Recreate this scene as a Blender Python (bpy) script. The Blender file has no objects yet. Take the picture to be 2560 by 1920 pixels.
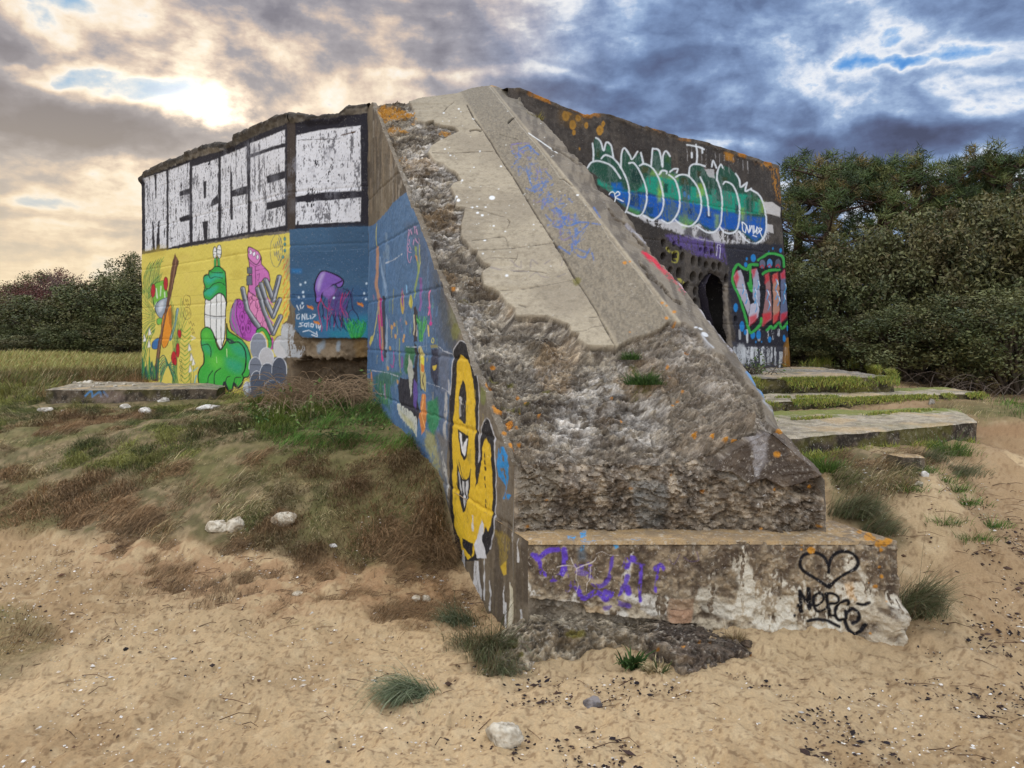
import bpy, math, random
import numpy as np
from mathutils import Vector
random.seed(7); rng = np.random.default_rng(7)
S = bpy.context.scene; COL = S.collection
R = math.radians
# ---------------------------------------------------------------- camera
F, CX, HY, EH = 1910.0, 1280.0, 839.0, 1.6      # focal length / principal point / horizon of the photograph in its pixels, eye height
cam = bpy.data.cameras.new('camera'); camo = bpy.data.objects.new('camera', cam); COL.objects.link(camo)
cam.sensor_width = 36; cam.lens = 36 * F / 2560; cam.shift_y = -(960 - HY) / 2560
camo.location = (0, 0, EH); camo.rotation_euler = (R(90), 0, 0); cam.clip_start = .05; cam.clip_end = 1000
S.camera = camo
# ---------------------------------------------------------------- view
S.view_settings.view_transform = 'Standard'; S.view_settings.look = 'None'
S.view_settings.exposure = 0.0; S.view_settings.gamma = 1.0
# ---------------------------------------------------------------- sun
SUN_EL, SUN_AZ = R(24), R(-38)                 # azimuth measured from +Y towards +X
sl = bpy.data.lights.new('sun', 'SUN'); sl.energy = 1.0; sl.angle = R(35); sl.color = (1, .93, .84)
so = bpy.data.objects.new('sun', sl); COL.objects.link(so)
sd = Vector((math.sin(SUN_AZ) * math.cos(SUN_EL), math.cos(SUN_AZ) * math.cos(SUN_EL), math.sin(SUN_EL)))
so.rotation_euler = sd.to_track_quat('Z', 'Y').to_euler(); so.location = sd * 60
# ---------------------------------------------------------------- sky
def srgb(r, g, b):
    f = lambda c: (c / 255 / 12.92) if c / 255 <= .04045 else ((c / 255 + .055) / 1.055) ** 2.4
    return (f(r), f(g), f(b))
class NT:
    def __init__(s, tree): s.t = tree; s.n = tree.nodes; s.l = tree.links
    def put(s, sock, v):
        if isinstance(v, (int, float)): sock.default_value = v
        elif isinstance(v, (tuple, list)): sock.default_value = tuple(v) + ((1,) if len(v) == 3 and len(sock.default_value) == 4 else ())
        else: s.l.new(v, sock)
    def m(s, op, *a, clamp=False):
        n = s.n.new('ShaderNodeMath'); n.operation = op; n.use_clamp = clamp
        for i, v in enumerate(a): s.put(n.inputs[i], v)
        return n.outputs[0]
    def mix(s, f, a, b, mode='MIX'):
        n = s.n.new('ShaderNodeMix'); n.data_type = 'RGBA'; n.blend_type = mode
        s.put(n.inputs[0], f); s.put(n.inputs[6], a); s.put(n.inputs[7], b); return n.outputs[2]
    def xyz(s, x, y, z):
        n = s.n.new('ShaderNodeCombineXYZ')
        for i, v in enumerate((x, y, z)): s.put(n.inputs[i], v)
        return n.outputs[0]
    def noise(s, vec, scale, detail=5, rough=.5, dist=0.0, out=0):
        n = s.n.new('ShaderNodeTexNoise'); n.inputs['Scale'].default_value = scale; n.inputs['Detail'].default_value = detail
        n.inputs['Roughness'].default_value = rough; n.inputs['Distortion'].default_value = dist
        if vec is not None: s.l.new(vec, n.inputs['Vector'])
        return n.outputs[out]
    def ramp(s, f, stops):
        n = s.n.new('ShaderNodeValToRGB'); e = n.color_ramp.elements
        while len(e) > 1: e.remove(e[-1])
        e[0].position = stops[0][0]; e[0].color = (*stops[0][1], 1)
        for p, c in stops[1:]:
            k = e.new(p); k.color = (*c, 1)
        s.l.new(f, n.inputs[0]); return n.outputs[0]
    def sstep(s, a, b, v):
        n = s.n.new('ShaderNodeMapRange'); n.interpolation_type = 'SMOOTHSTEP'
        s.put(n.inputs[0], v); s.put(n.inputs[1], a); s.put(n.inputs[2], b); return n.outputs[0]
W = bpy.data.worlds.new('World'); S.world = W; W.use_nodes = True
W.node_tree.nodes.clear(); w = NT(W.node_tree)
tc = w.n.new('ShaderNodeTexCoord').outputs['Generated']
sp = w.n.new('ShaderNodeSeparateXYZ'); w.l.new(tc, sp.inputs[0]); dx, dy, dz = sp.outputs
zc = w.m('ADD', w.m('MAXIMUM', dz, 0.0), .24)
pl = w.xyz(w.m('DIVIDE', dx, zc), w.m('DIVIDE', dy, zc), w.m('MULTIPLY', dz, 2.0))   # clouds lie in a flat layer overhead
n_big = w.noise(pl, .9, 4, .5, .2)
n_fbm = w.noise(pl, 2.6, 9, .60, .25)
n_fine = w.noise(w.xyz(dx, dy, w.m('MULTIPLY', dz, 1.25)), 8.0, 7, .6, .2)
ys = w.m('MAXIMUM', dy, .06)
wx = w.m('MULTIPLY', w.m('SUBTRACT', w.noise(tc, 5.5, 4, .58), .5), .15)
wy = w.m('MULTIPLY', w.m('SUBTRACT', w.noise(tc, 6.7, 4, .58, .3), .5), .10)
U = w.m('ADD', w.m('DIVIDE', dx, ys), wx); V = w.m('ADD', w.m('DIVIDE', dz, ys), wy)
BLOBS = ((60, 290, 350, 100, .34), (330, 345, 230, 50, .20), (180, 400, 330, 30, .10), (20, 90, 190, 80, .30), (1060, 30, 400, 80, .26), (1360, 210, 220, 50, .12), (1200, 130, 200, 70, .20),
         (1950, 120, 330, 90, .04), (2300, 20, 500, 60, .08), (1700, 120, 180, 90, .12), (2100, 355, 560, 70, .27), (1980, 290, 90, 50, .14), (2200, 300, 60, 40, .10), (1740, 320, 160, 60, .14), (2450, 345, 260, 60, .16), (1500, 250, 200, 40, .10),
         (120, 470, 260, 22, .14), (60, 545, 200, 12, .16), (240, 575, 160, 10, .12), (300, 110, 140, 40, .12), (800, 190, 240, 60, .06), (760, 100, 200, 50, .08),
         (320, 240, 170, 26, -.42), (150, 195, 140, 26, -.38), (60, 160, 90, 16, -.2), (440, 250, 120, 40, -.14), (520, 300, 170, 55, -.14), (500, 160, 240, 50, -.08), (2470, 140, 130, 30, -.24), (2230, 160, 60, 16, -.2),
         (1490, 60, 180, 70, -.14), (1600, 90, 170, 50, -.10), (1420, 190, 160, 26, -.20), (1330, 130, 110, 40, -.12), (1640, 190, 60, 30, -.12), (2230, 165, 160, 16, -.22), (2350, 290, 240, 22, -.16), (1960, 300, 200, 18, -.14), (1800, 350, 100, 22, -.26), (2420, 215, 180, 16, -.12), (980, 240, 120, 24, -.10), (1080, 190, 160, 20, -.16), (130, 400, 200, 24, -.12), (100, 510, 200, 16, -.10))
def blob(px, py, rx, ry, g, u=None, v=None):
    a = w.m('MULTIPLY', w.m('SUBTRACT', u or U, (px - CX) / F), F / rx); b = w.m('MULTIPLY', w.m('SUBTRACT', v or V, (HY - py) / F), F / ry)
    e = w.m('EXPONENT', w.m('MULTIPLY', w.m('ADD', w.m('MULTIPLY', a, a), w.m('MULTIPLY', b, b)), -1.0))
    return w.m('MULTIPLY', e, g)
D = w.m('ADD', w.m('MULTIPLY', w.m('SUBTRACT', n_fbm, .5), .95), w.m('MULTIPLY', w.m('SUBTRACT', n_big, .5), .30))
D = w.m('ADD', w.m('ADD', D, w.m('MULTIPLY', w.m('SUBTRACT', n_fine, .5), .75)), .43)
n_bil = w.m('ABSOLUTE', w.m('SUBTRACT', w.noise(w.xyz(dx, dy, w.m('MULTIPLY', dz, 1.5)), 6.0, 7, .55, .15), .5))
D = w.m('ADD', D, w.m('MULTIPLY', w.m('SUBTRACT', .085, n_bil), 1.35))
n_str = w.noise(w.xyz(w.m('MULTIPLY', U, 3.2), w.m('MULTIPLY', V, 26.0), 3.7), 1.0, 7, .6, .4)
D = w.m('ADD', D, w.m('MULTIPLY', w.m('MULTIPLY', w.m('SUBTRACT', n_str, .5), w.m('ADD', .26, w.m('MULTIPLY', w.sstep(.1, -.2, U), .36))), w.m('EXPONENT', w.m('MULTIPLY', w.m('MAXIMUM', dz, 0.0), -6.5))))
D = w.m('ADD', D, w.m('MULTIPLY', w.sstep(-.05, .25, U), .0))
for b in BLOBS: D = w.m('ADD', D, blob(*b))
warm = w.m('MULTIPLY', w.sstep(.06, -.26, w.m('ADD', U, w.m('MULTIPLY', V, -.25))), w.sstep(-.1, .2, dy))
cool_c = w.ramp(D, [(.06, srgb(52, 124, 206)), (.22, srgb(100, 158, 222)), (.31, srgb(168, 198, 234)), (.37, srgb(236, 240, 247)), (.41, srgb(214, 224, 240)), (.48, srgb(160, 184, 218)), (.57, srgb(128, 152, 192)), (.70, srgb(102, 122, 160)), (.85, srgb(86, 98, 132)), (.98, srgb(72, 80, 108))])
warm_c = w.ramp(D, [(.04, srgb(88, 150, 208)), (.18, srgb(140, 186, 224)), (.27, srgb(196, 214, 230)), (.345, srgb(255, 249, 240)), (.43, srgb(250, 232, 210)), (.51, srgb(214, 194, 182)), (.62, srgb(152, 152, 166)), (.76, srgb(112, 116, 138)), (.92, srgb(86, 92, 118))])
cl = w.mix(warm, cool_c, warm_c)
hz = w.m('MULTIPLY', w.m('EXPONENT', w.m('MULTIPLY', w.m('MAXIMUM', dz, 0.0), -5.8)), w.m('ADD', w.m('MULTIPLY', warm, 1.0), .05))
cl = w.mix(hz, cl, srgb(255, 232, 190))
ru = w.m('DIVIDE', dx, ys); rv = w.m('DIVIDE', dz, ys)
g1 = blob(505, 285, 260, 150, .30, ru, rv); g2 = blob(510, 285, 110, 55, 1.0)
gl = w.m('MULTIPLY', w.m('ADD', g1, g2), w.sstep(.62, .34, D))
glc = w.n.new('ShaderNodeMix'); glc.data_type = 'RGBA'; glc.inputs[6].default_value = (0, 0, 0, 1); glc.inputs[7].default_value = (1, .86, .68, 1); glc.clamp_factor = False
w.l.new(gl, glc.inputs[0])
cl = w.mix(1.0, cl, glc.outputs[2], 'ADD')
cl = w.mix(w.m('MULTIPLY', w.sstep(.0, -.4, dy), .75), cl, (.62, .62, .62))          # plain pale overcast behind the camera
up = w.m('ADD', 1.0, w.m('ADD', w.m('MULTIPLY', w.sstep(.45, .9, dz), 1.35), w.m('MULTIPLY', w.sstep(-.05, -.5, dy), 1.35)))
sky = w.n.new('ShaderNodeTexSky'); sky.sky_type = 'NISHITA'; sky.sun_disc = False
sky.sun_elevation = SUN_EL; sky.sun_rotation = SUN_AZ; sky.air_density = 1.0; sky.dust_density = .6; sky.ozone_density = 2.0
b1 = w.n.new('ShaderNodeBackground'); b1.inputs[1].default_value = .13; w.l.new(sky.outputs[0], b1.inputs[0])
b2 = w.n.new('ShaderNodeBackground'); w.l.new(cl, b2.inputs[0]); w.l.new(up, b2.inputs[1])
mx = w.n.new('ShaderNodeMixShader'); w.l.new(w.sstep(-.22, -.05, D), mx.inputs[0])
w.l.new(b1.outputs[0], mx.inputs[1]); w.l.new(b2.outputs[0], mx.inputs[2])
wo = w.n.new('ShaderNodeOutputWorld'); w.l.new(mx.outputs[0], wo.inputs[0])
# ---------------------------------------------------------------- helpers
def tag(o, label=None, cat=None, group=None, kind=None):
    for k, v in (('label', label), ('category', cat), ('group', group), ('kind', kind)):
        if v: o[k] = v
    return o
def empty(name, loc, label, cat, group=None):
    o = bpy.data.objects.new(name, None); o.location = loc; o.empty_display_size = .3; COL.objects.link(o)
    return tag(o, label, cat, group)
def lin(c):
    return np.array(srgb(*c), dtype=np.float64)
def mk_mesh(name, V, Fc, C=None, smooth=True):  # Fc: triangles or quads
    V = np.asarray(V, dtype=np.float32).reshape(-1, 3); Fc = np.asarray(Fc, dtype=np.int32); k = Fc.shape[1]
    me = bpy.data.meshes.new(name); me.vertices.add(len(V)); me.vertices.foreach_set('co', V.ravel())
    me.loops.add(Fc.size); me.loops.foreach_set('vertex_index', Fc.ravel())
    me.polygons.add(len(Fc)); me.polygons.foreach_set('loop_start', np.arange(0, Fc.size, k, dtype=np.int32))
    try: me.polygons.foreach_set('loop_total', np.full(len(Fc), k, dtype=np.int32))
    except Exception: pass
    me.polygons.foreach_set('use_smooth', np.full(len(Fc), smooth, dtype=bool))
    if C is not None:
        a = me.color_attributes.new('Col', 'FLOAT_COLOR', 'POINT')
        c4 = np.ones((len(V), 4), dtype=np.float32); c4[:, :3] = np.clip(np.asarray(C).reshape(-1, 3), 0, 1)
        a.data.foreach_set('color', c4.ravel())
    me.update(calc_edges=True); me.validate()
    return me
def obj(name, me, mat, parent=None, loc=None):
    o = bpy.data.objects.new(name, me); COL.objects.link(o)
    if mat and not me.materials: me.materials.append(mat)
    if parent is not None:
        o.parent = parent; o.matrix_parent_inverse = parent.matrix_basis.inverted()
    if loc is not None: o.location = loc
    return o
def grid_faces(nv, nu, keep=None):
    i = np.arange(nv * nu).reshape(nv, nu)
    q = np.stack([i[:-1, :-1], i[:-1, 1:], i[1:, 1:], i[1:, :-1]], -1).reshape(-1, 4)
    return q if keep is None else q[keep]
def compact(V, C, Q):
    u, inv = np.unique(Q, return_inverse=True)
    return V[u], C[u], inv.reshape(Q.shape)
# vectorised noise
def _h(ix, iy, iz, seed):
    h = (ix.astype(np.uint32) * np.uint32(374761393) + iy.astype(np.uint32) * np.uint32(668265263) + iz.astype(np.uint32) * np.uint32(2246822519) + np.uint32(seed * 3266489 + 12345))
    h = (h ^ (h >> np.uint32(13))) * np.uint32(1274126177); h = (h ^ (h >> np.uint32(16))) * np.uint32(2654435761)
    return ((h ^ (h >> np.uint32(15))) & np.uint32(0xFFFFFF)).astype(np.float32) / 16777216.0
def vnoise(p, scale=1.0, seed=0):
    q = p * scale; i = np.floor(q); f = (q - i).astype(np.float32); i = i.astype(np.int64); u = f * f * (3 - 2 * f)
    r = 0
    for a in (0, 1):
        for b in (0, 1):
            for c in (0, 1):
                wgt = (u[:, 0] if a else 1 - u[:, 0]) * (u[:, 1] if b else 1 - u[:, 1]) * (u[:, 2] if c else 1 - u[:, 2])
                r = r + wgt * _h(i[:, 0] + a, i[:, 1] + b, i[:, 2] + c, seed)
    return r
def fbm(p, scale=1.0, octs=4, seed=0, gain=.5):
    p = np.asarray(p); p = p * (np.array(scale) if np.ndim(scale) else scale); r = 0; a = 1.0; t = 0
    for k in range(octs):
        r = r + a * vnoise(p, 2.03 ** k, seed + 17 * k); t += a; a *= gain
    return r / t                                   # about 0..1, mean .5
def worley(p, scale=1.0, seed=0):
    q = p * scale; i = np.floor(q).astype(np.int64); f = q - i; best = np.full(len(p), 9.0); sec = np.full(len(p), 9.0); idv = np.zeros(len(p))
    for a in (-1, 0, 1):
        for b in (-1, 0, 1):
            for c in (-1, 0, 1):
                jx, jy, jz = i[:, 0] + a, i[:, 1] + b, i[:, 2] + c
                d = (a + _h(jx, jy, jz, seed) - f[:, 0]) ** 2 + (b + _h(jx, jy, jz, seed + 1) - f[:, 1]) ** 2 + (c + _h(jx, jy, jz, seed + 2) - f[:, 2]) ** 2
                k = d < best; sec = np.where(k, best, np.minimum(sec, d)); best = np.where(k, d, best); idv = np.where(k, _h(jx, jy, jz, seed + 3), idv)
    return np.sqrt(best), np.sqrt(sec), idv
def ss(a, b, x):
    t = np.clip((x - a) / (b - a), 0, 1); return t * t * (3 - 2 * t)
def lerp(a, b, t):
    t = np.asarray(t)[..., None] if np.ndim(t) else t
    return a + (b - a) * t
def proj(p):
    p = np.asarray(p); return np.stack([CX + F * p[:, 0] / p[:, 1], HY - F * (p[:, 2] - EH) / p[:, 1]], -1)
def unz(y, Y):                                     # height of a photo row on something Y metres away
    return EH - (np.asarray(y) - HY) / F * Y
def at(x, y, Y):
    return Vector(((x - CX) / F * Y, Y, EH - (y - HY) / F * Y))
def crop(x0, y0, s):
    return lambda *pts: [(x0 + u * s, y0 + v * s) for u, v in pts]
C1 = crop(320, 200, .28933); C2 = crop(320, 560, .28933); C3 = crop(700, 540, .30132); C4 = crop(880, 800, .30139)
C5 = crop(1080, 1200, .3375); C6 = crop(1640, 1200, .30137); C7 = crop(1400, 220, .2893); C8 = crop(1550, 560, .26519)
CA = crop(900, 200, .30136); CB = crop(1100, 600, .31646); CC = crop(1150, 1050, .42948); CD = crop(1800, 850, .36173)
CF = crop(0, 600, .36157); CG = crop(0, 1000, .55453); CH = crop(1000, 1500, .70524); CI = crop(1080, 1320, .28933); CJ = crop(900, 560, .32558)
def smooth_curve(pts, closed=False, n=6):
    p = np.array(pts, dtype=float); N = len(p)
    if N < 3: return p
    out = []
    for i in range(N if closed else N - 1):
        if closed: a, b, c, d = p[(i - 1) % N], p[i], p[(i + 1) % N], p[(i + 2) % N]
        else: a, b, c, d = p[max(i - 1, 0)], p[i], p[i + 1], p[min(i + 2, N - 1)]
        for t in np.arange(n) / n:
            out.append(.5 * ((2 * b) + (c - a) * t + (2 * a - 5 * b + 4 * c - d) * t * t + (3 * b - a - 3 * c + d) * t ** 3))
    if not closed: out.append(p[-1])
    return np.array(out)
def seg_dist(P, a, b):
    ab = b - a; t = np.clip(((P - a) @ ab) / max(ab @ ab, 1e-9), 0, 1); d = P - a - t[:, None] * ab
    return np.sqrt((d * d).sum(1))
def inside(P, poly):
    poly = np.asarray(poly, dtype=float); r = np.zeros(len(P), bool); j = len(poly) - 1
    for i in range(len(poly)):
        (xi, yi), (xj, yj) = poly[i], poly[j]
        if yi != yj:
            r ^= ((yi > P[:, 1]) != (yj > P[:, 1])) & (P[:, 0] < (xj - xi) * (P[:, 1] - yi) / (yj - yi) + xi)
        j = i
    return r
class Canvas:
    """paint laid on the vertices of a finely divided surface"""
    def __init__(s, V, col):
        s.P = proj(V); s.V = V; s.col = np.array(np.broadcast_to(col, (len(V), 3)), dtype=np.float64)
        s.nz = fbm(V, 22, 3, 5) * 2 - 1; s.nf = fbm(V * np.array([1, 1, .55]), 95, 2, 9); s.ns = fbm(V * np.array([1, 1, .22]), 26, 3, 31); s.nl = fbm(V, 3.2, 4, 33); s.h = np.zeros(len(V))
    def box(s, p, m):
        return np.nonzero((s.P[:, 0] > p[:, 0].min() - m) & (s.P[:, 0] < p[:, 0].max() + m) & (s.P[:, 1] > p[:, 1].min() - m) & (s.P[:, 1] < p[:, 1].max() + m))[0]
    def mask(s, pts, soft=1.2, wob=1.2, closed=True, w=0.0, curve=False):
        p = smooth_curve(pts, closed) if curve else np.array(pts, dtype=float)
        i = s.box(p, soft + wob + w + 1)
        if len(i) == 0: return i, np.zeros(0)
        Q = s.P[i]; d = np.full(len(i), 1e9); N = len(p)
        for k in range(N if closed else N - 1): d = np.minimum(d, seg_dist(Q, p[k], p[(k + 1) % N]))
        d = np.where(inside(Q, p), -d, d) if closed and w == 0 else d - w / 2
        return i, ss(soft, -soft, d + s.nz[i] * wob)
    def put(s, i, m, c, a, wear):
        if len(i) == 0: return
        if wear: wear = wear - .05; m = m * ss(wear - .045, wear + .045, (s.nf[i] - .5) * .6 + (s.ns[i] - .5) * .8 + (s.nl[i] - .5) * .6 + .5)
        s.col[i] = lerp(s.col[i], lin(c), m * a)
    def fill(s, pts, c, a=1.0, soft=1.2, wob=1.2, curve=False, wear=0, h=0):
        i, m = s.mask(pts, soft, wob, True, 0.0, curve); s.put(i, m, c, a, wear)
        if h and len(i): s.h[i] += m * h
    def line(s, pts, wd, c, a=1.0, soft=.9, wob=.6, curve=True, closed=False, wear=0, h=0):
        p = smooth_curve(pts, closed) if curve and len(pts) > 2 else np.array(pts, float)
        i, m = s.mask(p, soft, wob, closed, wd, False); s.put(i, m, c, a, wear)
        if h and len(i): s.h[i] += m * h
    def shape(s, pts, c, oc=(28, 26, 30), ow=2.4, curve=True, **k):
        s.fill(pts, c, curve=curve, **k); s.line(pts, ow, oc, curve=curve, closed=True)
    def ell(s, cx, cy, rx, ry, c, rot=0, a=1.0, soft=1.2, wob=.6, oc=None, ow=2.0, wear=0, h=0):
        t = np.linspace(0, 2 * np.pi, 22)[:-1]; x, y = rx * np.cos(t), ry * np.sin(t); cr, sr = math.cos(rot), math.sin(rot)
        p = np.stack([cx + x * cr - y * sr, cy + x * sr + y * cr], -1)
        if c is not None: s.fill(p, c, a, soft, wob, wear=wear, h=h)
        if oc is not None: s.line(p, ow, oc, curve=False, closed=True)
def mat_attr(name, rough=.92, fine=.22, fscale=70, bump=.35, bscale=160, bdist=.004, spec=.25, grit=0):
    m = bpy.data.materials.new(name); m.use_nodes = True; t = NT(m.node_tree); b = t.n['Principled BSDF']
    a = t.n.new('ShaderNodeAttribute'); a.attribute_name = 'Col'
    tcn = t.n.new('ShaderNodeTexCoord').outputs['Object']
    n = t.noise(tcn, fscale, 4, .6); k = t.m('ADD', t.m('MULTIPLY', t.m('SUBTRACT', n, .5), 2 * fine), 1.0)
    c = t.mix(1.0, a.outputs['Color'], t.xyz(k, k, k), 'MULTIPLY')
    if grit:                                         # dark pores and pale grains of the aggregate
        g1 = t.noise(tcn, 105, 3, .6); g2 = t.noise(tcn, 62, 4, .62, 1.0); gm = t.sstep(.40, .58, t.noise(tcn, 5.5, 4, .6))
        c = t.mix(t.m('MULTIPLY', t.sstep(.57, .66, g1), .50 * grit), c, t.mix(1.0, c, (.30, .27, .25), 'MULTIPLY')); c = t.mix(t.m('MULTIPLY', t.sstep(.60, .67, g2), t.m('ADD', t.m('MULTIPLY', gm, .55 * grit), .1)), c, (.60, .56, .50))
    t.l.new(c, b.inputs['Base Color']); b.inputs['Roughness'].default_value = rough; b.inputs['Specular IOR Level'].default_value = spec
    if bump:
        bn = t.n.new('ShaderNodeBump'); bn.inputs['Strength'].default_value = bump; bn.inputs['Distance'].default_value = bdist
        t.l.new(t.noise(tcn, bscale, 5, .65), bn.inputs['Height']); t.l.new(bn.outputs[0], b.inputs['Normal'])
    return m
M_CONC = mat_attr('weathered_concrete', bump=.7, bdist=.010, bscale=85, fine=.34, fscale=90, grit=1)
M_SKIN = mat_attr('cement_skin', bump=.4, bdist=.005, fine=.16, grit=.35)
M_FOOT = mat_attr('stained_concrete', bump=.6, bdist=.008, bscale=90, fine=.30, fscale=90, grit=.6)
M_WALL = mat_attr('painted_concrete', rough=.8, fine=.16, bump=.35, grit=.22)
M_SAND = mat_attr('sand', fine=.34, fscale=95, bump=.5, bscale=110, bdist=.008, spec=.1)
M_ROCK = mat_attr('limestone', fine=.2, fscale=60, bump=.6, bscale=60, bdist=.006)
M_LEAF = mat_attr('leaf', rough=.6, fine=0.0, bump=0, spec=.3)
M_BARK = mat_attr('bark', fine=.3, fscale=30, bump=.6, bscale=40, bdist=.01)
M_GRASS = mat_attr('grass_blade', rough=.7, fine=0.0, bump=0, spec=.15)
# ---------------------------------------------------------------- terrain
GP = np.array([(0,-6,0),(-6,-5,0),(6,-5,0),(0,-2,0),(-4,0,0),(4,0,0),(0,2,0),(-3,2.6,0),(3,2.6,0),(0,3.3,-.01),(1,3.5,-.01),(2.1,3.7,0),(-1.5,3.6,0),
 (.05,3.85,-.04),(-.06,4.33,-.06),(-.36,5.12,.13),(-.42,5.27,.30),(-.48,5.435,.54),(-.667,5.92,.66),(-1.2,7.3,.80),(-1.55,8.2,.87),(-2.4,8.4,.88),
 (-3,9,.85),(-5.7,11.6,.9),(-4.4,8.9,.78),(-5.6,8.8,.76),(-7,9,.74),(-3,7,.73),(-5,7,.62),(-2,6.3,.62),(-1.6,5.75,.45),(-1.7,5.3,.22),(-2.6,5.7,.33),(-3.5,5.7,.27),(-1,5.2,.22),(-2,5,.08),
 (-3.5,5.1,.06),(-1,4.6,.03),(-5,5,.04),(-3,4.2,0),(-6,6,.35),(-8,5,.08),(-8,7,.5),(-8,14,.93),(-12,20,1.0),(-6,20,1.0),(-11,17,1.12),(-20,20,1),(-25,32,1.2),(-10,32,1.2),(0,35,1.2),(-6,15,.93),
 (1.9,3.95,.0),(2.05,4.15,.16),(1.95,4.5,.44),(1.75,4.9,.58),(2.6,4.2,.14),(3.2,4.2,.10),(4.2,4.2,.12),(2.1,5.0,.68),(3.0,5.3,.68),(3.7,5.75,.71),(2.65,4.9,.70),(2.65,4.72,.64),(3.3,4.8,.22),(3.5,5.28,.42),(4.3,6.4,.62),(4.5,6.95,.86),(5.3,7,.85),(5,5.8,.5),
 (3,6.2,.76),(3,7.2,.86),(3,8.2,.95),(3,9.5,1.05),(4,11.2,1.12),(4.6,11.5,1.15),(4.7,9,.95),(5.6,8.5,.84),(6,10,.85),(7,7,.82),(9,8,.82),(7,5,.4),(8,3.2,.1),(10,10,.85),(8,14,1),(15,20,1.2),(10,30,1.2),
 (30,30,1.2),(60,60,1.5),(-60,60,1.5),(0,90,1.5),(-40,10,.6),(40,10,.8),(-30,-20,0),(30,-20,0)], float)
_d = np.sqrt(((GP[:, None, :2] - GP[None, :, :2]) ** 2).sum(-1) + .02)
_w = np.linalg.solve(_d + np.eye(len(GP)) * -.02, GP[:, 2])
def gbase(x, y):
    p = np.stack([np.ravel(x), np.ravel(y)], -1).astype(float); r = np.zeros(len(p))
    for k in range(0, len(p), 60000):
        q = p[k:k + 60000]; r[k:k + 60000] = np.sqrt(((q[:, None] - GP[None, :, :2]) ** 2).sum(-1) + .02) @ _w
    x_, y_ = p[:, 0], p[:, 1]; r += .03 * np.exp(-((x_ - .9) / .26) ** 2 - ((y_ - 3.92) / .09) ** 2) + .03 * np.exp(-((x_ - 1.6) / .4) ** 2 - ((y_ - 3.95) / .12) ** 2)   # sand drifted against the foot
    return r
def G2(px):                                         # photo polygon in display pixels (2212 wide) -> photo pixels
    return [(x * 1.15732, y * 1.15732) for x, y in px]
POLY_MOUND = G2([(-400,800),(0,800),(320,800),(320,850),(560,872),(640,872),(800,868),(880,930),(935,985),(968,1070),(985,1150),(1000,1225),(960,1225),(880,1210),(800,1225),(700,1195),(620,1205),(560,1185),(470,1190),(400,1170),(330,1180),(250,1150),(190,1165),(110,1140),(0,1135),(-400,1130)])
POLY_FRINGE = G2([(190,1120),(985,1150),(1010,1260),(1040,1330),(900,1340),(800,1330),(720,1300),(620,1330),(520,1310),(430,1300),(330,1290),(240,1250),(150,1200)])
POLY_GREEN = G2([(540,880),(640,870),(800,862),(880,930),(900,975),(780,975),(640,985),(560,950)])
POLY_FIELD = G2([(-600,760),(310,760),(310,835),(100,835),(100,880),(-600,880)])
POLY_TUFT0 = G2([(-300,1310),(60,1315),(110,1360),(130,1400),(70,1450),(30,1480),(-300,1500)])
POLY_R1 = G2([(1745,955),(1860,965),(1985,975),(2010,1020),(1960,1065),(1880,1075),(1810,1060),(1780,1010)])
POLY_R2 = G2([(1800,1065),(1905,1085),(1960,1165),(1940,1190),(1850,1130),(1800,1110)])
POLY_R3 = G2([(2020,880),(2212,868),(2400,860),(2400,900),(2212,905),(2120,912),(2080,900)])
def soft_in(P, poly, nz, wob=14, soft=26):
    p = np.array(poly, float); d = np.full(len(P), 1e9)
    for k in range(len(p)): d = np.minimum(d, seg_dist(P, p[k], p[(k + 1) % len(p)]))
    d = np.where(inside(P, p), -d, d) + nz * wob
    return ss(soft, -soft, d)
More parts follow.
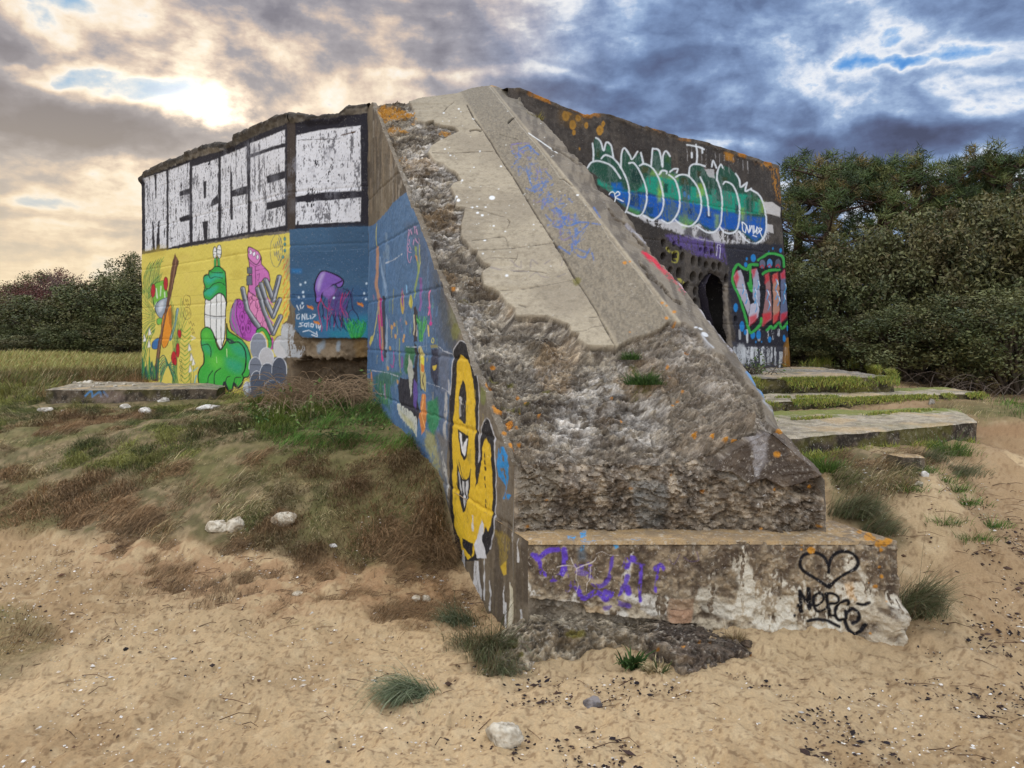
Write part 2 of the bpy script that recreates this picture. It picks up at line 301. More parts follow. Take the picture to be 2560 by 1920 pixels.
def build_ground():
    th = np.concatenate([np.linspace(-180, -46, 70, endpoint=False), np.linspace(-46, 46, 860, endpoint=False), np.linspace(46, 180, 70)])
    rr = np.concatenate([np.linspace(.05, 1.9, 24, endpoint=False), 1 / np.linspace(1 / 1.9, 1 / 26., 620), np.geomspace(27, 260, 24)])
    A, Rr = np.meshgrid(np.radians(th), rr); x, y = (Rr * np.sin(A)).ravel(), (Rr * np.cos(A)).ravel()
    z = gbase(x, y); p3 = np.stack([x, y, z * 0], -1)
    Pm = proj(np.stack([x, np.maximum(y, .3), z], -1)); vis = y > .3
    nz = fbm(p3, 1.6, 4, 3) * 2 - 1
    mound = np.zeros(len(x)); fringe = np.zeros(len(x)); 
    mound = soft_in(Pm, POLY_TUFT0, nz) * vis * .5
    for poly in (POLY_MOUND, POLY_R1, POLY_R2, POLY_R3, POLY_FIELD): mound = np.maximum(mound, soft_in(Pm, poly, nz) * vis)
    fringe = soft_in(Pm, POLY_FRINGE, nz, 30, 50) * vis
    far = ss(11.5, 13, y) * (np.abs(x) < 200); mound = np.maximum(mound, far)
    # trodden sand: dents and little heaps
    f1 = fbm(p3, 2.2, 3, 11) - .5; w1, w2, wi = worley(p3 * np.array([1, 1.25, 1]), 4.2, 21)
    dent = -ss(.55, .05, w1) * (wi > .35) * .022 + ss(.25, .6, w1) * .006
    f2 = fbm(p3, 9, 3, 12) - .5; f3 = fbm(p3, 34, 3, 14) - .5
    near = ss(16, 6, Rr.ravel())
    z = z + (f1 * .05 + (dent * 1.3 + f2 * .06 + f3 * .022) * (1 - .6 * mound)) * near + mound * near * (fbm(p3, 4, 3, 19) - .5) * .06
    V = np.stack([x, y, z], -1)
    s1 = fbm(p3, 1.1, 4, 41); s2 = fbm(p3, 14, 3, 42); s3 = fbm(p3, 60, 2, 43)
    c = lerp(lin((188, 162, 124)), lin((166, 139, 103)), ss(.4, .65, s1)); c = lerp(c, lin((202, 178, 140)), ss(.55, .75, s2) * .5)
    dk = ss(.62, .72, s3) * .55; c = lerp(c, lin((112, 86, 62)), dk); c = c * (.74 + .34 * fbm(p3, .7, 4, 47))[:, None]
    rightdirt = ss(1.2, 2.4, x) * ss(3.2, 4.4, y) * ss(.46, .6, fbm(p3, 1.7, 3, 44)); c = lerp(c, lin((136, 108, 78)), rightdirt * .55)
    scarp = soft_in(Pm, G2([(2080,915),(2130,920),(2240,915),(2400,915),(2400,950),(2212,948),(2140,942),(2090,935)]), nz, 6, 8) * vis; c = lerp(c, lin((142, 110, 80)), scarp * .6)
    soil = lerp(lin((128, 112, 84)), lin((92, 86, 58)), ss(.4, .6, s2)); soil = lerp(soil, lin((98, 98, 54)), ss(.50, .62, s1) * .5)
    c = lerp(c, lin((150, 116, 84)), fringe * .7 * ss(.32, .6, s2)); soil = soil * (.55 + .9 * fbm(p3 * np.array([.6, 1.3, 1]), 38, 3, 46))[:, None]; c = lerp(c, soil, np.clip(mound * 1.1, 0, 1) * .93)
    o = obj('sand', mk_mesh('sand', V, grid_faces(len(rr), len(th)), c), M_SAND); tag(o, kind='structure')
    return V.reshape(len(rr), len(th), 3)
build_ground()
def gz(x, y): return float(gbase([x], [y])[0])
# ---------------------------------------------------------------- the bunker
AX = -.385                                           # plan slope of the ramp: X = K + AX * Y
KL, KG, KR, KO = 1.6116, 2.58, 2.9986, 3.3116        # left edge, groove, ridge, outer edge
YF, YP = 4.16, 3.97                                  # front of the upper block and of the plinth
def lineY(pts, K):
    p = np.array(pts, float); Y = K / ((p[:, 0] - CX) / F - AX); z = EH - (p[:, 1] - HY) / F * Y; o = np.argsort(Y); return Y[o], z[o]
LL = lineY([(1285,1169),(1160,850),(1007,451),(975,370),(940,275),(932,258)], KL)
LG = lineY([(1729,1169),(1535,861),(1360,575),(1183,290),(1168,262)], KG)
LR = lineY([(1921,1078),(1695,800),(1480,525),(1330,340),(1229,214)], KR)
LO = lineY([(2062,1196),(1955,1052),(1840,887),(1689,697),(1562,532),(1467,420),(1352,299),(1296,238)], KO)
def ext(L, Y):
    y, z = L; v = np.interp(Y, y, z)
    if L is LL or L is LO:                           # chipped arrises
        q = np.stack([np.ravel(Y), np.ravel(Y) * 0 + (3.3 if L is LL else 8.7), np.ravel(Y) * 0], -1); ch = np.maximum(0, fbm(q, 5, 4, 301, .6) - .47) * .26 + (fbm(q, 26, 2, 302) - .5) * .02; v = v - ch.reshape(np.shape(v)) * (np.ravel(Y) > 4.25).reshape(np.shape(v))
    v = np.where(Y < y[0], z[0] + (Y - y[0]) * .8, v); return np.where(Y > y[-1], z[-1] + (Y - y[-1]) * .8, v)
def hramp(K, Y):
    zs = [ext(L, Y) for L in (LL, LG, LR, LO)]; ks = (KL, KG, KR, KO); r = zs[0] * 1.0
    for a in range(3):
        t = np.clip((K - ks[a]) / (ks[a + 1] - ks[a]), 0, 1); r = r + (zs[a + 1] - zs[a]) * t
    return r
TOPK, TOPZ = [KL, 2.1, 2.55, 2.76, KR, 3.08, KO], [4.035, 4.11, 4.19, 4.29, 4.345, 4.34, 4.24]
def hfull(K, Y):
    return np.minimum(hramp(K, Y), np.interp(K, TOPK, TOPZ))
BK = empty('bunker', (-.5, 8.0, .8), 'graffiti covered concrete bunker with a broken sloping ramp running down to the sand', 'bunker')

def conc_color(V, seed=0, lo=(96, 86, 74), hi=(168, 158, 142), dk=(54, 46, 40)):
    a = fbm(V, 2.3, 4, seed + 1); b = fbm(V, 11, 4, seed + 2); c = fbm(V, 45, 3, seed + 3)
    col = lerp(lin(lo), lin(hi), ss(.35, .68, a * .5 + b * .5)); col = lerp(col, lin(dk), ss(.52, .72, b) * .6)
    return col * (0.8 + .4 * c)[:, None]
def wall_grid(A, B, top, zb, nu, nv, batter=0.0, curl=.5):
    """a wall from A to B (left to right as seen); top = photo outline; the top rows curl back over the roof"""
    A, B = np.array(A), np.array(B); t = (B - A) / np.linalg.norm(B - A); n = np.array([t[1], -t[0]])
    u = np.linspace(0, 1, nu); g = A + (B - A) * u[:, None]; px = CX + F * g[:, 0] / g[:, 1]
    tp = np.array(top, float); zt = unz(np.interp(px, tp[:, 0], tp[:, 1]), g[:, 1])
    v = np.linspace(0, 1, nv); Z = zb + (zt[None] - zb) * v[:, None]
    off = batter * (zt[None] - Z); X = g[None, :, 0] + n[0] * off; Y = g[None, :, 1] + n[1] * off
    V = np.stack([X, Y, Z], -1); nc = 8; extra = []
    for k in range(1, nc + 1):
        d = curl * (k / nc) ** 1.5; extra.append(np.stack([g[:, 0] - n[0] * d, g[:, 1] - n[1] * d, zt - .02 * ss(0, .3, d) - .03 * (k == nc)], -1))
    V = np.concatenate([V, np.stack(extra)], 0); N = np.zeros_like(V); N[:nv, :, 0], N[:nv, :, 1] = n; N[nv:, :, 2] = .8; N[nv:, :, 0], N[nv:, :, 1] = n * .4
    return V, N, t, n
TOP_L = C1((80,880),(120,852),(140,832),(152,800),(225,760),(300,722),(430,682),(480,650),(560,612),(640,585),(700,558),(760,552),(855,562),(900,545),(930,540),(936,480),(955,468),(1010,460),(1060,425),(1100,402),(1230,350),(1330,312),(1385,300),(1470,303),(1540,310),(1560,330),(1620,318),(1745,312),(1830,296),(1880,258),(1905,238),(2000,222),(2080,212),(2200,205))
TOP_R = CA((1070,36),(1140,45),(1200,62),(1330,70),(1390,90)) + C7((0,150),(100,185),(225,235),(262,236),(300,215),(420,225),(540,270),(680,320),(840,360),(950,395),(1060,430),(1180,445),(1270,468),(1350,500),(1500,545),(1640,590),(1760,630),(1840,652),(1885,668),(1960,690))
BLK, WHT = (40, 38, 46), (222, 222, 226)
def paint_left(cv):
    f, l, e = cv.fill, cv.line, cv.ell
    # black ground of the lettering, white panels
    f(C1((118,862),(150,842),(330,772),(530,692),(640,655),(860,600),(930,565),(1040,512),(1200,440),(1380,372),(1400,360),(1400,1290),(1380,1302),(1050,1335),(540,1432),(130,1512),(112,1512)), BLK, wob=2.5)
    f(C1((1440,372),(1545,352),(1830,312),(2090,282),(2095,1275),(1900,1265),(1440,1305)), BLK, wob=2)
    f(C1((1376,372),(1446,372),(1446,1300),(1376,1300)), (66, 56, 50), wob=2, a=.9)
    Wk = dict(wob=1.5, wear=.30)
    for p in (((148,850),(330,788),(330,1450),(145,1480)), ((348,782),(532,712),(532,1400),(350,1450)), ((555,752),(777,680),(779,1360),(560,1398)), ((803,665),(1027,574),(1032,1312),(805,1360)),
              ((1058,548),(1357,430),(1358,1255),(1060,1312)), ((1455,475),(1700,428),(2010,395),(2013,957),(1700,968),(1450,1007)), ((1450,1057),(1700,1042),(2013,1017),(2010,1222),(1450,1250))):
        f(C1(*p), WHT, **Wk); f(C1(*p), (92, 90, 96), a=.45, wob=1, wear=.675); f(C1(*p), (60, 58, 64), a=.7, wob=1, wear=.715)
    for p in (((230,822),(250,815),(246,1015),(236,1022)), ((206,1225),(220,1222),(238,1482),(210,1484)), ((258,1220),(273,1215),(276,1466),(243,1482)), ((445,965),(535,935),(535,985),(447,1005)), ((447,1190),(535,1160),(537,1210),(450,1230)),
              ((653,875),(680,870),(679,1010),(668,1032),(655,1015)), ((775,985),(782,1062),(745,1085),(712,1096),(728,1040)), ((645,1225),(696,1215),(686,1388),(660,1390)), ((880,800),(900,790),(900,950),(1032,912),(1032,985),(905,1010),(905,1205),(885,1208)),
              ((1056,640),(1250,575),(1358,545),(1360,580),(1250,605),(1056,672)), ((1195,830),(1360,785),(1360,850),(1200,895)), ((1195,1060),(1360,1022),(1362,1085),(1200,1125))):
        f(C1(*p), BLK, wob=1.4)
    rs = np.random.default_rng(3)
    for k in range(46): u, v = rs.uniform(160, 2000), rs.uniform(520, 1200); f(C1((u-rs.uniform(8,40), v-40), (u+30, v-rs.uniform(20,70)), (u+rs.uniform(10,50), v+50), (u-20, v+60)), (150, 150, 158), a=rs.uniform(.15, .45), soft=9, wob=6, wear=.49)
    for k in range(34):                              # runs of grime over the white
        u, v = rs.uniform(150, 2000), rs.uniform(560, 1000); v = max(v, 900 - .42 * u); L = rs.uniform(60, 240)
        l(C1((u, v), (u + rs.uniform(-6, 6), v + L)), rs.uniform(1, 5), (70, 68, 76), a=rs.uniform(.12, .4), soft=2.2, curve=False, wear=.50)
    l(C1((1470,520),(1560,515),(1700,510),(1790,512),(1840,500)), 1.6, (50,44,44)); l(C1((1840,478),(1900,462),(1960,448)), 3.5, (80,60,44), wob=2)
    for u in (1480,1530,1590,1650,1740,1800): l(C1((u,1060),(u+2,1060+rs.uniform(50,130))), .8, (60,58,66), a=.6, curve=False)
    for vv in ((560,740,775,735),(150,1085,330,1050),(150,1215,330,1210),(350,1035,530,1000),(1060,1150,1350,1120),(800,900,1030,860),(1455,700,2010,690),(1455,905,2060,880)):
        l(C1((vv[0],vv[1]),(vv[2],vv[3])), .8, (120,116,120), a=.5, curve=False)
    # ---- yellow mural
    Y0 = (222, 204, 96)
    f(C2((100,268),(118,265),(350,222),(640,180),(830,152),(1100,112),(1390,78),(1408,90),(1410,300),(1408,620),(1400,700),(1405,860),(1390,930),(1330,1000),(1330,1500),(1040,1560),(600,1450),(100,1380)), Y0, wob=2)
    for k in range(60): e(*C2((rs.uniform(120,1390), rs.uniform(200,1400)))[0], rs.uniform(6,30), rs.uniform(4,16), (196,172,72) if k % 2 else (224,202,104), a=.35, soft=6, wob=3)
    for vv in ((120,640,1390,560),(120,830,900,740),(120,450,850,380),(850,660,1400,600),(880,480,1040,455)): l(C2((vv[0],vv[1]),((vv[0]+vv[2])/2,(vv[1]+vv[3])/2+6),(vv[2],vv[3])), .9, (170,146,60), a=.55)
    G1c = [(60,120,60),(96,150,70),(40,90,60),(130,170,80)]
    for k in range(16): l(C2((122+8*k,600+8*k),(140+9*k,440-4*k),(190+8*k,330-3*k+2*(k%3)*8)), 1.3, G1c[k%4])
    for k in range(30): l(C2((235-2*(k%6),760+6*k),(190-(k%4)*4,700+11*k),(122,560+26*k)), 1.2, G1c[k%4])
    for k in range(10): l(C2((300-4*k,420+12*k),(240,470+12*k),(170,560+10*k)), 1.2, G1c[(k+1)%4])
    sh = lambda pts, c, **k: cv.shape(C2(*pts), c, **k)
    sh([(215,545),(235,515),(270,500),(305,490),(330,540),(347,640),(335,700),(325,790),(290,812),(245,770),(218,660)], (122,186,66), ow=1.4)
    for p in (((245,560),(255,640)), ((285,540),(280,620)), ((315,590),(320,640)), ((250,680),(230,720))): l(C2(*p), 3.2, (206,226,190), curve=False)
    e(*C2((219,577))[0], 5.6, 17, (186,40,50), rot=.05, oc=(60,20,26), ow=1.2); e(*C2((325,516))[0], 5.6, 17, (186,40,50), oc=(60,20,26), ow=1.2)
    sh([(235,720),(265,668),(318,640),(348,648),(335,760),(292,818),(248,775)], (152,164,176), ow=1.2); f(C2((270,690),(310,660),(300,740),(265,760)), (206,212,220), soft=4, curve=True)
    sh([(248,830),(275,812),(330,826),(300,860),(255,868)], (120,190,80), ow=1.2)
    sh([(300,805),(340,740),(372,700),(386,830),(374,940),(340,1045),(300,1065),(285,960)], (232,148,44), ow=1.2); f(C2((350,760),(380,720),(395,830),(370,900)), (160,90,40), curve=True, a=.6)
    e(*C2((245,1035))[0], 10, 15, (58,112,168), rot=.5, oc=(26,40,60), ow=1.2)
    l(C2((428,735),(405,880),(365,1000)), 6, (84,122,130)); l(C2((428,735),(410,860),(372,985)), 2, (170,196,200))
    f(C2((405,256),(436,320),(420,400),(370,640),(342,720),(312,890),(282,1050),(256,1360),(208,1355),(238,1200),(263,1000),(300,860),(330,700),(382,330)), (104,70,50), wob=1); l(C2((415,300),(355,690),(300,880),(232,1340)), 2.2, (146,108,84)); l(C2((436,320),(345,720),(284,1050),(258,1360)), 1.2, (50,34,30))
    for k in range(16): l(C2((380+4*k,1380),(390+6*(k%7),1150),(370+10*k,640+28*(k%9))), 1.0, G1c[k%4])
    for k in range(9): l(C2((275,1340-30*k+60),(320,1220-14*k+40),(400,1160+26*k)), 2.2, [(50,120,100),(80,150,90),(30,80,70)][k%3])
    for k in range(12): l(C2((490,1380-40*k),(515,1360-40*k),(540,1330-40*k)), 1.6, (100,160,60)); l(C2((490,1380-40*k),(470,1360-40*k),(452,1345-40*k)), 1.6, (80,140,60))
    for k in range(7): e(*C2((455+(k%2)*8,1180+28*k))[0], 3, 3, None, oc=(40,80,50), ow=.9)
    for u,v,a_,b_ in ((447,948,4.4,10.5),(430,1092,4.6,18),(395,1155,6.5,16),(408,1190,4,9)): e(*C2((u,v))[0], a_, b_, (192,38,46), oc=(96,20,30), ow=.9)
    for u,v in ((140,985),(186,930),(182,1035),(530,1065),(545,1150),(562,1190),(535,1250)): f(C2((u-14,v+30),(u-4,v-38),(u+8,v-10),(u+16,v+20),(u,v+34)), (238,234,222), wob=.6); l(C2((u-14,v+30),(u-4,v-38),(u+16,v+20)), .8, (90,90,80), curve=False); l(C2((u,v+30),(u+4,v+110),(u-4,v+280)), .9, (70,110,60))
    for k in range(10): f(C2((118+16*k,1340),(112+16*k,1180+(k%3)*40),(126+16*k,1150+(k%4)*40),(140+14*k,1330)), [(40,110,80),(70,140,70),(30,90,80)][k%3], curve=True)
    l(C2((500,612),(478,640),(482,700),(520,720),(538,680),(535,630),(500,612)), 1.0, (110,80,50)); l(C2((490,720),(475,770),(500,825),(540,800),(530,730),(490,720)), 1.0, (110,80,50))
    for k,(a_,b_) in enumerate(((495,650),(505,690),(490,740),(510,760),(522,840),(548,860),(540,900),(552,930))): l(C2((a_,b_),(a_+8,b_+22),(a_+16,b_),(a_+24,b_+20)), 1.0, (96,66,44))
    l(C2((545,965),(578,985),(548,1000)), 2, (236,232,220), curve=False)
    # ---- green slug with teeth
    GR, DK = (62, 172, 62), (22, 40, 34)
    l(C2((752,380),(754,330),(756,292)), 7, DK); l(C2((788,380),(784,330),(782,290)), 7, DK); l(C2((750,384),(753,290)), 4.4, (70,176,90), curve=False); l(C2((790,384),(784,290)), 4.4, (70,176,90), curve=False)
    e(*C2((750,247))[0], 5, 14.5, (232,232,228), oc=DK, ow=1.6); e(*C2((788,238))[0], 6, 17, (232,232,228), oc=DK, ow=1.6)
    for a_,b_,c_,d_ in ((737,235,765,240),(738,262,765,268),(772,222,806,226),(772,258,806,262)): l(C2((a_,b_),(c_,d_)), .9, DK, curve=False)
    sh([(698,445),(702,408),(728,392),(745,372),(768,366),(795,370),(830,400),(848,450),(850,700),(836,630),(800,598),(765,612),(728,655),(690,666),(664,640),(655,590),(668,545),(655,500),(660,450),(685,436)], (52,164,70), ow=2.6)
    for p in (((665,480),(700,450),(760,470),(700,520)), ((720,440),(780,420),(830,450),(780,470)), ((665,600),(700,560),(780,540),(720,620))): f(C2(*p), (52,178,150), soft=7, curve=True, a=.85)
    for p in (((665,450),(700,440),(715,470),(760,455),(820,470)), ((658,545),(700,560),(740,520),(800,505),(840,530)), ((700,400),(740,420),(820,420)), ((655,590),(690,560))): l(C2(*p), 1.7, DK)
    sh([(668,668),(710,660),(765,612),(800,598),(832,628),(847,690),(840,800),(836,960),(812,1060),(797,1080),(772,1030),(740,950),(704,905),(668,892)], (234,234,230), ow=2.4)
    for u,a_,b_ in ((718,662,900),(768,615,1010),(808,605,1050)): l(C2((u,a_),(u-4,(a_+b_)/2),(u-2,b_)), 1.5, (44,44,46))
    l(C2((668,780),(710,792),(770,800),(842,795)), 2.2, (44,44,46)); l(C2((668,800),(770,815),(840,808)), 3, (196,198,200), a=.7)
    body = [(628,985),(632,930),(658,900),(692,893),(732,930),(770,1050),(797,1088),(832,1045),(850,990),(852,860),(872,925),(960,985),(1020,1050),(1052,1130),(1062,1190),(1045,1310),(1000,1330),(985,1380),(950,1416),(920,1400),(912,1372),(900,1430),(868,1440),(838,1400),(828,1365),(810,1422),(775,1430),(748,1388),(720,1416),(690,1400),(680,1375),(650,1412),(618,1390),(605,1310),(620,1250),(655,1200),(652,1120),(635,1060)]
    sh(body, GR, ow=3)
    for p in (((880,1040),(980,1060),(1010,1150),(930,1130)), ((650,1030),(700,1060),(710,1130),(660,1080)), ((850,1160),(990,1200),(960,1290),(860,1240)), ((960,1010),(1030,1080),(1040,1180),(1000,1110))): f(C2(*p), (40,160,140), soft=12, curve=True, a=.6)
    for p in (((700,1180),(760,1130),(820,1190),(760,1260)), ((640,940),(690,920),(720,980),(660,1000))): f(C2(*p), (110,206,70), soft=12, curve=True, a=.6)
    l(C2((852,1000),(890,1030),(950,1020),(1000,1070),(1018,1150),(1010,1250),(985,1300)), 3.4, DK); l(C2((850,990),(910,1018),(880,1028)), 5, (40,60,60))
    for p in (((690,1385),(695,1320),(730,1270)), ((745,1385),(750,1290),(800,1245)), ((835,1385),(850,1330),(880,1315)), ((915,1375),(925,1330),(970,1325)), ((985,1300),(1000,1335)), ((635,1050),(690,1040),(715,1090),(712,1150))): l(C2(*p), 2.2, DK)
    l(C2((620,1395),(650,1412),(680,1380),(720,1418),(748,1392),(780,1432),(812,1420),(832,1372),(868,1442),(900,1430),(915,1376),(950,1416),(985,1382)), 4.5, (40,42,48))
    l(C2((850,1080),(852,1150)), 1.6, (200,236,170), curve=False); l(C2((760,1150),(765,1200)), 1.4, (190,230,160), curve=False)
    # ---- pink machine creature
    PK, GY = (206, 118, 186), (128, 132, 142)
    sh([(890,900),(880,830),(892,740),(925,660),(965,650),(1005,690),(1035,780),(1085,870),(1115,905),(1085,975),(1045,1012),(995,995),(950,962),(912,930)], (186,84,186), ow=2)
    l(C2((895,735),(890,830),(930,940)), 5, GY); l(C2((925,665),(915,790),(960,950)), 5, (150,120,160)); l(C2((945,655),(940,800),(990,980)), 1.4, DK)
    for k,(u,v,r) in enumerate(((968,690,22),(985,800,26),(990,900,30),(1040,900,26),(1010,740,20),(1050,840,16),(1000,960,14))): e(*C2((u,v))[0], r*.23, r*.5, None, oc=(96,30,96), ow=1.2); e(*C2((u,v))[0], r*.1, r*.2, (120,40,120))
    sh([(1040,575),(1105,620),(1170,740),(1215,880),(1235,960),(1180,905),(1120,880),(1060,790),(1035,700)], (224,140,186), ow=1.6)
    for k,(u,v,r) in enumerate(((1055,610,24),(1085,730,40),(1135,800,34),(1060,660,18),(1120,690,24),(1180,880,26))): e(*C2((u,v))[0], r*.24, r*.5, None, oc=(110,40,90), ow=1.1)
    sh([(1035,212),(1050,198),(1120,238),(1150,290),(1155,345),(1190,385),(1218,425),(1224,505),(1182,470),(1142,520),(1112,545),(1106,622),(1076,604),(1042,566),(1050,400),(1046,330),(1034,280)], PK, ow=2)
    sh([(1036,215),(1052,200),(1120,240),(1148,290),(1120,345),(1095,345),(1045,300),(1034,270)], (214,130,190), ow=1.8)
    for u,v in ((1055,243),(1085,258),(1118,285)): e(*C2((u,v))[0], 3.4, 6, (236,232,240), oc=DK, ow=1)
    for p in (((1050,330),(1100,370),(1110,620)), ((1100,370),(1150,350)), ((1110,400),(1190,385)), ((1120,440),(1140,430),(1130,490),(1118,480))): l(C2(*p), 1.2, (100,44,90), curve=False)
    sh([(1030,375),(1072,372),(1076,432),(1030,428)], (104,110,122), ow=1.4, curve=False); sh([(1024,448),(1072,442),(1074,525),(1026,528)], (104,110,122), ow=1.4, curve=False)
    for p in (((990,560),(1030,740),(1130,895)), ((1120,560),(1170,740),(1255,945),(1318,800)), ((1152,520),(1195,670),(1252,800),(1305,655)), ((1190,485),(1222,570),(1252,660),(1304,460))):
        l(C2(*p), 13.5, (34,34,40), curve=False, soft=.8); l(C2(*p), 10.5, GY, curve=False); l(C2(*[(a_+8, b_-6) for a_, b_ in p]), 3, (190,194,200), curve=False, soft=1.6); l(C2(*[(a_-10, b_+8) for a_, b_ in p]), 2.6, (74,76,88), curve=False, soft=1.6)
    l(C2((1250,700),(1200,640)), 3, PK, curve=False); l(C2((1255,860),(1205,800)), 3, PK, curve=False)
    l(C2((1120,925),(1155,905),(1195,940),(1225,1010),(1228,1070)), 11, DK); l(C2((1120,928),(1155,908),(1193,942),(1222,1010),(1226,1064)), 7.5, (70,170,66)); l(C2((1245,985),(1252,1040),(1238,1075)), 5, (190,90,160))
    # ---- grey puffs
    f(C2((1050,1180),(1330,1140),(1332,1450),(1200,1505),(1050,1512)), (96,104,120), wob=2)
    for u,v,a_,b_,c in ((1125,1060,72,118,(140,146,158)),(1195,1160,62,92,(192,190,192)),(1325,1065,74,100,(206,204,204)),(1380,935,56,76,(214,216,220)),(1100,1240,56,90,(120,126,140)),(1110,1400,60,130,(84,92,108)),(1205,1320,72,120,(90,98,114)),(1305,1270,64,120,(78,84,98)),(1250,1440,90,90,(74,82,98)),(1028,1430,32,68,(150,156,168))):
        e(*C2((u,v))[0], a_*.289, b_*.289, c, oc=None); l([(x,y) for x,y in C2(*[(u+a_*math.cos(t),v-b_*math.sin(t)) for t in np.linspace(-.2,3.3,9)])], 1.5, (222,224,230) if c[0] < 200 else (80,84,96))
    e(*C2((1020,1425))[0], 6, 17, (212,216,222), a=.8); f(C2((1050,1330),(1330,1300),(1335,1460),(1200,1510),(1050,1515)), (70,78,94), soft=14, a=.6)
    l(C2((1060,1215),(1200,1222),(1330,1250)), 1, (40,42,50), a=.8)
    # ---- flames, bubble and base
    for k in range(26):
        u, v = 1335 + (k % 3) * 28, 300 + 22 * k; l(C2((u,v+26),(u+10,v+4),(u+18,v-22)), 2.0, (226,96,44) if k % 2 else (238,146,60)); 
    for k in range(10): l(C2((1340+(k%4)*18,330+52*k),(1356+(k%4)*14,300+52*k)), 1.2, (150,170,60))
    l(C2((1275,85),(1238,150),(1228,250),(1245,340),(1275,372),(1310,345),(1332,250),(1325,150),(1295,92),(1275,85)), 1.0, (96,104,112))
    for k,(u,v) in enumerate(((1255,170),(1270,160),(1290,150),(1300,120),(1310,190),(1260,240),(1280,230),(1300,250),(1290,280))): l(C2((u,v),(u+8,v+38),(u+18,v),(u+24,v+44)), 1.0, (104,112,124))
    l(C2((1352,100),(1352,180),(1355,240),(1330,300),(1300,350)), .9, (70,90,96)); 
    for u,v in ((1352,130),(1352,175),(1354,230),(1338,285)): e(*C2((u,v))[0], 3, 4.5, (80,150,150), oc=(50,70,80), ow=.9)
    f(C2((560,1392),(650,1425),(800,1450),(1000,1490),(1045,1500),(1050,1600),(560,1500)), (70,200,70), soft=5, a=.85)
    for k in range(24): l(C2((570+20*k,1470+4*k),(576+20*k,1430+4*k),(566+20*k+(k%3)*8,1395+4*k)), 1.3, [(20,140,60),(40,90,120),(30,60,50)][k%3])
    l(C2((590,1310),(570,1400)), 3, (120,180,190)); l(C2((600,1240),(565,1270)), 2, (130,190,200))
    # ---- blue sea panel
    f(C3((78,112),(300,98),(540,92),(734,84),(740,1018),(520,1012),(280,1022),(180,1000),(130,965),(100,930),(84,740)), (66, 97, 126), wob=1.5)
    for p, c in ((((100,300),(720,290),(730,480),(520,450),(300,430),(100,560)),(58,88,118)), (((420,110),(720,100),(725,270),(500,270)),(60,86,112)), (((100,640),(420,620),(720,600),(725,780),(300,800),(120,760)),(50,86,128)), (((140,860),(400,820),(720,820),(725,1010),(300,1010)),(50,116,160))): f(C3(*p), c, soft=14, curve=True, a=.6, wob=6)
    f(C3((400,960),(520,940),(560,860),(720,830),(725,1010),(430,1010)), (36,132,150), soft=12, a=.7); f(C3((100,440),(180,440),(180,475),(100,470)), (44,120,180), soft=5, a=.7)
    l(C3((100,290),(400,292),(720,270)), .8, (90,120,150), a=.7); l(C3((100,650),(400,655),(720,660)), 1.0, (30,48,76), a=.8); l(C3((130,110),(280,270)), .7, (140,160,180), a=.3)
    for k in range(40): e(*C3((rs.uniform(100,720), rs.uniform(110,900)))[0], rs.uniform(.6,1.6), rs.uniform(.6,1.6), (140,166,196) if k%3 else (26,38,58), a=.6)
    V1 = (128, 92, 176)
    for k in range(26):
        u = 340 + 9 * k; l(C3((u+40,600+(k%5)*12),(u-30+(k*37)%90,690+(k*53)%80),(u+(k*29)%60-20,760+(k*31)%70),(u+(k*17)%50,840+(k*41)%110)), 1.5, [(66,38,84),(40,28,58),(176,50,110),(96,64,140)][k%4])
    f(C3((400,600),(470,590),(520,640),(540,760),(480,820),(420,760),(390,690)), (90,64,128), soft=8, curve=True, a=.6)
    sh3 = lambda pts, c, **k: cv.shape(C3(*pts), c, **k)
    sh3([(292,640),(285,600),(298,530),(330,470),(368,456),(440,478),(500,510),(526,542),(512,582),(480,592),(448,566),(400,600),(352,640),(336,705),(300,715)], V1, oc=(28,16,40), ow=3.4)
    f(C3((310,560),(335,490),(370,470),(345,540),(320,620)), (186,170,214), soft=6, curve=True, a=.8); l(C3((450,568),(500,545),(520,530)), 4, (60,36,84)); f(C3((360,610),(440,580),(450,640),(400,680),(360,660)), (150,108,190), curve=True, soft=4, a=.8)
    for p in (((520,600),(580,640),(600,760),(640,820),(652,860)), ((440,820),(470,900),(505,950)), ((480,820),(505,880),(520,930)), ((520,820),(520,900),(560,960)), ((350,740),(360,800),(350,840))): l(C3(*p), 2.0, (34,24,56))
    for p in (((340,690),(315,760),(330,850)), ((370,840),(395,880),(390,950)), ((520,640),(500,740),(545,840)), ((330,680),(380,760),(440,780)), ((330,850),(350,920),(345,960))): l(C3(*p), 1.6, (188,44,96))
    for u,v,s_ in ((250,755,1),(665,730,1),(305,882,.9)): f(C3((u-28,v-18*s_),(u-10,v-8),(u+14,v-10),(u+30,v+8),(u+24,v+26),(u,v+12),(u-20,v+6)), (214,134,62), wob=.6); l(C3((u-28,v-18),(u,v-10),(u+30,v+8)), .9, (60,40,40))
    for u,v in ((170,570),(210,552),(192,632),(195,668),(155,675),(186,724),(698,642),(712,690),(445,678),(718,560)): e(*C3((u,v))[0], 2.3, 2.6, (214,232,246), soft=2.2)
    WT = (214, 222, 230)
    for p in (((160,815),(140,822),(138,850),(158,856),(160,838)), ((182,862),(184,815),(206,858),(206,812)), ((220,815),(222,856),(242,850)), ((252,826),(256,852)), ((270,815),(296,818),(268,850),(298,826)), ((190,885),(160,890),(186,912),(155,918)), ((205,892),(198,912),(220,918),(226,890),(205,892)), ((238,885),(240,918)), ((258,890),(280,900),(272,922),(256,918),(258,890)), ((300,895),(306,928)), ((318,905),(322,930),(340,908),(330,945)), ((190,960),(240,948),(310,985)), ((262,985),(312,1002),(304,960)), ((140,742),(158,782)), ((168,738),(174,770)), ((196,745),(186,765))):
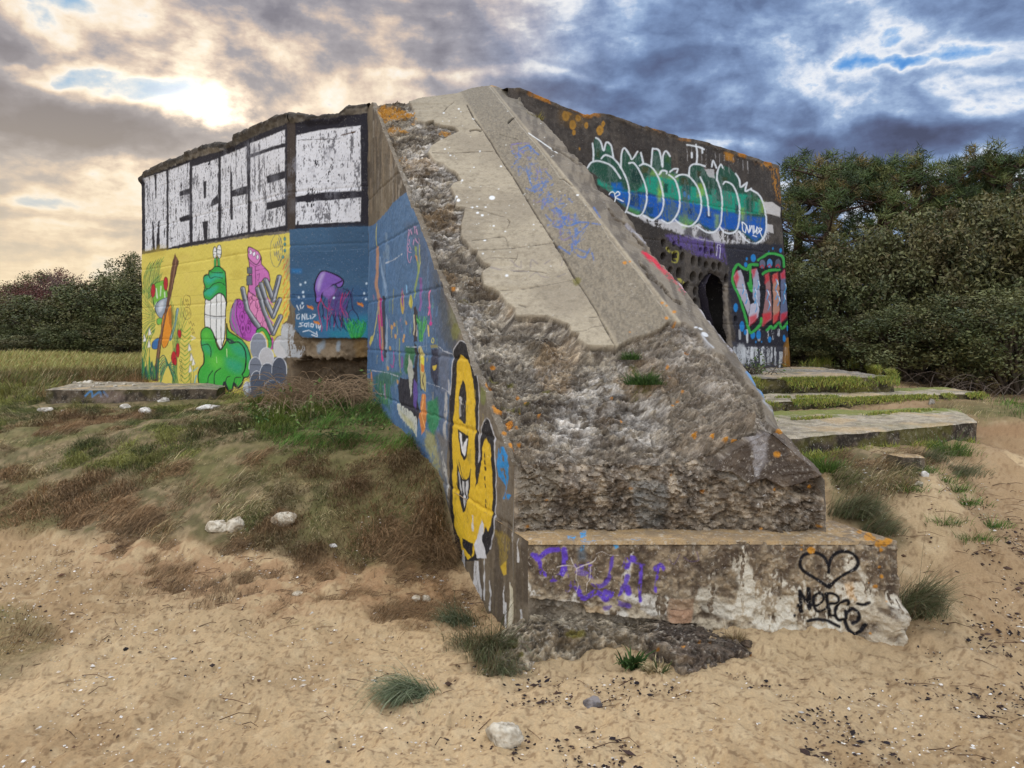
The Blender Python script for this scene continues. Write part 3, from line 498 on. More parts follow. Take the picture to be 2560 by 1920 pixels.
        l(C3(*p), 2.0, WT, curve=False)
    for k in range(46): u = 560 + (k * 37) % 160; l(C3((630+(u-640)*.5,1015),(u,940-(k%5)*10),(u+(k%7-3)*12,850+(k*13)%60)), 1.2, [(40,150,70),(30,110,60),(70,180,80)][k%3])
    # broken footing under the sea panel
    f(C3((84,745),(130,770),(125,960),(160,1000),(180,1015),(730,1018),(735,1600),(60,1600),(60,930),(20,900),(60,860)), (112, 96, 76), wob=5)
    f(C3((10,900),(110,890),(150,1000),(190,1100),(150,1180),(60,1170),(10,1080)), (188,190,192), wob=6, a=.85, wear=.455); f(C3((150,1040),(440,1060),(560,1150),(420,1180),(220,1170)), (146,128,104), wob=8, a=.8)
    f(C3((600,1040),(690,1040),(690,1300),(620,1260)), (130,100,52), wob=8, a=.6, soft=6)
    for u,v in ((330,1060),(470,1080),(300,1100)): e(*C3((u,v))[0], 6, 14, (150,170,186), a=.6, soft=4)
    for p in (((100,760),(112,940)), ((82,700),(120,800))): l(C3(*p), 4, (120,110,92), wob=3)
def left_base(V):
    return conc_color(V, 60, (84,78,70), (140,132,120))
def build_left():
    for nm, A, B, nu, lab in (('wall', (-5.67, 11.70), (-2.47, 8.52), 470, 'yellow mural wall with green slug below black and white MERCE lettering'), ('wall', (-2.47, 8.52), (-1.535, 8.195), 150, 'narrow wall with a white panel over a blue jellyfish scene')):
        nv = 400; V, N, t, n = wall_grid(A, B, TOP_L, .45, nu, nv); sh_ = V.shape[:2]; Vf, Nf = V.reshape(-1, 3), N.reshape(-1, 3)
        cv = Canvas(Vf, left_base(Vf)); paint_left(cv)
        rough = np.zeros(len(Vf)); P = cv.P
        topm = np.zeros(sh_); topm[nv - 3:] = 1; tl = np.array(TOP_L, float); dy = P[:, 1] - np.interp(P[:, 0], tl[:, 0], tl[:, 1])
        cop = ss(24, 6, dy) * (1 - 0 * P[:, 0]) ; cop = np.maximum(cop, topm.ravel())
        capc = conc_color(Vf, 70, (50,46,42), (88,80,70)); cv.col = lerp(cv.col, capc, ss(13, 8, dy + cv.nz * 5) * (P[:, 0] < 740) + (P[:, 0] >= 740) * ss(10, 5, dy + cv.nz * 4) + 0)
        cv.col = lerp(cv.col, capc, topm.ravel())
        w1, w2, wi = worley(Vf, 16, 8); rough = (fbm(Vf, 9, 4, 6) - .5)
        d = cop * (.035 + rough * .09) + (fbm(Vf, 3, 3, 7) - .5) * .02 + (fbm(Vf, 40, 2, 8) - .5) * .005
        for zc in (1.55, 2.02, 2.6, 3.2): d = d - .006 * np.exp(-((Vf[:, 2] - zc + (cv.nz) * .01) / .012) ** 2)
        if B[0] > -2:                                # the hollow under the sea panel
            m = np.zeros(len(Vf)); i, mm = cv.mask(C3((70,930),(120,940),(180,1018),(745,1018),(745,1700),(40,1700)), 1.5, 3); m[i] = mm
            m2 = np.zeros(len(Vf)); i, mm = cv.mask(C3((60,1190),(300,1180),(560,1195),(690,1180),(745,1180),(745,1700),(40,1700)), 3, 14); m2[i] = mm
            lf = ss(-2.47, -2.30, Vf[:, 0]); d = d - m * (.03 + .12 * (fbm(Vf, 7, 4, 15) - .3)) * lf - m2 * (.20 + .30 * (fbm(Vf, 5, 4, 16) - .5)) * lf
            cv.col = lerp(cv.col, conc_color(Vf, 80, (92,76,58), (146,128,104), (54,42,32)), m2 * .9)
        Vf = Vf + Nf * d[:, None]
        o = obj(nm, mk_mesh(nm, Vf, grid_faces(*sh_), cv.col), M_WALL, BK); o['label'] = lab
build_left()
# ---------------------------------------------------------------- wall with the doorway, right of the ramp
PITS = ((408,180,18,32),(510,190,14,22),(762,243,12,18),(808,248,16,28),(868,270,16,30),(407,305,22,32),(512,312,20,45),(590,310,18,40),(692,352,20,45),(755,358,14,45),(813,388,18,30),(885,400,18,34),(938,400,16,34),(556,465,22,48),(688,497,26,42),(763,500,18,35),(480,435,16,30),(622,603,26,45),(708,635,18,38),(705,735,16,32),(1000,520,16,44),(575,230,10,16),(640,560,10,18),(1090,900,14,30),(450,240,10,16))
DOOR = C8((752,610),(752,580),(768,562),(785,520),(806,488),(850,462),(882,470),(905,478),(935,500),(955,530),(968,565),(976,600),(984,660),(982,720),(985,800),(980,900),(988,980),(1005,1060),(1022,1130),(1030,1330),(850,1330),(800,900),(772,800),(770,720),(756,680))
def paint_right(cv):
    f, l, e = cv.fill, cv.line, cv.ell; rs = np.random.default_rng(5)
    P = cv.P
    # ochre lichen
    for u,v,r in ((110,320,26),(160,255,24),(118,385,16),(230,322,18),(345,365,28),(372,310,16),(50,240,30),(165,525,10),(90,200,20)): e(*C7((u,v))[0], r*.29, r*.46, (176,128,44), wob=2.5, soft=1.6, a=.9); e(*C7((u,v))[0], r*.12, r*.2, (140,104,44), soft=2, a=.7)
    f(C7((0,150),(230,240),(215,330),(90,330),(0,290)), (116,88,42), soft=12, wob=8, a=.45)
    f(C7((1690,620),(1890,665),(1895,1000),(1850,900),(1830,720),(1700,660)), (176,120,36), wob=8, soft=6, a=.8, wear=.50); f(C7((1415,540),(1500,560),(1505,640),(1440,620)), (184,126,34), wob=5, soft=4, a=.8)
    # pale wash below the lettering
    f(C7((600,1080),(700,1130),(840,1200),(1000,1240),(1100,1290),(1250,1330),(1440,1345),(1700,1370),(1800,1300),(1790,1190),(1500,1200),(900,1130)), (206,204,206), wob=5, soft=3, a=.85, wear=.455)
    for u,v,w_,h_ in ((1110,1230,50,90),(1230,1250,70,80),(1480,1270,40,70),(1640,1280,30,50),(1300,1290,40,60)): f(C7((u-w_,v+h_*.5),(u-w_*.3,v-h_*.6),(u+w_*.3,v-h_*.6),(u+w_,v+h_*.7)), (44,38,44), wob=4, soft=3, a=.8)
    # bubble letters
    body = C7((232,700),(262,645),(285,625),(278,520),(300,430),(340,440),(372,520),(420,470),(455,540),(470,620),(510,650),(530,560),(575,530),(640,610),(690,560),(720,640),(790,660),(800,550),(850,540),(885,620),(910,560),(960,600),(965,700),(1010,740),(1100,760),(1120,690),(1170,650),(1240,690),(1290,760),(1350,740),(1380,650),(1470,690),(1540,760),(1560,850),(1640,880),(1720,930),(1765,1040),(1780,1180),(1755,1290),(1690,1340),(1620,1300),(1560,1230),(1500,1240),(1440,1220),(1390,1180),(1330,1240),(1270,1225),(1200,1170),(1130,1195),(1060,1170),(1010,1130),(930,1165),(880,1130),(800,1135),(740,1090),(680,1105),(600,1060),(530,1010),(420,900),(320,760))
    f(body, (36,78,62), wob=1.5)
    f(C7((760,760),(900,770),(1020,800),(1030,840),(1420,890),(1660,930),(1740,980),(1740,1090),(1420,1070),(1210,1020),(880,940),(760,900),(520,880),(330,790),(330,830),(560,960),(600,990)), (26,150,124), wob=3, soft=4, a=.9)
    f(C7((560,890),(760,915),(900,950),(1210,1010),(1420,1070),(1770,1125),(1775,1240),(1690,1330),(1560,1225),(1440,1215),(1330,1232),(1190,1160),(900,1150),(780,1100),(600,1040),(430,920)), (22,86,176), wob=3, soft=5, a=.92)
    for u,v,w_,h_,c in ((655,760,90,120,(20,56,50)),(640,960,90,110,(16,60,110)),(915,860,40,80,(22,52,46)),(1090,900,70,130,(24,64,70)),(1080,800,60,60,(60,62,34)),(1200,740,40,60,(58,56,34)),(1290,860,40,110,(28,60,44)),(1370,900,40,150,(30,64,58)),(1420,790,60,60,(50,64,34)),(1640,1000,60,120,(22,74,60)),(1680,940,50,70,(50,84,48)),(1535,1040,34,70,(20,50,70)),(780,1050,60,60,(18,66,90)),(740,700,70,60,(70,72,40)),(620,620,60,60,(44,84,56)),(930,610,40,60,(52,88,48)),(420,520,40,50,(40,110,76)),(330,560,36,70,(56,72,44)),(1120,1060,40,60,(20,48,90)),(1285,1090,36,50,(20,40,84))):
        f(C7((u-w_/2,v-h_/2),(u+w_/2,v-h_/2+14),(u+w_/2,v+h_/2+10),(u-w_/2,v+h_/2)), c, wob=3, soft=3, a=.85)
    for u,v in ((860,930),(870,860),(1230,880),(1355,1150),(1740,1030),(1580,1090),(1080,1150),(1200,880)): f(C7((u-14,v-60),(u+18,v-50),(u+20,v+50),(u-16,v+60)), (150,186,50), soft=5, wob=3, a=.6)
    f(C7((800,700),(1020,760),(1020,800),(780,750)), (136,180,90), soft=5, a=.6); f(C7((1030,1100),(1160,1150),(1150,1190),(1030,1160)), (110,180,80), soft=5, a=.7); f(C7((600,1020),(700,1060),(680,1100),(590,1060)), (90,160,80), soft=5, a=.6)
    f(C7((440,820),(520,820),(560,900),(460,900)), (20,100,190), soft=5, a=.8); e(*C7((1075,920))[0], 4, 7, (40,130,200)); e(*C7((1110,945))[0], 4, 7, (40,130,200))
    f(body, (44, 50, 46), a=.55, wob=1.5, wear=.60); f(body, (120, 150, 140), a=.3, wob=1.5, wear=.62)
    Wc = dict(soft=1.6, wob=.7)
    for p in (((290,625),(288,540),(280,480)), ((310,430),(350,460),(378,540),(400,470),(440,500),(460,600)), ((358,610),(390,580),(450,600),(500,650),(525,690)), ((525,690),(530,570),(555,520),(600,580),(625,615),(670,550)), ((700,560),(725,650)), ((790,680),(800,540),(812,525),(860,545),(885,680),(890,590),(915,545),(950,590)), ((238,690),(270,645),(330,630),(400,650),(460,690),(520,780)), ((520,680),(560,760),(590,860),(598,950),(580,1040),(560,1080)), ((595,650),(640,650),(690,720),(735,830),(752,920),(745,1000),(715,1080),(670,1105),(580,1070)), ((690,670),(735,655),(800,690),(850,770),(885,880),(897,980),(880,1070),(840,1120),(790,1140),(720,1100)), ((860,745),(880,715),(920,720),(920,740)), ((950,725),(985,700),(1020,700),(1010,730)), ((940,750),(990,790),(1020,860),(1035,960),(1025,1060),(990,1130),(940,1168),(880,1140)), ((1000,770),(1040,750),(1100,755),(1160,810),(1200,880),(1222,980),(1215,1070),(1180,1150),(1120,1195),(1050,1180),(1000,1140)), ((1115,760),(1120,690),(1150,660),(1200,660),(1250,675)), ((1180,655),(1185,560),(1175,490)), ((1215,770),(1250,850),(1275,960),(1288,1100)), ((1355,800),(1360,720),(1390,660),(1410,690)), ((1355,790),(1385,880),(1400,980),(1400,1080),(1385,1180),(1340,1240),(1270,1245),(1180,1190)), ((1310,680),(1320,630),(1350,690)), ((1410,830),(1430,810),(1480,830),(1520,890),(1550,990),(1555,1080),(1540,1200),(1500,1250),(1430,1250),(1385,1200)), ((1520,740),(1550,790),(1560,855),(1600,830),(1615,820),(1600,890),(1650,870)), ((1650,880),(1720,930),(1765,1040),(1780,1160),(1765,1270),(1720,1330),(1660,1345),(1600,1310),(1545,1240)), ((1100,490),(1200,510),(1240,530)), ((1140,560),(1140,600)), ((1225,520),(1228,560))):
        l(C7(*p), 3.9, (225,230,234), a=.92, **Wc)
    for p in (((424,920),(440,900),(465,905),(480,960)), ((470,920),(500,895),(515,920),(480,945),(545,980)), ((480,945),(470,990))): l(C7(*p), 2.4, (232,236,240))
    for p in (((1575,1160),(1580,1230),(1600,1250)), ((1580,1160),(1610,1190),(1600,1250)), ((1612,1190),(1630,1250),(1640,1190)), ((1640,1240),(1660,1190),(1670,1260)), ((1675,1190),(1680,1250),(1700,1215)), ((1700,1200),(1700,1260),(1720,1230),(1700,1200)), ((1720,1210),(1740,1220),(1725,1245),(1745,1290)), ((1665,1275),(1700,1285))): l(C7(*p), 2.2, (232,236,240))
    f(C7((1745,985),(1830,985),(1905,1030),(1908,1115),(1830,1095),(1785,1085)), (204,200,196), wob=2, a=.9); f(C7((1785,1175),(1840,1185),(1842,1255),(1785,1235)), (200,196,194), wob=2, a=.85)
    f(C7((1245,700),(1330,700),(1340,780),(1290,770)), (200,200,200), wob=3, a=.7)
    for k in range(14): u = 1100 + 40*(k%14); l(C7((u,490+.28*(u-1100)),(u+rs.uniform(-4,4),530+.28*(u-1100)+rs.uniform(10,120))), rs.uniform(1,3), (200,196,196), a=.45, curve=False, wear=.50)
    # purple band, black field, lower washes
    f(C8((430,95),(560,110),(760,130),(990,180),(1005,380),(930,330),(700,290),(600,230),(460,160)), (92,74,140), wob=5, soft=4, a=.75, wear=.455)
    f(C8((985,190),(1180,180),(1390,190),(1530,190),(1565,420),(1600,640),(1625,900),(1640,1160),(1100,1160),(1060,900),(1030,600),(1020,400)), (40,40,50), wob=5, soft=4, a=.92)
    f(C8((1040,1100),(1300,1150),(1640,1160),(1660,1380),(1040,1380)), (62,62,70), wob=4, soft=4)
    for k in range(44): u = rs.uniform(1070, 1600); v = rs.choice([1000, 1165, 1170, 1210]); l(C8((u,v),(u+rs.uniform(-4,6),v+rs.uniform(40,150))), rs.uniform(2,7), (210,212,214), a=rs.uniform(.4,.9), curve=False, wear=.455)
    f(C8((1120,1130),(1220,1170),(1240,1330),(1080,1330)), (196,198,200), wob=7, soft=4, a=.7, wear=.50); f(C8((1340,1180),(1420,1170),(1410,1330),(1330,1330)), (196,198,200), wob=5, soft=3, a=.6, wear=.50)
    f(C8((1570,1080),(1600,1060),(1600,1350),(1535,1350),(1545,1180)), (160,112,36), wob=5, soft=4, a=.85); f(C8((1600,960),(1622,1020),(1640,1350),(1612,1350)), (206,202,196), wob=2, a=.8)
    for u,v,a_,b_ in ((1252,322,24,36),(1192,330,9,16),(1184,384,15,24),(1438,232,8,12),(1515,250,12,22),(1092,788,20,42),(1150,965,24,50),(1182,1020,14,26),(1254,1050,22,34),(1305,1045,20,42),(1406,1090,16,30),(1548,1078,14,34),(1586,980,13,30),(1282,1112,7,12),(1332,1110,5,9),(1400,262,5,8),(1455,560,8,14),(1170,620,14,26)): e(*C8((u,v))[0], a_*.265, b_*.265, (34,122,188))
    # numerals
    GRN = (58, 156, 70)
    f(C8((1045,470),(1070,410),(1110,370),(1130,395),(1200,420),(1215,375),(1290,380),(1300,330),(1360,290),(1385,262),(1420,275),(1480,265),(1530,295),(1545,340),(1560,420),(1590,900),(1560,960),(1530,990),(1500,960),(1480,985),(1430,970),(1380,1005),(1330,1000),(1325,900),(1245,1030),(1215,1000),(1190,960),(1130,760),(1060,560)), (26,26,32), wob=1)
    for p in (((1060,520),(1075,430),(1115,380),(1150,410),(1200,430)), ((1205,420),(1225,385),(1300,385)), ((1225,400),(1232,520),(1245,630),(1215,560)), ((1060,540),(1120,680),(1180,860),(1215,990),(1240,1025),(1320,950),(1330,890)), ((1300,340),(1360,300),(1400,280),(1460,280),(1530,310),(1545,400)), ((1345,470),(1400,440),(1500,430)), ((1380,1000),(1420,965),(1440,985),(1500,930),(1530,985),(1590,920))): l(C8(*p), 6.5, GRN, soft=1.2, wob=1)
    for p, c in ((((1070,490),(1110,440),(1140,430),(1170,520),(1200,640),(1225,760),(1210,860),(1170,760),(1110,620)), (172,166,180)), (((1240,430),(1290,425),(1310,500),(1320,620),(1320,780),(1290,760),(1250,700),(1260,560)), (158,160,178)), (((1230,760),(1290,730),(1315,790),(1300,880),(1220,960),(1215,860)), (186,182,196)), (((1370,480),(1400,460),(1420,560),(1430,760),(1425,900),(1340,960),(1350,820),(1380,620)), (150,110,110)), (((1440,480),(1480,460),(1500,600),(1505,800),(1480,900),(1440,940),(1445,700)), (176,130,110)), (((1510,470),(1550,430),(1560,600),(1575,860),(1510,940),(1515,700)), (96,104,132))): f(C8(*p), c, wob=1.5)
    for p in (((1070,500),(1105,440),(1125,500),(1100,590)), ((1240,430),(1280,425),(1270,490),(1255,510)), ((1215,880),(1290,840),(1290,900),(1225,960)), ((1345,850),(1420,830),(1425,890),(1345,960)), ((1370,480),(1405,460),(1410,530),(1370,560)), ((1440,480),(1485,460),(1490,520),(1445,560)), ((1510,470),(1550,430),(1555,510),(1515,520)), ((1445,860),(1500,830),(1490,900),(1440,940)), ((1515,850),(1575,830),(1570,880),(1515,935))): f(C8(*p), (196,40,52), soft=4, wob=2, a=.85)
    for k,(u,v) in enumerate(((1160,610),(1190,700),(1270,640),(1270,700),(1300,570),(1390,660),(1400,760),(1470,560),(1470,660),(1490,720),(1550,600),(1540,700),(1280,780))): l(C8((u,v-40),(u+12,v),(u-4,v+50)), 2.2, (70,150,200)); l(C8((u+10,v-30),(u+20,v+10)), 1.6, (222,224,230), curve=False)
    for u,v,c in ((1338,378,(96,100,120)),(1408,370,(70,130,180)),(1488,372,(76,84,96))): e(*C8((u,v))[0], 8.5, 12.5, c, oc=(26,26,30), ow=2.6); l(C8((u-20,v+30),(u,v+10),(u+14,v+36)), 3, (176,50,60), a=.8)
    # pitted field with yellow marks
    for p in (((495,270),(540,270),(535,350),(500,350)), ((440,230),(465,260)), ((560,520),(600,560))): l(C8(*p), 7, (176,168,70), soft=2, a=.7, wear=.35)
    l(C8((700,130),(990,190)), 1, (200,196,206), a=.8, curve=False); l(C8((910,300),(925,190),(950,200),(940,320)), 1.6, (200,196,214), curve=False)
    l(C8((1000,560),(1010,800),(1030,1050),(1050,1150)), 7, (120,110,98), soft=3, wob=3)
def build_right():
    A, B = (-.05, 8.276), (3.97, 11.35); nu, nv = 640, 400
    V, N, t, n = wall_grid(A, B, TOP_R, .7, nu, nv, batter=.062); sh_ = V.shape[:2]; Vf, Nf = V.reshape(-1, 3), N.reshape(-1, 3)
    base = conc_color(Vf, 90, (58,52,48), (92,84,76), (36,32,30)); streak = fbm(Vf * np.array([1, 1, .12]), 9, 3, 95); base = lerp(base, lin((48,44,42)), ss(.5, .7, streak) * .55)
    cv = Canvas(Vf, base); paint_right(cv); P = cv.P
    tr = np.array(TOP_R, float); dy = P[:, 1] - np.interp(P[:, 0], tr[:, 0], tr[:, 1]); cop = ss(16, 3, dy); cop[nv * nu:] = 1
    capc = lerp(conc_color(Vf, 100, (70,62,54), (112,100,86)), lin((170,112,36)), ss(.56, .66, fbm(Vf, 3, 4, 101)) * .85)
    cv.col = lerp(cv.col, capc, ss(11, 6, dy + cv.nz * 4)); cv.col[nv * nu:] = capc[nv * nu:]
    d = cop * (fbm(Vf, 9, 4, 102) - .45) * .07 + (fbm(Vf, 3, 3, 103) - .5) * .03 + (fbm(Vf, 40, 2, 104) - .5) * .006
    pit = np.zeros(len(Vf))
    for u, v, a_, b_ in PITS:
        x, y = C8((u, v))[0]; q = ((P[:, 0] - x) / (a_ * .265)) ** 2 + ((P[:, 1] - y) / (b_ * .265)) ** 2; pit = np.maximum(pit, ss(1.25, .65, np.sqrt(q) + cv.nz * .1))
    d = d - pit * .13
    i, m = cv.mask(DOOR, 1, 1); lip = np.zeros(len(Vf)); i2, m2 = cv.mask(DOOR, 10, 4); lip[i2] = m2; d = d - lip * .05 * (1 + 2 * (fbm(Vf, 14, 3, 105) - .5))
    for zc in (1.75, 2.25, 2.8, 3.35): d = d - .007 * np.exp(-((Vf[:, 2] - zc + cv.nz * .01) / .012) ** 2)
    Vf = Vf + Nf * d[:, None]; q = grid_faces(*sh_); hole = inside(P, DOOR); keep = ~(hole[q].sum(1) >= 2)
    o = obj('wall', mk_mesh('wall', *compact(Vf, cv.col, q[keep])[::2], compact(Vf, cv.col, q[keep])[1]), M_WALL, BK); o['label'] = 'dark wall with green and blue bubble lettering above an arched hole'
    # the passage behind the hole: floor, sides and back, seen through it
    A2, t2 = np.array(A), t; nn = np.array([n[0], n[1]])
    w_ = []
    for x, y in DOOR:
        k = (x - CX) / F; s = (k * A2[1] - A2[0]) / (t2[0] - k * t2[1]); g = A2 + t2 * s; z = EH - (y - HY) / F * g[1]; off = .062 * (4.1 - z); w_.append((g[0] + nn[0] * off, g[1] + nn[1] * off, z))
    w_ = np.array(w_); cen = w_.mean(0); rings = []
    for k, (dep, gr) in enumerate(((-.01, 1.04), (-.12, 1.06), (-.35, 1.12), (-.7, 1.3), (-1.5, 1.4), (-2.2, 1.3), (-2.25, .6), (-2.25, .02))):
        r = cen + (w_ - cen) * gr; r[:, 0] += nn[0] * dep; r[:, 1] += nn[1] * dep; rings.append(r)
    RV = np.concatenate(rings); nw = len(w_); Q = []
    for a in range(len(rings) - 1):
        for b in range(nw): Q.append((a * nw + b, a * nw + (b + 1) % nw, (a + 1) * nw + (b + 1) % nw, (a + 1) * nw + b))
    cc = conc_color(RV, 110, (48,45,44), (74,70,68)); cc = lerp(cc, lin((60,50,84)), ss(.5, .65, fbm(RV, 1.6, 2, 111)) * .35)  # shade inside the hole deepened by darker concrete colours
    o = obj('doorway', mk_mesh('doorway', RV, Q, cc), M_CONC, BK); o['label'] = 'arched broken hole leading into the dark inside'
build_right()
# ---------------------------------------------------------------- ramp: upper block front, broken slope, ridge
S_POLY = CA((405,175),(450,250),(458,335),(540,345),(610,330),(625,355),(700,375),(790,388),(818,420),(740,455),(660,500),(590,540),(565,590),(600,650),(640,680),(690,690),(740,735),(800,765),(838,826),(770,850),(752,880),(780,950),(800,990),(793,1045),(870,1055),(862,1110),(845,1170),(838,1290),(890,1350),(930,1405),(970,1410),(975,1450),(1020,1510),(1080,1540),(1020,1580)) + \
    CB((330,240),(345,350),(400,375),(470,410),(520,480),(590,540),(600,595),(700,598),(850,597),(920,625),(1015,660),(1040,720),(1100,735),(1085,780),(1180,830),(1380,838),(1397,852),(1440,815),(1500,785),(1560,765),(1620,750),(1700,720),(1760,685),(1810,637),(1880,655),(1945,650)) + \
    C8((640,945),(690,972),(800,1100),(900,1210),(990,1245),(1060,1330),(1130,1420),(1240,1550),(1330,1640)) + CD((320,580),(430,640),(500,690),(560,760),(640,850),(720,930)) + [(2120,1240),(2140,1000),(1420,200),(1240,180)]
N_SKIN = 61
FACET = CC((1490,300),(1530,240),(1570,190),(1660,130),(1760,85),(1830,70),(1910,85),(2010,190),(2120,285),(2130,310),(2100,335),(2000,370),(1890,400),(1790,345),(1740,350),(1690,380),(1640,340),(1590,310))
GROOVE = [(1168,262)] + CA((940,310),(1010,400),(1090,520),(1160,640),(1270,800),(1385,990),(1470,1130),(1590,1310),(1680,1440),(1790,1650)) + CB((900,20),(960,110),(1050,280),(1130,390),(1240,570),(1300,690),(1397,852))
def ramp_paint(cv):
    f, l, e = cv.fill, cv.line, cv.ell; rs = np.random.default_rng(11)
    H = -.012
    l(GROOVE, 3.0, (74,66,56), curve=False, wob=1.6, h=H, a=.9)
    l([(1229,216)] + CA((1075,60),(1190,200),(1320,370),(1480,560),(1650,800),(1760,900),(1990,1180)) + CB((1340,0),(1560,250),(1810,620)), 1.8, (186,176,158), a=.5, curve=False)
    for p in (CA((870,1055),(1000,1080),(1100,1110),(1180,1135)), CA((930,1330),(1050,1320),(1160,1300),(1210,1310),(1230,1380)), CA((975,1410),(1140,1405),(1300,1390),(1430,1375),(1600,1350)), CA((1600,1350),(1680,1430)), CA((1310,1430),(1300,1480),(1270,1520)), CA((1180,1130),(1240,1170),(1220,1230)), CA((1050,1480),(1140,1475),(1300,1480)), CA((600,600),(760,605),(900,600),(1100,590)), CA((1160,450),(1240,475),(1310,490)), CA((690,275),(720,230),(780,180)),
              CB((480,398),(640,388),(760,372),(880,350),(1040,318)), CB((1040,722),(1150,715),(1200,690),(1290,680)), CB((580,248),(720,245),(840,262)), CB((1180,612),(1260,612)), CB((620,510),(680,530))): l(p, 1.3, (84,76,64), wob=1.2, h=H * .8, a=.85)
    l(CA((915,420),(960,408),(1005,420)), 4, (60,54,46), h=-.03, wob=2); l(CA((1230,355),(1250,335),(1275,315)), 4, (60,54,46), h=-.02)
    l(CA((1660,820),(1700,830),(1760,880)), 2, (80,70,58), h=-.015); l(CA((1600,575),(1700,620),(1800,690),(1830,700)), 4, (84,74,62), h=-.012, wob=4, a=.7, wear=.46)
    l(CB((1575,175),(1620,230),(1660,300),(1740,350),(1800,430),(1860,480),(1910,495)), 6, (84,72,60), h=-.018, wob=6, wear=.46); l(C7((420,1040),(480,1130),(560,1170),(640,1270),(720,1360),(800,1400)), 6, (88,76,62), h=-.014, wob=6, wear=.46); l(C8((180,355),(250,440),(330,540),(430,640),(500,720),(580,745)), 7, (90,82,72), h=-.014, wob=7, wear=.46)
    # faded blue writing on the ridge
    for k in range(64):
        t = k / 63.0; cxp, cyp = CA((1330 + 480 * t, 620 + 720 * t))[0]; a1 = rs.uniform(-.9, .9)
        q = [(cxp + rs.uniform(-24, 26), cyp + rs.uniform(-34, 34)) for _ in range(3)]
        l(q, rs.uniform(2, 4.5), (76,108,160) if k % 6 else (110,100,160), a=rs.uniform(.35, .8), soft=1.8, wob=1.5, wear=.455)
    for p in (((1260,590),(1300,660),(1260,720)), ((1330,570),(1400,540),(1420,590)), ((1380,900),(1480,930),(1600,860),(1540,760)), ((1540,1120),(1600,1190),(1560,1200)), ((1560,1220),(1700,1200),(1640,1050)), ((1760,1360),(1770,1420),(1860,1470),(1910,1390)), ((1700,1230),(1830,1180),(1990,1200)), ((1800,1280),(1900,1190)), ((1920,1420),(1950,1520)), ((1650,1380),(1740,1440)), ((1400,540),(1480,620)), ((1700,960),(1760,1010)), ((1940,1060),(1990,1140))): l(CA(*p), 4, (72,106,164), a=.75, soft=1.8, wob=1.8, wear=.455)
    for p in (((560,160),(610,210)), ((590,200),(640,225)), ((640,170),(640,215)), ((715,215),(725,155),(770,185)), ((830,185),(870,155)), ((960,200),(970,160)), ((560,240),(700,250)), ((710,290),(760,258),(800,285),(860,296)), ((930,290),(990,265)), ((400,215),(480,238))): l(CB(*p), 3, (112,104,110), a=.5, soft=2, wob=1.2)
    # droppings
    for u,v,r in ((1095,977,26),(845,833,14),(800,970,13),(815,998,16),(1015,1122,14),(975,1102,12),(1042,1055,9),(972,1050,9),(933,1057,8),(1035,1330,12),(1110,1210,10),(1217,1623,15),(695,272,10),(940,320,10),(820,238,8),(750,625,8),(705,572,8),(995,590,7),(945,725,7),(1150,905,6),(910,890,6),(1170,715,9),(1805,955,12),(447,975,14),(1205,1255,7),(1440,1200,6),(1020,1440,8)): e(*CA((u,v))[0], r*.28, r*.2, (226,226,222), wob=.8)
    for k in range(60): u, v = rs.uniform(640,1900), rs.uniform(250,1600); e(*CA((u,v))[0], rs.uniform(.7,1.6), rs.uniform(.6,1.2), (220,220,214), a=.8)
    for k in range(12): l(CA((1400+20*k,440+14*k),(1416+20*k,452+14*k)), 2.4, (222,222,218), curve=False, a=.8)
    # lichen and moss
    LI = (186,132,44)
    for u,v,a_,b_ in ((190,235,40,50),(280,225,70,40),(340,270,60,34),(230,290,60,40),(420,275,30,14),(300,380,70,26),(380,400,40,14),(280,200,100,10),(180,270,26,30),(700,420,60,18),(730,450,30,10),(1000,45,40,8),(1120,45,30,7),(450,330,20,10),(370,600,40,26)): e(*CA((u,v))[0], a_*.3, b_*.3, LI, a=.8, wob=5, soft=2.5, wear=.455)
    for u,v,r in ((1460,178,20),(1500,170,10),(1790,617,18),(1855,650,14),(1755,500,12),(1790,520,12),(1850,570,18),(1980,825,22),(1830,930,12),(1850,1000,10),(435,935,24),(390,1137,30),(560,1420,34),(620,1440,20),(545,1450,26),(510,1520,22),(460,1340,40),(430,1320,20),(640,1560,20),(570,1610,34),(640,1165,18),(700,1200,18),(800,1330,14),(1390,1157,16),(1475,1320,16),(1870,1235,16),(1910,1205,14),(1700,1130,10),(2060,1440,22),(2190,1470,14),(2130,1300,10),(115,345,20),(1945,1130,14),(1500,730,8),(650,1300,14)): e(*CB((u,v))[0], r*.3, r*.22, (198,132,48), wob=2.6, soft=1.6, a=.9)
    for u,v,r in ((1848,203,22),(1430,430,14),(1005,410,12),(2055,398,16),(1840,410,10),(505,482,10),(2100,625,10),(1570,65,18),(1640,60,26),(1250,340,8),(390,625,14),(1400,12,16),(1495,40,14),(1760,640,9),(1860,65,20)): e(*CC((u,v))[0], r*.42, r*.3, (196,134,46), wob=2.4, soft=1.6, a=.9)
    for u,v,a_,b_ in ((380,885,40,24),(440,1060,30,16),(560,1065,46,18),(540,1280,40,36),(620,1280,40,30),(700,1215,46,16),(200,445,30,16),(1560,920,40,30),(1600,960,30,30),(1640,1060,60,40),(1600,1110,30,30),(860,1110,30,16),(1300,690,10,12),(1080,325,30,30),(130,730,30,40),(330,1230,30,60)): e(*CB((u,v))[0], a_*.32, b_*.32, (112,106,48), a=.75, wob=6, soft=4, wear=.455)
    # blue paint at the left corner, washes on the outer edge
    l(C8((225,265),(300,350),(400,430),(480,520),(560,600),(620,655)), 11, (196,48,70), a=.75, soft=4, wob=2, wear=.455); l(C8((240,280),(330,350),(370,410)), 8, (206,40,66), a=.8, soft=3)
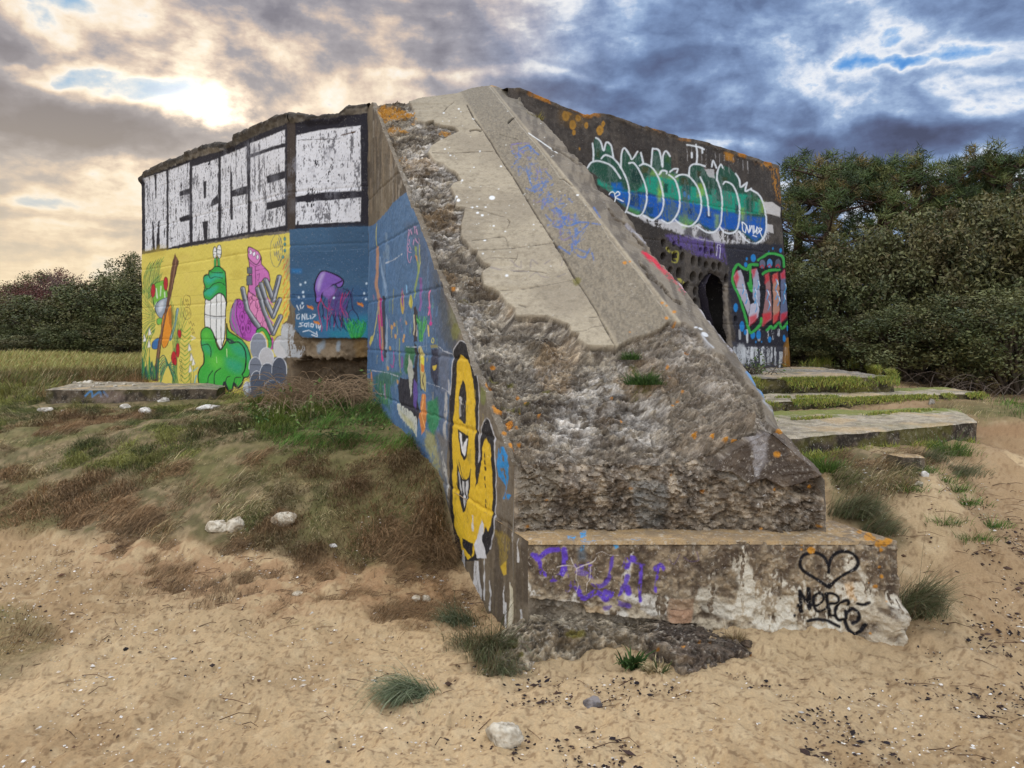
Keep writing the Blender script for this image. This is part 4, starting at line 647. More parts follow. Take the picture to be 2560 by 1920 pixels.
    l(C8((60,0),(330,270),(560,560),(700,740),(900,980),(1060,1200)), 5, (190,188,196), a=.6, soft=3, wob=2, wear=.455)
    l(C8((1200,1400),(1290,1520),(1390,1655)) + CD((270,330),(390,480),(470,590),(560,700)), 9, (96,146,192), a=.8, soft=3, wob=2, wear=.40); l(CD((300,420),(420,560),(560,700)), 4, (176,182,190), a=.6, soft=2)
    e(*C8((800,1040))[0], 9, 5, (206,206,204), rot=.5); e(*C8((760,988))[0], 6, 2.6, (206,206,204), rot=.4); e(*C8((716,973))[0], 4.5, 2.2, (206,206,204)); l(C8((770,1040),(820,1110),(880,1165)), 4, (196,196,196), a=.7, soft=2.5)
    # front of the upper block
    f(CC((1010,380),(1190,380),(1195,600),(1060,640),(1030,520)), (128,124,116), soft=8, wob=6, a=.7, curve=True); f(CC((1690,110),(1800,90),(1780,250),(1730,345),(1690,300),(1700,200)), (164,160,160), soft=8, wob=6, a=.75, wear=.455); f(CC((1560,290),(1690,370),(1640,400),(1520,330)), (150,142,130), soft=4, wob=4, a=.8)
    f(CC((320,285),(580,300),(590,380),(510,520),(500,630),(350,640),(330,420)), (136,124,106), soft=5, wob=4, a=.75, wear=.40); l(CC((590,385),(510,515)), 2.4, (168,156,136), a=.8, curve=False); l(CC((515,520),(500,600),(560,640)), 1.2, (176,166,150), a=.6)
    for p in (((1150,600),(1170,560),(1175,520)), ((1660,650),(1700,690)), ((2030,600),(2070,680)), ((980,520),(900,560),(880,620)), ((1490,300),(1540,310),(1600,290))): l(CC(*p), 1.1, (176,168,154), a=.8)
def build_ramp():
    nk = 262; K = np.linspace(KL, KO, nk)
    hf = hfull(K, np.full(nk, YF)); rows = []
    for a in np.linspace(0, 1, 74): rows.append(np.stack([K + AX * YF, np.full(nk, YF), .44 + (hf - .44) * a], -1))
    Ys = np.concatenate([np.linspace(YF, 8.5, 800)[1:], np.linspace(8.5, 9.3, 12)[1:]])
    for Y in Ys: rows.append(np.stack([K + AX * Y, np.full(nk, Y), hfull(K, np.full(nk, Y))], -1))
    V = np.stack(rows); nf = 74; sh_ = V.shape[:2]; Vf = V.reshape(-1, 3); KK = np.broadcast_to(K, sh_).ravel(); front = np.zeros(sh_); front[:nf] = 1; front = front.ravel(); YY = V[..., 1].ravel()
    cv = Canvas(Vf, (0.3, .28, .25))
    sm = np.zeros(len(Vf)); i, m = cv.mask(S_POLY, 1.0, 2.2); sm[i] = m; sm[front > 0] = 0
    fc = np.zeros(len(Vf)); i, m = cv.mask(FACET, 1.5, 3.0); fc[i] = m
    sm = np.maximum(sm, ss(8.25, 8.4, YY) * .0); roof = ss(8.3, 8.45, YY)
    An = np.array([.62, 1.5, 1.5]); a1 = fbm(Vf, 5, 5, 52, .55); a2 = fbm(Vf, 18, 4, 53, .55); a3 = fbm(Vf, 75, 3, 54)
    r1 = 1 - np.abs(2 * fbm(Vf * An, 9, 3, 55) - 1) * 2.2; r2 = 1 - np.abs(2 * fbm(Vf * An, 24, 3, 155) - 1) * 2.2; r3 = 1 - np.abs(2 * fbm(Vf, 60, 2, 156) - 1) * 2; pb, pb2, pid = worley(Vf, 42, 158); peb = np.maximum(0, .62 - pb) * (pid > .35)
    Vw = Vf + (np.stack([fbm(Vf, 12, 2, 171), fbm(Vf, 12, 2, 172), fbm(Vf, 12, 2, 173)], -1) - .5) * .12; w1, w2, wi = worley(Vw * An, 24, 51); _, _, wj = worley(Vw * An, 9, 57)
    # smooth render: trowelled, pale
    trow = fbm(Vf * np.array([1.9, .55, .55]), 44, 4, 56, .65); inner = ss(KG, KG + .04, KK) * ss(KR, KR - .03, KK)
    cs = lerp(lin((172,159,136)), lin((152,140,120)), ss(.35, .68, fbm(Vf, 2.6, 5, 57))); cs = lerp(cs, lin((128,117,98)), ss(.46, .74, fbm(Vf, 30, 5, 157, .7)) * .6); cs = cs * (.86 + .28 * a3)[:, None]
    cs = lerp(cs, lerp(lin((144,133,114)), lin((96,89,79)), ss(.28, .78, .55 * trow + .45 * a3)), inner * .85); cs = lerp(cs, lerp(lin((126,116,102)), lin((92,84,76)), ss(.40, .64, fbm(Vf * np.array([1.6, .35, .35]), 16, 4, 175))), ss(KR, KR + .03, KK) * .85)
    upper = ss(7.2, 8.3, YY); cs = lerp(cs, lin((128,121,108)), upper * .4)
    # broken core: white paint of lime, brown stain, aggregate
    cr = lerp(lin((160,148,128)), lin((202,190,170)), ss(.42, .62, a1)); cr = lerp(cr, lin((80,70,62)), ss(.50, .60, fbm(Vf * An, 11, 5, 161, .6)) * .7); wht = ss(.46, .58, fbm(Vf, 2.4, 4, 58)) * ss(.40, .56, fbm(Vf, 24, 3, 59)); cr = lerp(cr, lin((222,214,202)), wht * 1.0)
    cr = lerp(cr, lin((174,142,98)), ss(.56, .68, fbm(Vf, 3.5, 3, 60)) * .5); cr = lerp(cr, lin((214,208,198)), ss(.66, .74, a3) * .6); cr = cr * (.72 + .56 * pid)[:, None]; cr = lerp(cr, lin((60,50,42)), ss(.35, .9, r2) * .42); cr = lerp(cr, lin((44,37,32)), ss(.5, .95, r1) * .42); cr = lerp(cr, lin((58,49,42)), ss(.50, .60, fbm(Vf * np.array([.5, 1.6, 1.6]), 4.5, 5, 176, .6)) * .5); cr = lerp(cr, lin((62,52,46)), ss(.4, .9, r3) * .28)
    cfz = lerp(lin((114,100,84)), lin((166,150,128)), ss(.40, .66, a2)); cfz = lerp(cfz, lin((50,42,38)), ss(.54, .72, a1) * .5); cfz = lerp(cfz, lin((168,156,140)), ss(.62, .72, a3) * .7); cfz = cfz * (.7 + .6 * pid)[:, None]; cfz = lerp(cfz, lin((40,34,30)), ss(.4, .9, r2) * .4)
    cfa = lerp(lin((92,80,70)), lin((128,114,98)), a2); cfa = lerp(cfa, lin((58,50,46)), ss(.5, .65, a1) * .6); cfa = lerp(cfa, lin((176,168,156)), ss(.70, .78, a3) * .7)
    lipz = ss(.065, .04, KK - KL + (a2 - .5) * .04) * (1 - front); cl_ = lerp(lin((136,124,106)), lin((108,98,84)), a2 * 1.0)
    col = lerp(cr, cfz, np.clip(front + ss(4.5, 4.2, YY) * .7 * ss(KR + .12, KR - .1, KK), 0, 1)); col = lerp(col, cs, sm); col = lerp(col, cfa, fc * (1 - sm)); col = lerp(col, cl_, lipz * (1 - sm) * .8)
    rightrough = (1 - sm) * (1 - fc) * ss(KG - .1, KG + .2, KK) * (1 - front); col = lerp(col, lerp(lin((120,108,94)), lin((166,152,134)), a1) * (1 - .4 * ss(.4, .9, r2))[:, None], rightrough * .4)
    cv.col = col; ramp_paint(cv)
    edge = ss(0, .06, KK - KL) * ss(0, .05, KO - KK)
    bed = 1 - ss(0, .5, np.abs((V[..., 2].ravel() * 9 + a1 * 6) % 1 - .5) * 2)   # ledges left by the pours
    ero = .022 + (a1 - .45) * .13 + (a2 - .5) * .045 + r1 * .016 + r2 * .016 + r3 * .009 + (wi - .5) * .020 + (wj - .5) * .028 + (a3 - .5) * .012 - peb * .020
    hollow = .06 * ss(6.0, 5.0, YY) * ss(KL, KL + .35, KK) * ss(KR + .1, KG, KK); ero = ero + hollow
    i, m = cv.mask(S_POLY[2:N_SKIN], .9, 2.4, False, 2.8); crev_shade = np.zeros(len(Vf)); crev_shade[i] = m; crev_shade *= (1 - sm) * ss(.42, .58, fbm(Vf, 7, 4, 174)); cv.col = lerp(cv.col, lin((52,44,38)), crev_shade * .85); cv.h -= crev_shade * .035  # shadow line under the skin's broken edge painted dark, with a shallow groove
    near_ = np.zeros(len(Vf)); i, m = cv.mask(S_POLY, 26, 3.0); near_[i] = m; n2 = np.clip(near_ * 2, 0, 1); ero = lerp(ero[:, None], (.030 + (a2 - .5) * .03 + r2 * .008)[:, None], n2)[:, 0]
    d = -(1 - sm) * (1 - fc) * np.clip(ero, -.02, .2) * (.25 + .75 * edge) * (1 - lipz * .75)
    d = d + sm * ((trow - .5) * .012 * inner + (a2 - .5) * .004 + (fbm(Vf, 2.5, 3, 61) - .5) * .012) + fc * ((a2 - .5) * .02 + (a3 - .5) * .008) * (1 - sm)
    fr = front * (1 - fc); d = np.where(front > 0, (-.02 - (a1 - .48) * .15 - (a2 - .5) * .06 - r2 * .016 - r3 * .008 - (wi - .5) * .024 - (wj - .5) * .04 - (a3 - .5) * .012 + peb * .026) * edge * (1 - fc * .8), d)
    d = d + cv.h; kd = ss(-.02, .04, KK - KL) ; d = d * np.clip(.12 + kd, 0, 1)
    # blend of directions: front face pushes along -Y, slope along its own normal
    tF = np.clip(ss(YF + .10, YF, YY) * .5 + front * .5, 0, 1); nS = np.array([.218, -.565, .795]); nF = np.array([0, -1.0, 0]); nR = np.array([0, 0, 1.0])
    N = nS * (1 - tF)[:, None] + nF * tF[:, None]; N = N * (1 - roof)[:, None] + nR * roof[:, None]; N /= np.linalg.norm(N, axis=1)[:, None]
    # round the arris between front and slope
    arr = np.exp(-((V[..., 2].ravel() - np.broadcast_to(hf, sh_).ravel()) / .07) ** 2) * ss(YF + .16, YF, YY) * (1 - fc); d = d - arr * (.05 + .07 * a1)
    Vn = Vf + N * d[:, None]
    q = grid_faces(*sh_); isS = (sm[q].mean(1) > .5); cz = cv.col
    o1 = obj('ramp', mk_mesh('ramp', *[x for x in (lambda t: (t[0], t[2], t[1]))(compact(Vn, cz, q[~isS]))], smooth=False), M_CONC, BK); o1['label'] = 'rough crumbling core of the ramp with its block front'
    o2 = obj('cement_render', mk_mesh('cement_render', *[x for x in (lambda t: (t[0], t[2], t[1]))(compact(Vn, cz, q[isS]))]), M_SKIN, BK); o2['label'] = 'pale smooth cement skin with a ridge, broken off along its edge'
    # outer flank of the ramp, hidden from the photograph's side
    Yq = np.linspace(YF, 8.4, 120); zt = hfull(np.full(120, KO), Yq); fl = np.stack([np.stack([KO + AX * Yq, Yq, .3 + (zt - .3) * a], -1) for a in np.linspace(0, 1, 60)]); ff = fl.reshape(-1, 3)
    o3 = obj('ramp_flank', mk_mesh('ramp_flank', ff + np.array([.93, .36, 0]) * ((fbm(ff, 8, 3, 63) - .7) * .03)[:, None], grid_faces(60, 120), conc_color(ff, 64)), M_CONC, BK)
build_ramp()
# ---------------------------------------------------------------- painted flank of the ramp (facing left)
def paint_flank(cv):
    f, l, e = cv.fill, cv.line, cv.ell; rs = np.random.default_rng(17)
    # bare concrete at the top with long runs
    for k in range(60): u = rs.uniform(75, 360); v = rs.uniform(250, 900); l(CA((u, v), (u + rs.uniform(-4, 6), v + rs.uniform(60, 320))), rs.uniform(1, 4.5), [(176,166,150),(92,80,66),(150,132,108),(112,104,92)][k % 4], a=rs.uniform(.25, .6), curve=False, soft=2, wob=1.5)
    # sea blue field
    B0 = (82, 114, 150)
    f(CA((60,1222),(120,1195),(195,1120),(270,1030),(330,970),(385,930)) + CA((430,1040),(470,1120),(520,1230),(560,1370),(640,1600)) + C3((1305,500),(1330,640),(1400,860),(1440,1000),(1440,1200)) + C4((820,600),(800,900),(790,1200),(800,1600),(780,1700)) + [(1000,1500),(900,1100),(905,900)], B0, wob=2)
    f(CJ((360,0),(470,0),(540,200),(600,330),(700,700),(760,900),(700,1100),(690,1700),(560,1700),(540,1300),(560,900),(500,500)), (84, 96, 118), soft=14, wob=8, a=.75)
    f(CJ((560,300),(640,560),(760,860),(720,1000),(640,880),(590,620)), (78,80,78), soft=10, wob=8, a=.7); f(CJ((690,560),(780,830),(760,900),(690,760)), (120,120,84), soft=10, wob=8, a=.6)
    for k in range(90):
        u = rs.uniform(60, 620); v = rs.uniform(60, 1500); l(CJ((u, v), (u + rs.uniform(-4, 4), v + rs.uniform(40, 240))), rs.uniform(1, 5), [(106,146,188),(58,88,124),(140,160,178),(92,130,172)][k % 4], a=rs.uniform(.25, .6), curve=False, soft=2.4, wob=1.6)
    l(C3((730,90),(728,500),(724,1000)), 5, (96,128,160), a=.6, curve=False, soft=3); f(CJ((45,300),(85,300),(80,900),(50,900)), (84,118,150), soft=5, a=.5)
    f(CJ((300,1140),(330,1150),(230,1260),(230,1440),(120,1330),(110,1180),(170,1130)), (64,112,84), soft=6, wob=5, a=.8)
    for k in range(26): u = rs.uniform(110, 240); l(CJ((u, 1200 + rs.uniform(0, 120)), (u + 2, 1380)), 1.6, [(90,140,80),(46,96,84),(60,130,110)][k % 3], a=.7, curve=False)
    for k in range(70): u = rs.uniform(60, 600); v = rs.uniform(500, 1450); l(CJ((u, v), (u + rs.uniform(-3, 3), v + rs.uniform(20, 110))), rs.uniform(1, 3.4), [(176,188,196),(96,150,110),(180,130,160),(190,176,110),(52,72,96),(120,160,200)][k % 6], a=rs.uniform(.3, .75), curve=False, soft=1.4, wob=1.6, wear=.46)
    # tall smears of figures
    l(CJ((128,0),(124,90),(128,220)), 1.8, (196,186,90)); l(CJ((130,180),(128,260),(130,360),(122,470),(140,560),(150,700),(170,830),(176,900),(172,960)), 7, (186,142,116), soft=1.4); l(CJ((152,575),(160,680),(166,780)), 5, (178,62,130)); l(CJ((140,700),(150,860),(160,970),(178,1050)), 3.6, (200,60,130)); l(CJ((176,560),(178,760),(186,900),(196,1020)), 6, (50,48,58), a=.85)
    l(CJ((135,640),(120,760),(100,880)), 1.8, (196,186,130)); f(CJ((82,870),(98,855),(100,890),(80,940),(74,910)), (206,196,100)); l(CJ((150,260),(170,380),(190,480),(198,560)), 6, (150,176,206), a=.8, soft=3, wob=2, wear=.40); l(CJ((196,700),(204,800),(200,960)), 4, (176,190,206), a=.7, soft=2, wear=.40)
    e(*CJ((322,600))[0], 5.5, 30, (196,168,80), wob=1); f(CJ((314,520),(322,490),(332,560),(326,640),(314,600)), (140,84,150)); e(*CJ((388,595))[0], 4.2, 17, (206,196,90)); l(CJ((388,540),(390,600),(386,660)), 1.2, (120,110,60)); l(CJ((355,470),(357,530)), 2.4, (130,180,220))
    l(CJ((265,500),(255,580),(250,690)), 2, (150,150,96), a=.8); l(CJ((430,180),(440,260),(450,320),(445,400),(425,480),(410,560)), 5, (150,170,84), a=.8, wob=2.5, wear=.40); l(CJ((465,160),(462,300),(455,380)), 1.6, (176,180,90)); f(CJ((424,235),(440,250),(446,290),(430,270)), (210,140,80))
    l(CJ((470,420),(465,540),(472,600),(460,660)), 5.5, (140,96,160), a=.85, wob=2.5); l(CJ((536,510),(530,580),(534,650),(526,700)), 2.4, (226,120,160)); l(CJ((528,640),(540,700),(536,760)), 3, (190,80,150), a=.8); e(*CJ((542,765))[0], 3.4, 5, (200,60,140))
    for p in (((370,45),(384,60),(374,90)), ((388,40),(398,80)), ((412,20),(430,24)), ((420,24),(420,70)), ((432,40),(440,80)), ((372,130),(380,120),(376,160),(368,150)), ((415,120),(412,160)), ((428,110),(446,150)), ((450,110),(462,150)), ((375,180),(372,210),(398,220)), ((385,170),(396,200)), ((372,60),(364,160),(370,270),(384,296),(398,250))): l(CJ(*p), 1.2, (206,150,186))
    for u,v in ((240,790),(260,770),(350,755),(270,860),(335,860),(330,890),(230,950),(290,1210),(215,1105)): f(CJ((u-6,v-16),(u+6,v-8),(u+8,v+14),(u-2,v+22),(u-8,v+6)), (206,156,84), wob=.8, a=.9)
    f(CJ((408,640),(430,630),(445,700),(430,830),(440,900),(414,910),(404,830),(414,740)), (60,54,60), wob=2); l(CJ((414,700),(418,780),(412,850)), 3, (206,200,170), a=.8); l(CJ((432,780),(434,860)), 2.4, (196,190,180), a=.8)
    for k in range(22): u = 445 + (k * 13) % 64; l(CJ((455+(k%5)*6,900-(k%4)*10),(u,800-(k%6)*12),(u+(k%5-2)*6,700+(k*17)%70)), 1.4, [(60,160,80),(110,190,90),(40,120,70)][k%3])
    l(CJ((520,780),(528,860)), 4, (206,180,110)); e(*CJ((558,895))[0], 3, 6, None, oc=(206,200,80), ow=1.6); f(CJ((535,930),(580,925),(600,945),(545,955)), (150,140,80), a=.8)
    f(CJ((345,940),(420,945),(420,1040),(380,1160),(340,1130)), (56,110,76), soft=4, wob=4); l(CJ((300,880),(305,1000),(315,1140)), 3, (150,160,90), a=.7); l(CJ((250,980),(262,1030),(250,1100),(236,1080)), 2.4, (170,80,150)); l(CJ((325,1020),(325,1100)), 2.4, (140,80,150))
    f(CJ((420,900),(446,960),(440,1100),(445,1300),(460,1450),(440,1560),(350,1480),(300,1380),(290,1250),(310,1180),(370,1190),(372,1120),(420,1100)), (46,46,56), wob=3)
    f(CJ((372,1000),(392,1050),(412,1140),(400,1300),(390,1340),(376,1240),(368,1120)), (178,180,170), wob=3); f(CJ((416,1190),(440,1230),(444,1330),(430,1440),(410,1380)), (96,76,150), wob=2)
    f(CJ((448,950),(470,940),(492,1020),(490,1110),(510,1180),(505,1290),(470,1260),(455,1110)), (190,178,120), wob=2); f(CJ((470,1010),(494,1030),(490,1090),(470,1070)), (226,214,70)); f(CJ((470,1070),(490,1090),(488,1140),(468,1130)), (216,130,60)); l(CJ((455,960),(458,1100),(470,1280)), 1.8, (50,46,44)); l(CJ((500,1130),(480,1200),(500,1280)), 1.6, (60,56,50))
    f(CJ((476,1300),(506,1310),(514,1450),(500,1560),(480,1620),(456,1480),(470,1380)), (206,130,70), wob=3); l(CJ((490,1310),(480,1450),(500,1560)), 2, (240,180,110))
    f(CJ((520,1370),(590,1330),(600,1500),(560,1640),(520,1560)), (56,130,90), wob=4, soft=4); f(CJ((545,960),(606,960),(610,1180),(590,1260),(550,1180)), (52,56,76), wob=3, soft=3); f(CJ((566,1090),(588,1080),(580,1120),(570,1125)), (206,180,70))
    f(CJ((600,960),(690,990),(690,1300),(620,1300)), (104,112,130), soft=6, wob=4, a=.8)
    for p in (((205,1140),(280,1165),(350,1190)), ((505,1215),(580,1240),(690,1290)), ((600,940),(650,975),(715,1000)), ((100,1290),(180,1310)), ((200,300),(260,270),(330,230)), ((60,1120),(200,1140)), ((345,940),(420,945),(520,935))): l(CJ(*p), 2.2, (190,196,206), wob=2.5, a=.8, wear=.40)
    f(CJ((275,1370),(320,1390),(380,1430),(440,1500),(440,1640),(400,1580),(320,1500),(285,1430)), (196,198,188), wob=4, wear=.40); f(CJ((310,1440),(400,1520),(420,1600),(350,1530)), (186,180,110), soft=5, a=.6)
    f(CJ((40,1180),(100,1200),(108,1330),(70,1400),(40,1300)), (190,180,110), soft=4, wob=4, a=.85, wear=.40); l(CJ((88,1140),(94,1200)), 4, (206,140,90))
    l(CJ((660,1300),(664,1420),(650,1560),(660,1650)), 8, (188,186,182), a=.8, soft=3, wob=3, wear=.40); l(CJ((680,1200),(690,1300)), 4, (190,190,190), a=.6)
    f(C4((620,920),(680,960),(700,1060),(740,1200),(760,1380),(700,1280),(600,1040)), (170,162,90), soft=6, wob=5, a=.7, wear=.40)
    f(C4((690,920),(800,1000),(800,1560),(760,1430),(720,1180)), (116,110,100), soft=8, wob=6, a=.8); l(C4((740,1100),(790,1300),(800,1500)), 6, (200,198,190), a=.7, wob=4, soft=3, wear=.455)
    # weathered strip right of the figure, then the yellow figure
    f(C4((1000,260),(1130,560),(1220,900),(1330,1240),(1330,1660),(1180,1660),(1190,1000),(1050,760)), (110,101,88), soft=5, wob=4, a=.9)
    for k in range(40): u = rs.uniform(1080, 1320); v = rs.uniform(700, 1500); l(C4((u, v), (u + rs.uniform(-4, 4), v + rs.uniform(60, 240))), rs.uniform(1.5, 6), [(136,124,106),(86,76,66),(150,140,122)][k % 3], a=.4, soft=2.5, wob=2, curve=False)
    YL, BK_ = (218, 180, 44), (36, 34, 38)
    def yl(pts, **k): f(C4(*pts), YL, wob=2, **k)
    out = [(822,620),(826,460),(835,320),(850,250),(880,200),(905,172),(935,185),(965,220),(1000,285),(1020,360),(1040,480),(1048,640),(1052,900),(1054,1180),(1062,960),(1075,890),(1100,835),(1125,815),(1150,850),(1170,920),(1190,1040),(1196,1200),(1196,1400),(1180,1620),(1176,1750),(1140,1900),(1100,1960),(1000,2000),(900,1980),(850,1850),(820,1650),(812,1500),(815,1000)]
    f(C4(*out), BK_, wob=1.2, curve=True); l(C4(*out[:26]), 2.0, (206,206,210), soft=1.4, a=.85)
    yl([(862,620),(866,400),(885,320),(910,290),(930,298),(960,345),(985,420),(1000,520),(1018,700),(1024,1000),(1020,1200),(1024,1390),(1050,1340),(1070,1240),(1080,1130),(1088,1040),(1105,990),(1120,985),(1145,1030),(1160,1130),(1166,1300),(1160,1500),(1150,1700),(1130,1760),(1110,1700),(1080,1780),(1040,1840),(1000,1960),(960,1990),(920,1940),(900,1880),(880,1800),(840,1700),(834,1500),(840,1000),(846,820)])
    for k in range(46): u, v = rs.uniform(840, 1160), rs.uniform(480, 1700); l(C4((u, v), (u + rs.uniform(-3, 3), v + rs.uniform(20, 110))), rs.uniform(1, 5), (96,88,56) if k % 3 else (150,132,60), a=.45, curve=False, soft=2, wob=2, wear=.50)
    f(C4((888,820),(888,640),(900,540),(915,498),(935,535),(950,640),(956,860),(940,862),(910,835)), BK_, curve=False); f(C4((890,632),(948,650),(945,720),(925,790),(890,810)), (188,188,186), wob=2, wear=.455); f(C4((900,700),(940,700),(945,850),(905,830)), (52,50,54), soft=4, a=.9)
    f(C4((880,905),(972,962),(970,1060),(955,1140),(932,1168),(908,1120),(886,1000)), BK_); f(C4((892,930),(925,950),(940,1020),(955,985),(966,985),(955,1090),(940,1130),(918,1100),(898,1010)), (226,226,226)); f(C4((915,940),(942,960),(940,1000),(925,1050),(915,1000)), BK_)
    l(C4((885,1180),(900,1260),(915,1310),(940,1325),(965,1300),(985,1240)), 2.2, (110,96,50)); f(C4((868,1155),(884,1260),(910,1318),(940,1326),(965,1300),(980,1265),(974,1400),(950,1500),(925,1590),(905,1600),(885,1500),(868,1380)), BK_)
    for p in (((878,1260),(892,1300),(900,1420),(890,1440)), ((905,1330),(925,1340),(930,1500),(918,1560)), ((935,1340),(960,1330),(958,1400),(938,1520))): f(C4(*p), (196,196,196), wob=1.5, wear=.40)
    for v in (1110, 1170, 1220, 1300, 1360, 1490, 1530): l(C4((1104, v), (1106, v + 26)), 3, (70,56,30), curve=False)
    # white runs under it and down the corner
    for u,v,w_,L in ((300,260,10,120),(330,600,38,300),(430,740,5,230),(385,560,5,330),(530,740,5,250),(580,760,9,420),(545,910,6,200),(230,520,14,170),(660,960,14,180),(600,380,6,110),(645,430,8,180)): f(C5((u-w_*.4,v),(u+w_*.3,v),(u+w_,v+L*.7),(u+w_*.9,v+L),(u-w_,v+L),(u-w_*.8,v+L*.6)), (206,206,206), wob=2.5, a=.9, wear=.40)
    f(C5((370,290),(340,400),(310,480),(330,580),(400,580),(370,440),(385,330)), (206,206,208), wob=2); f(C5((455,370),(520,380),(580,440),(560,560),(530,700),(500,620),(480,480)), (150,128,50), wob=5, soft=4, a=.6, wear=.455); f(C5((500,640),(540,600),(545,700),(520,710)), (206,172,50), a=.8)
    f(C5((215,430),(300,470),(290,580),(225,500)), BK_, wob=2); f(C5((575,760),(600,800),(600,1000),(580,1130),(560,1140),(570,950)), (206,198,172), wob=2, a=.8)
    f(C4((1220,1060),(1260,1050),(1300,1140),(1310,1220),(1290,1330),(1280,1440),(1330,1450),(1300,1490),(1260,1480),(1270,1380),(1220,1300),(1210,1200)), (48,134,196), wob=4, wear=.42)
    e(*C4((1090,620))[0], 8, 24, (120,130,60), a=.6, wob=5, soft=4); e(*C4((855,100))[0], 10, 20, (130,130,60), a=.5, wob=5, soft=4)
def build_flank():
    Yt = np.concatenate([np.linspace(YP, YF - .002, 34), np.linspace(YF, 8.22, 640)]); nu = len(Yt); X = KL + AX * Yt
    zt = np.where(Yt < YF, .53, np.minimum(ext(LL, Yt), 4.04)); zb = gbase(X, Yt) - .25; nv = 430
    V = np.stack([np.stack([X, Yt, zb + (zt - zb) * a], -1) for a in np.linspace(0, 1, nv)])[:, ::-1]; sh_ = V.shape[:2]; Vf = V.reshape(-1, 3)
    stv = fbm(Vf * np.array([1, 1, .15]), 12, 3, 121); base = lerp(lin((112,100,82)), lin((84,74,62)), ss(.4, .65, stv)); base = lerp(base, lin((140,128,108)), ss(.55, .7, fbm(Vf, 3, 3, 122)) * .6)
    cv = Canvas(Vf, base); paint_flank(cv)
    top = ss(0, .05, np.broadcast_to(zt[::-1], sh_).ravel() - Vf[:, 2]); en = ss(YP, YP + .05, Vf[:, 1])
    d = ((fbm(Vf, 3, 3, 123) - .5) * .03 + (fbm(Vf, 14, 3, 124) - .5) * .014 + (fbm(Vf, 50, 2, 125) - .5) * .005)
    for zc in (.55, 1.0, 1.45, 1.95, 2.5, 3.05): d = d - .008 * np.exp(-((Vf[:, 2] - zc + cv.nz * .012) / .012) ** 2)
    n = np.array([-.933, -.359, 0]); Vn = Vf + n * (d * top * en)[:, None]
    o = obj('ramp_flank', mk_mesh('ramp_flank', Vn, grid_faces(*sh_), cv.col), M_WALL, BK); o['label'] = 'sea blue painted flank of the ramp with a long yellow face near the foot'
build_flank()
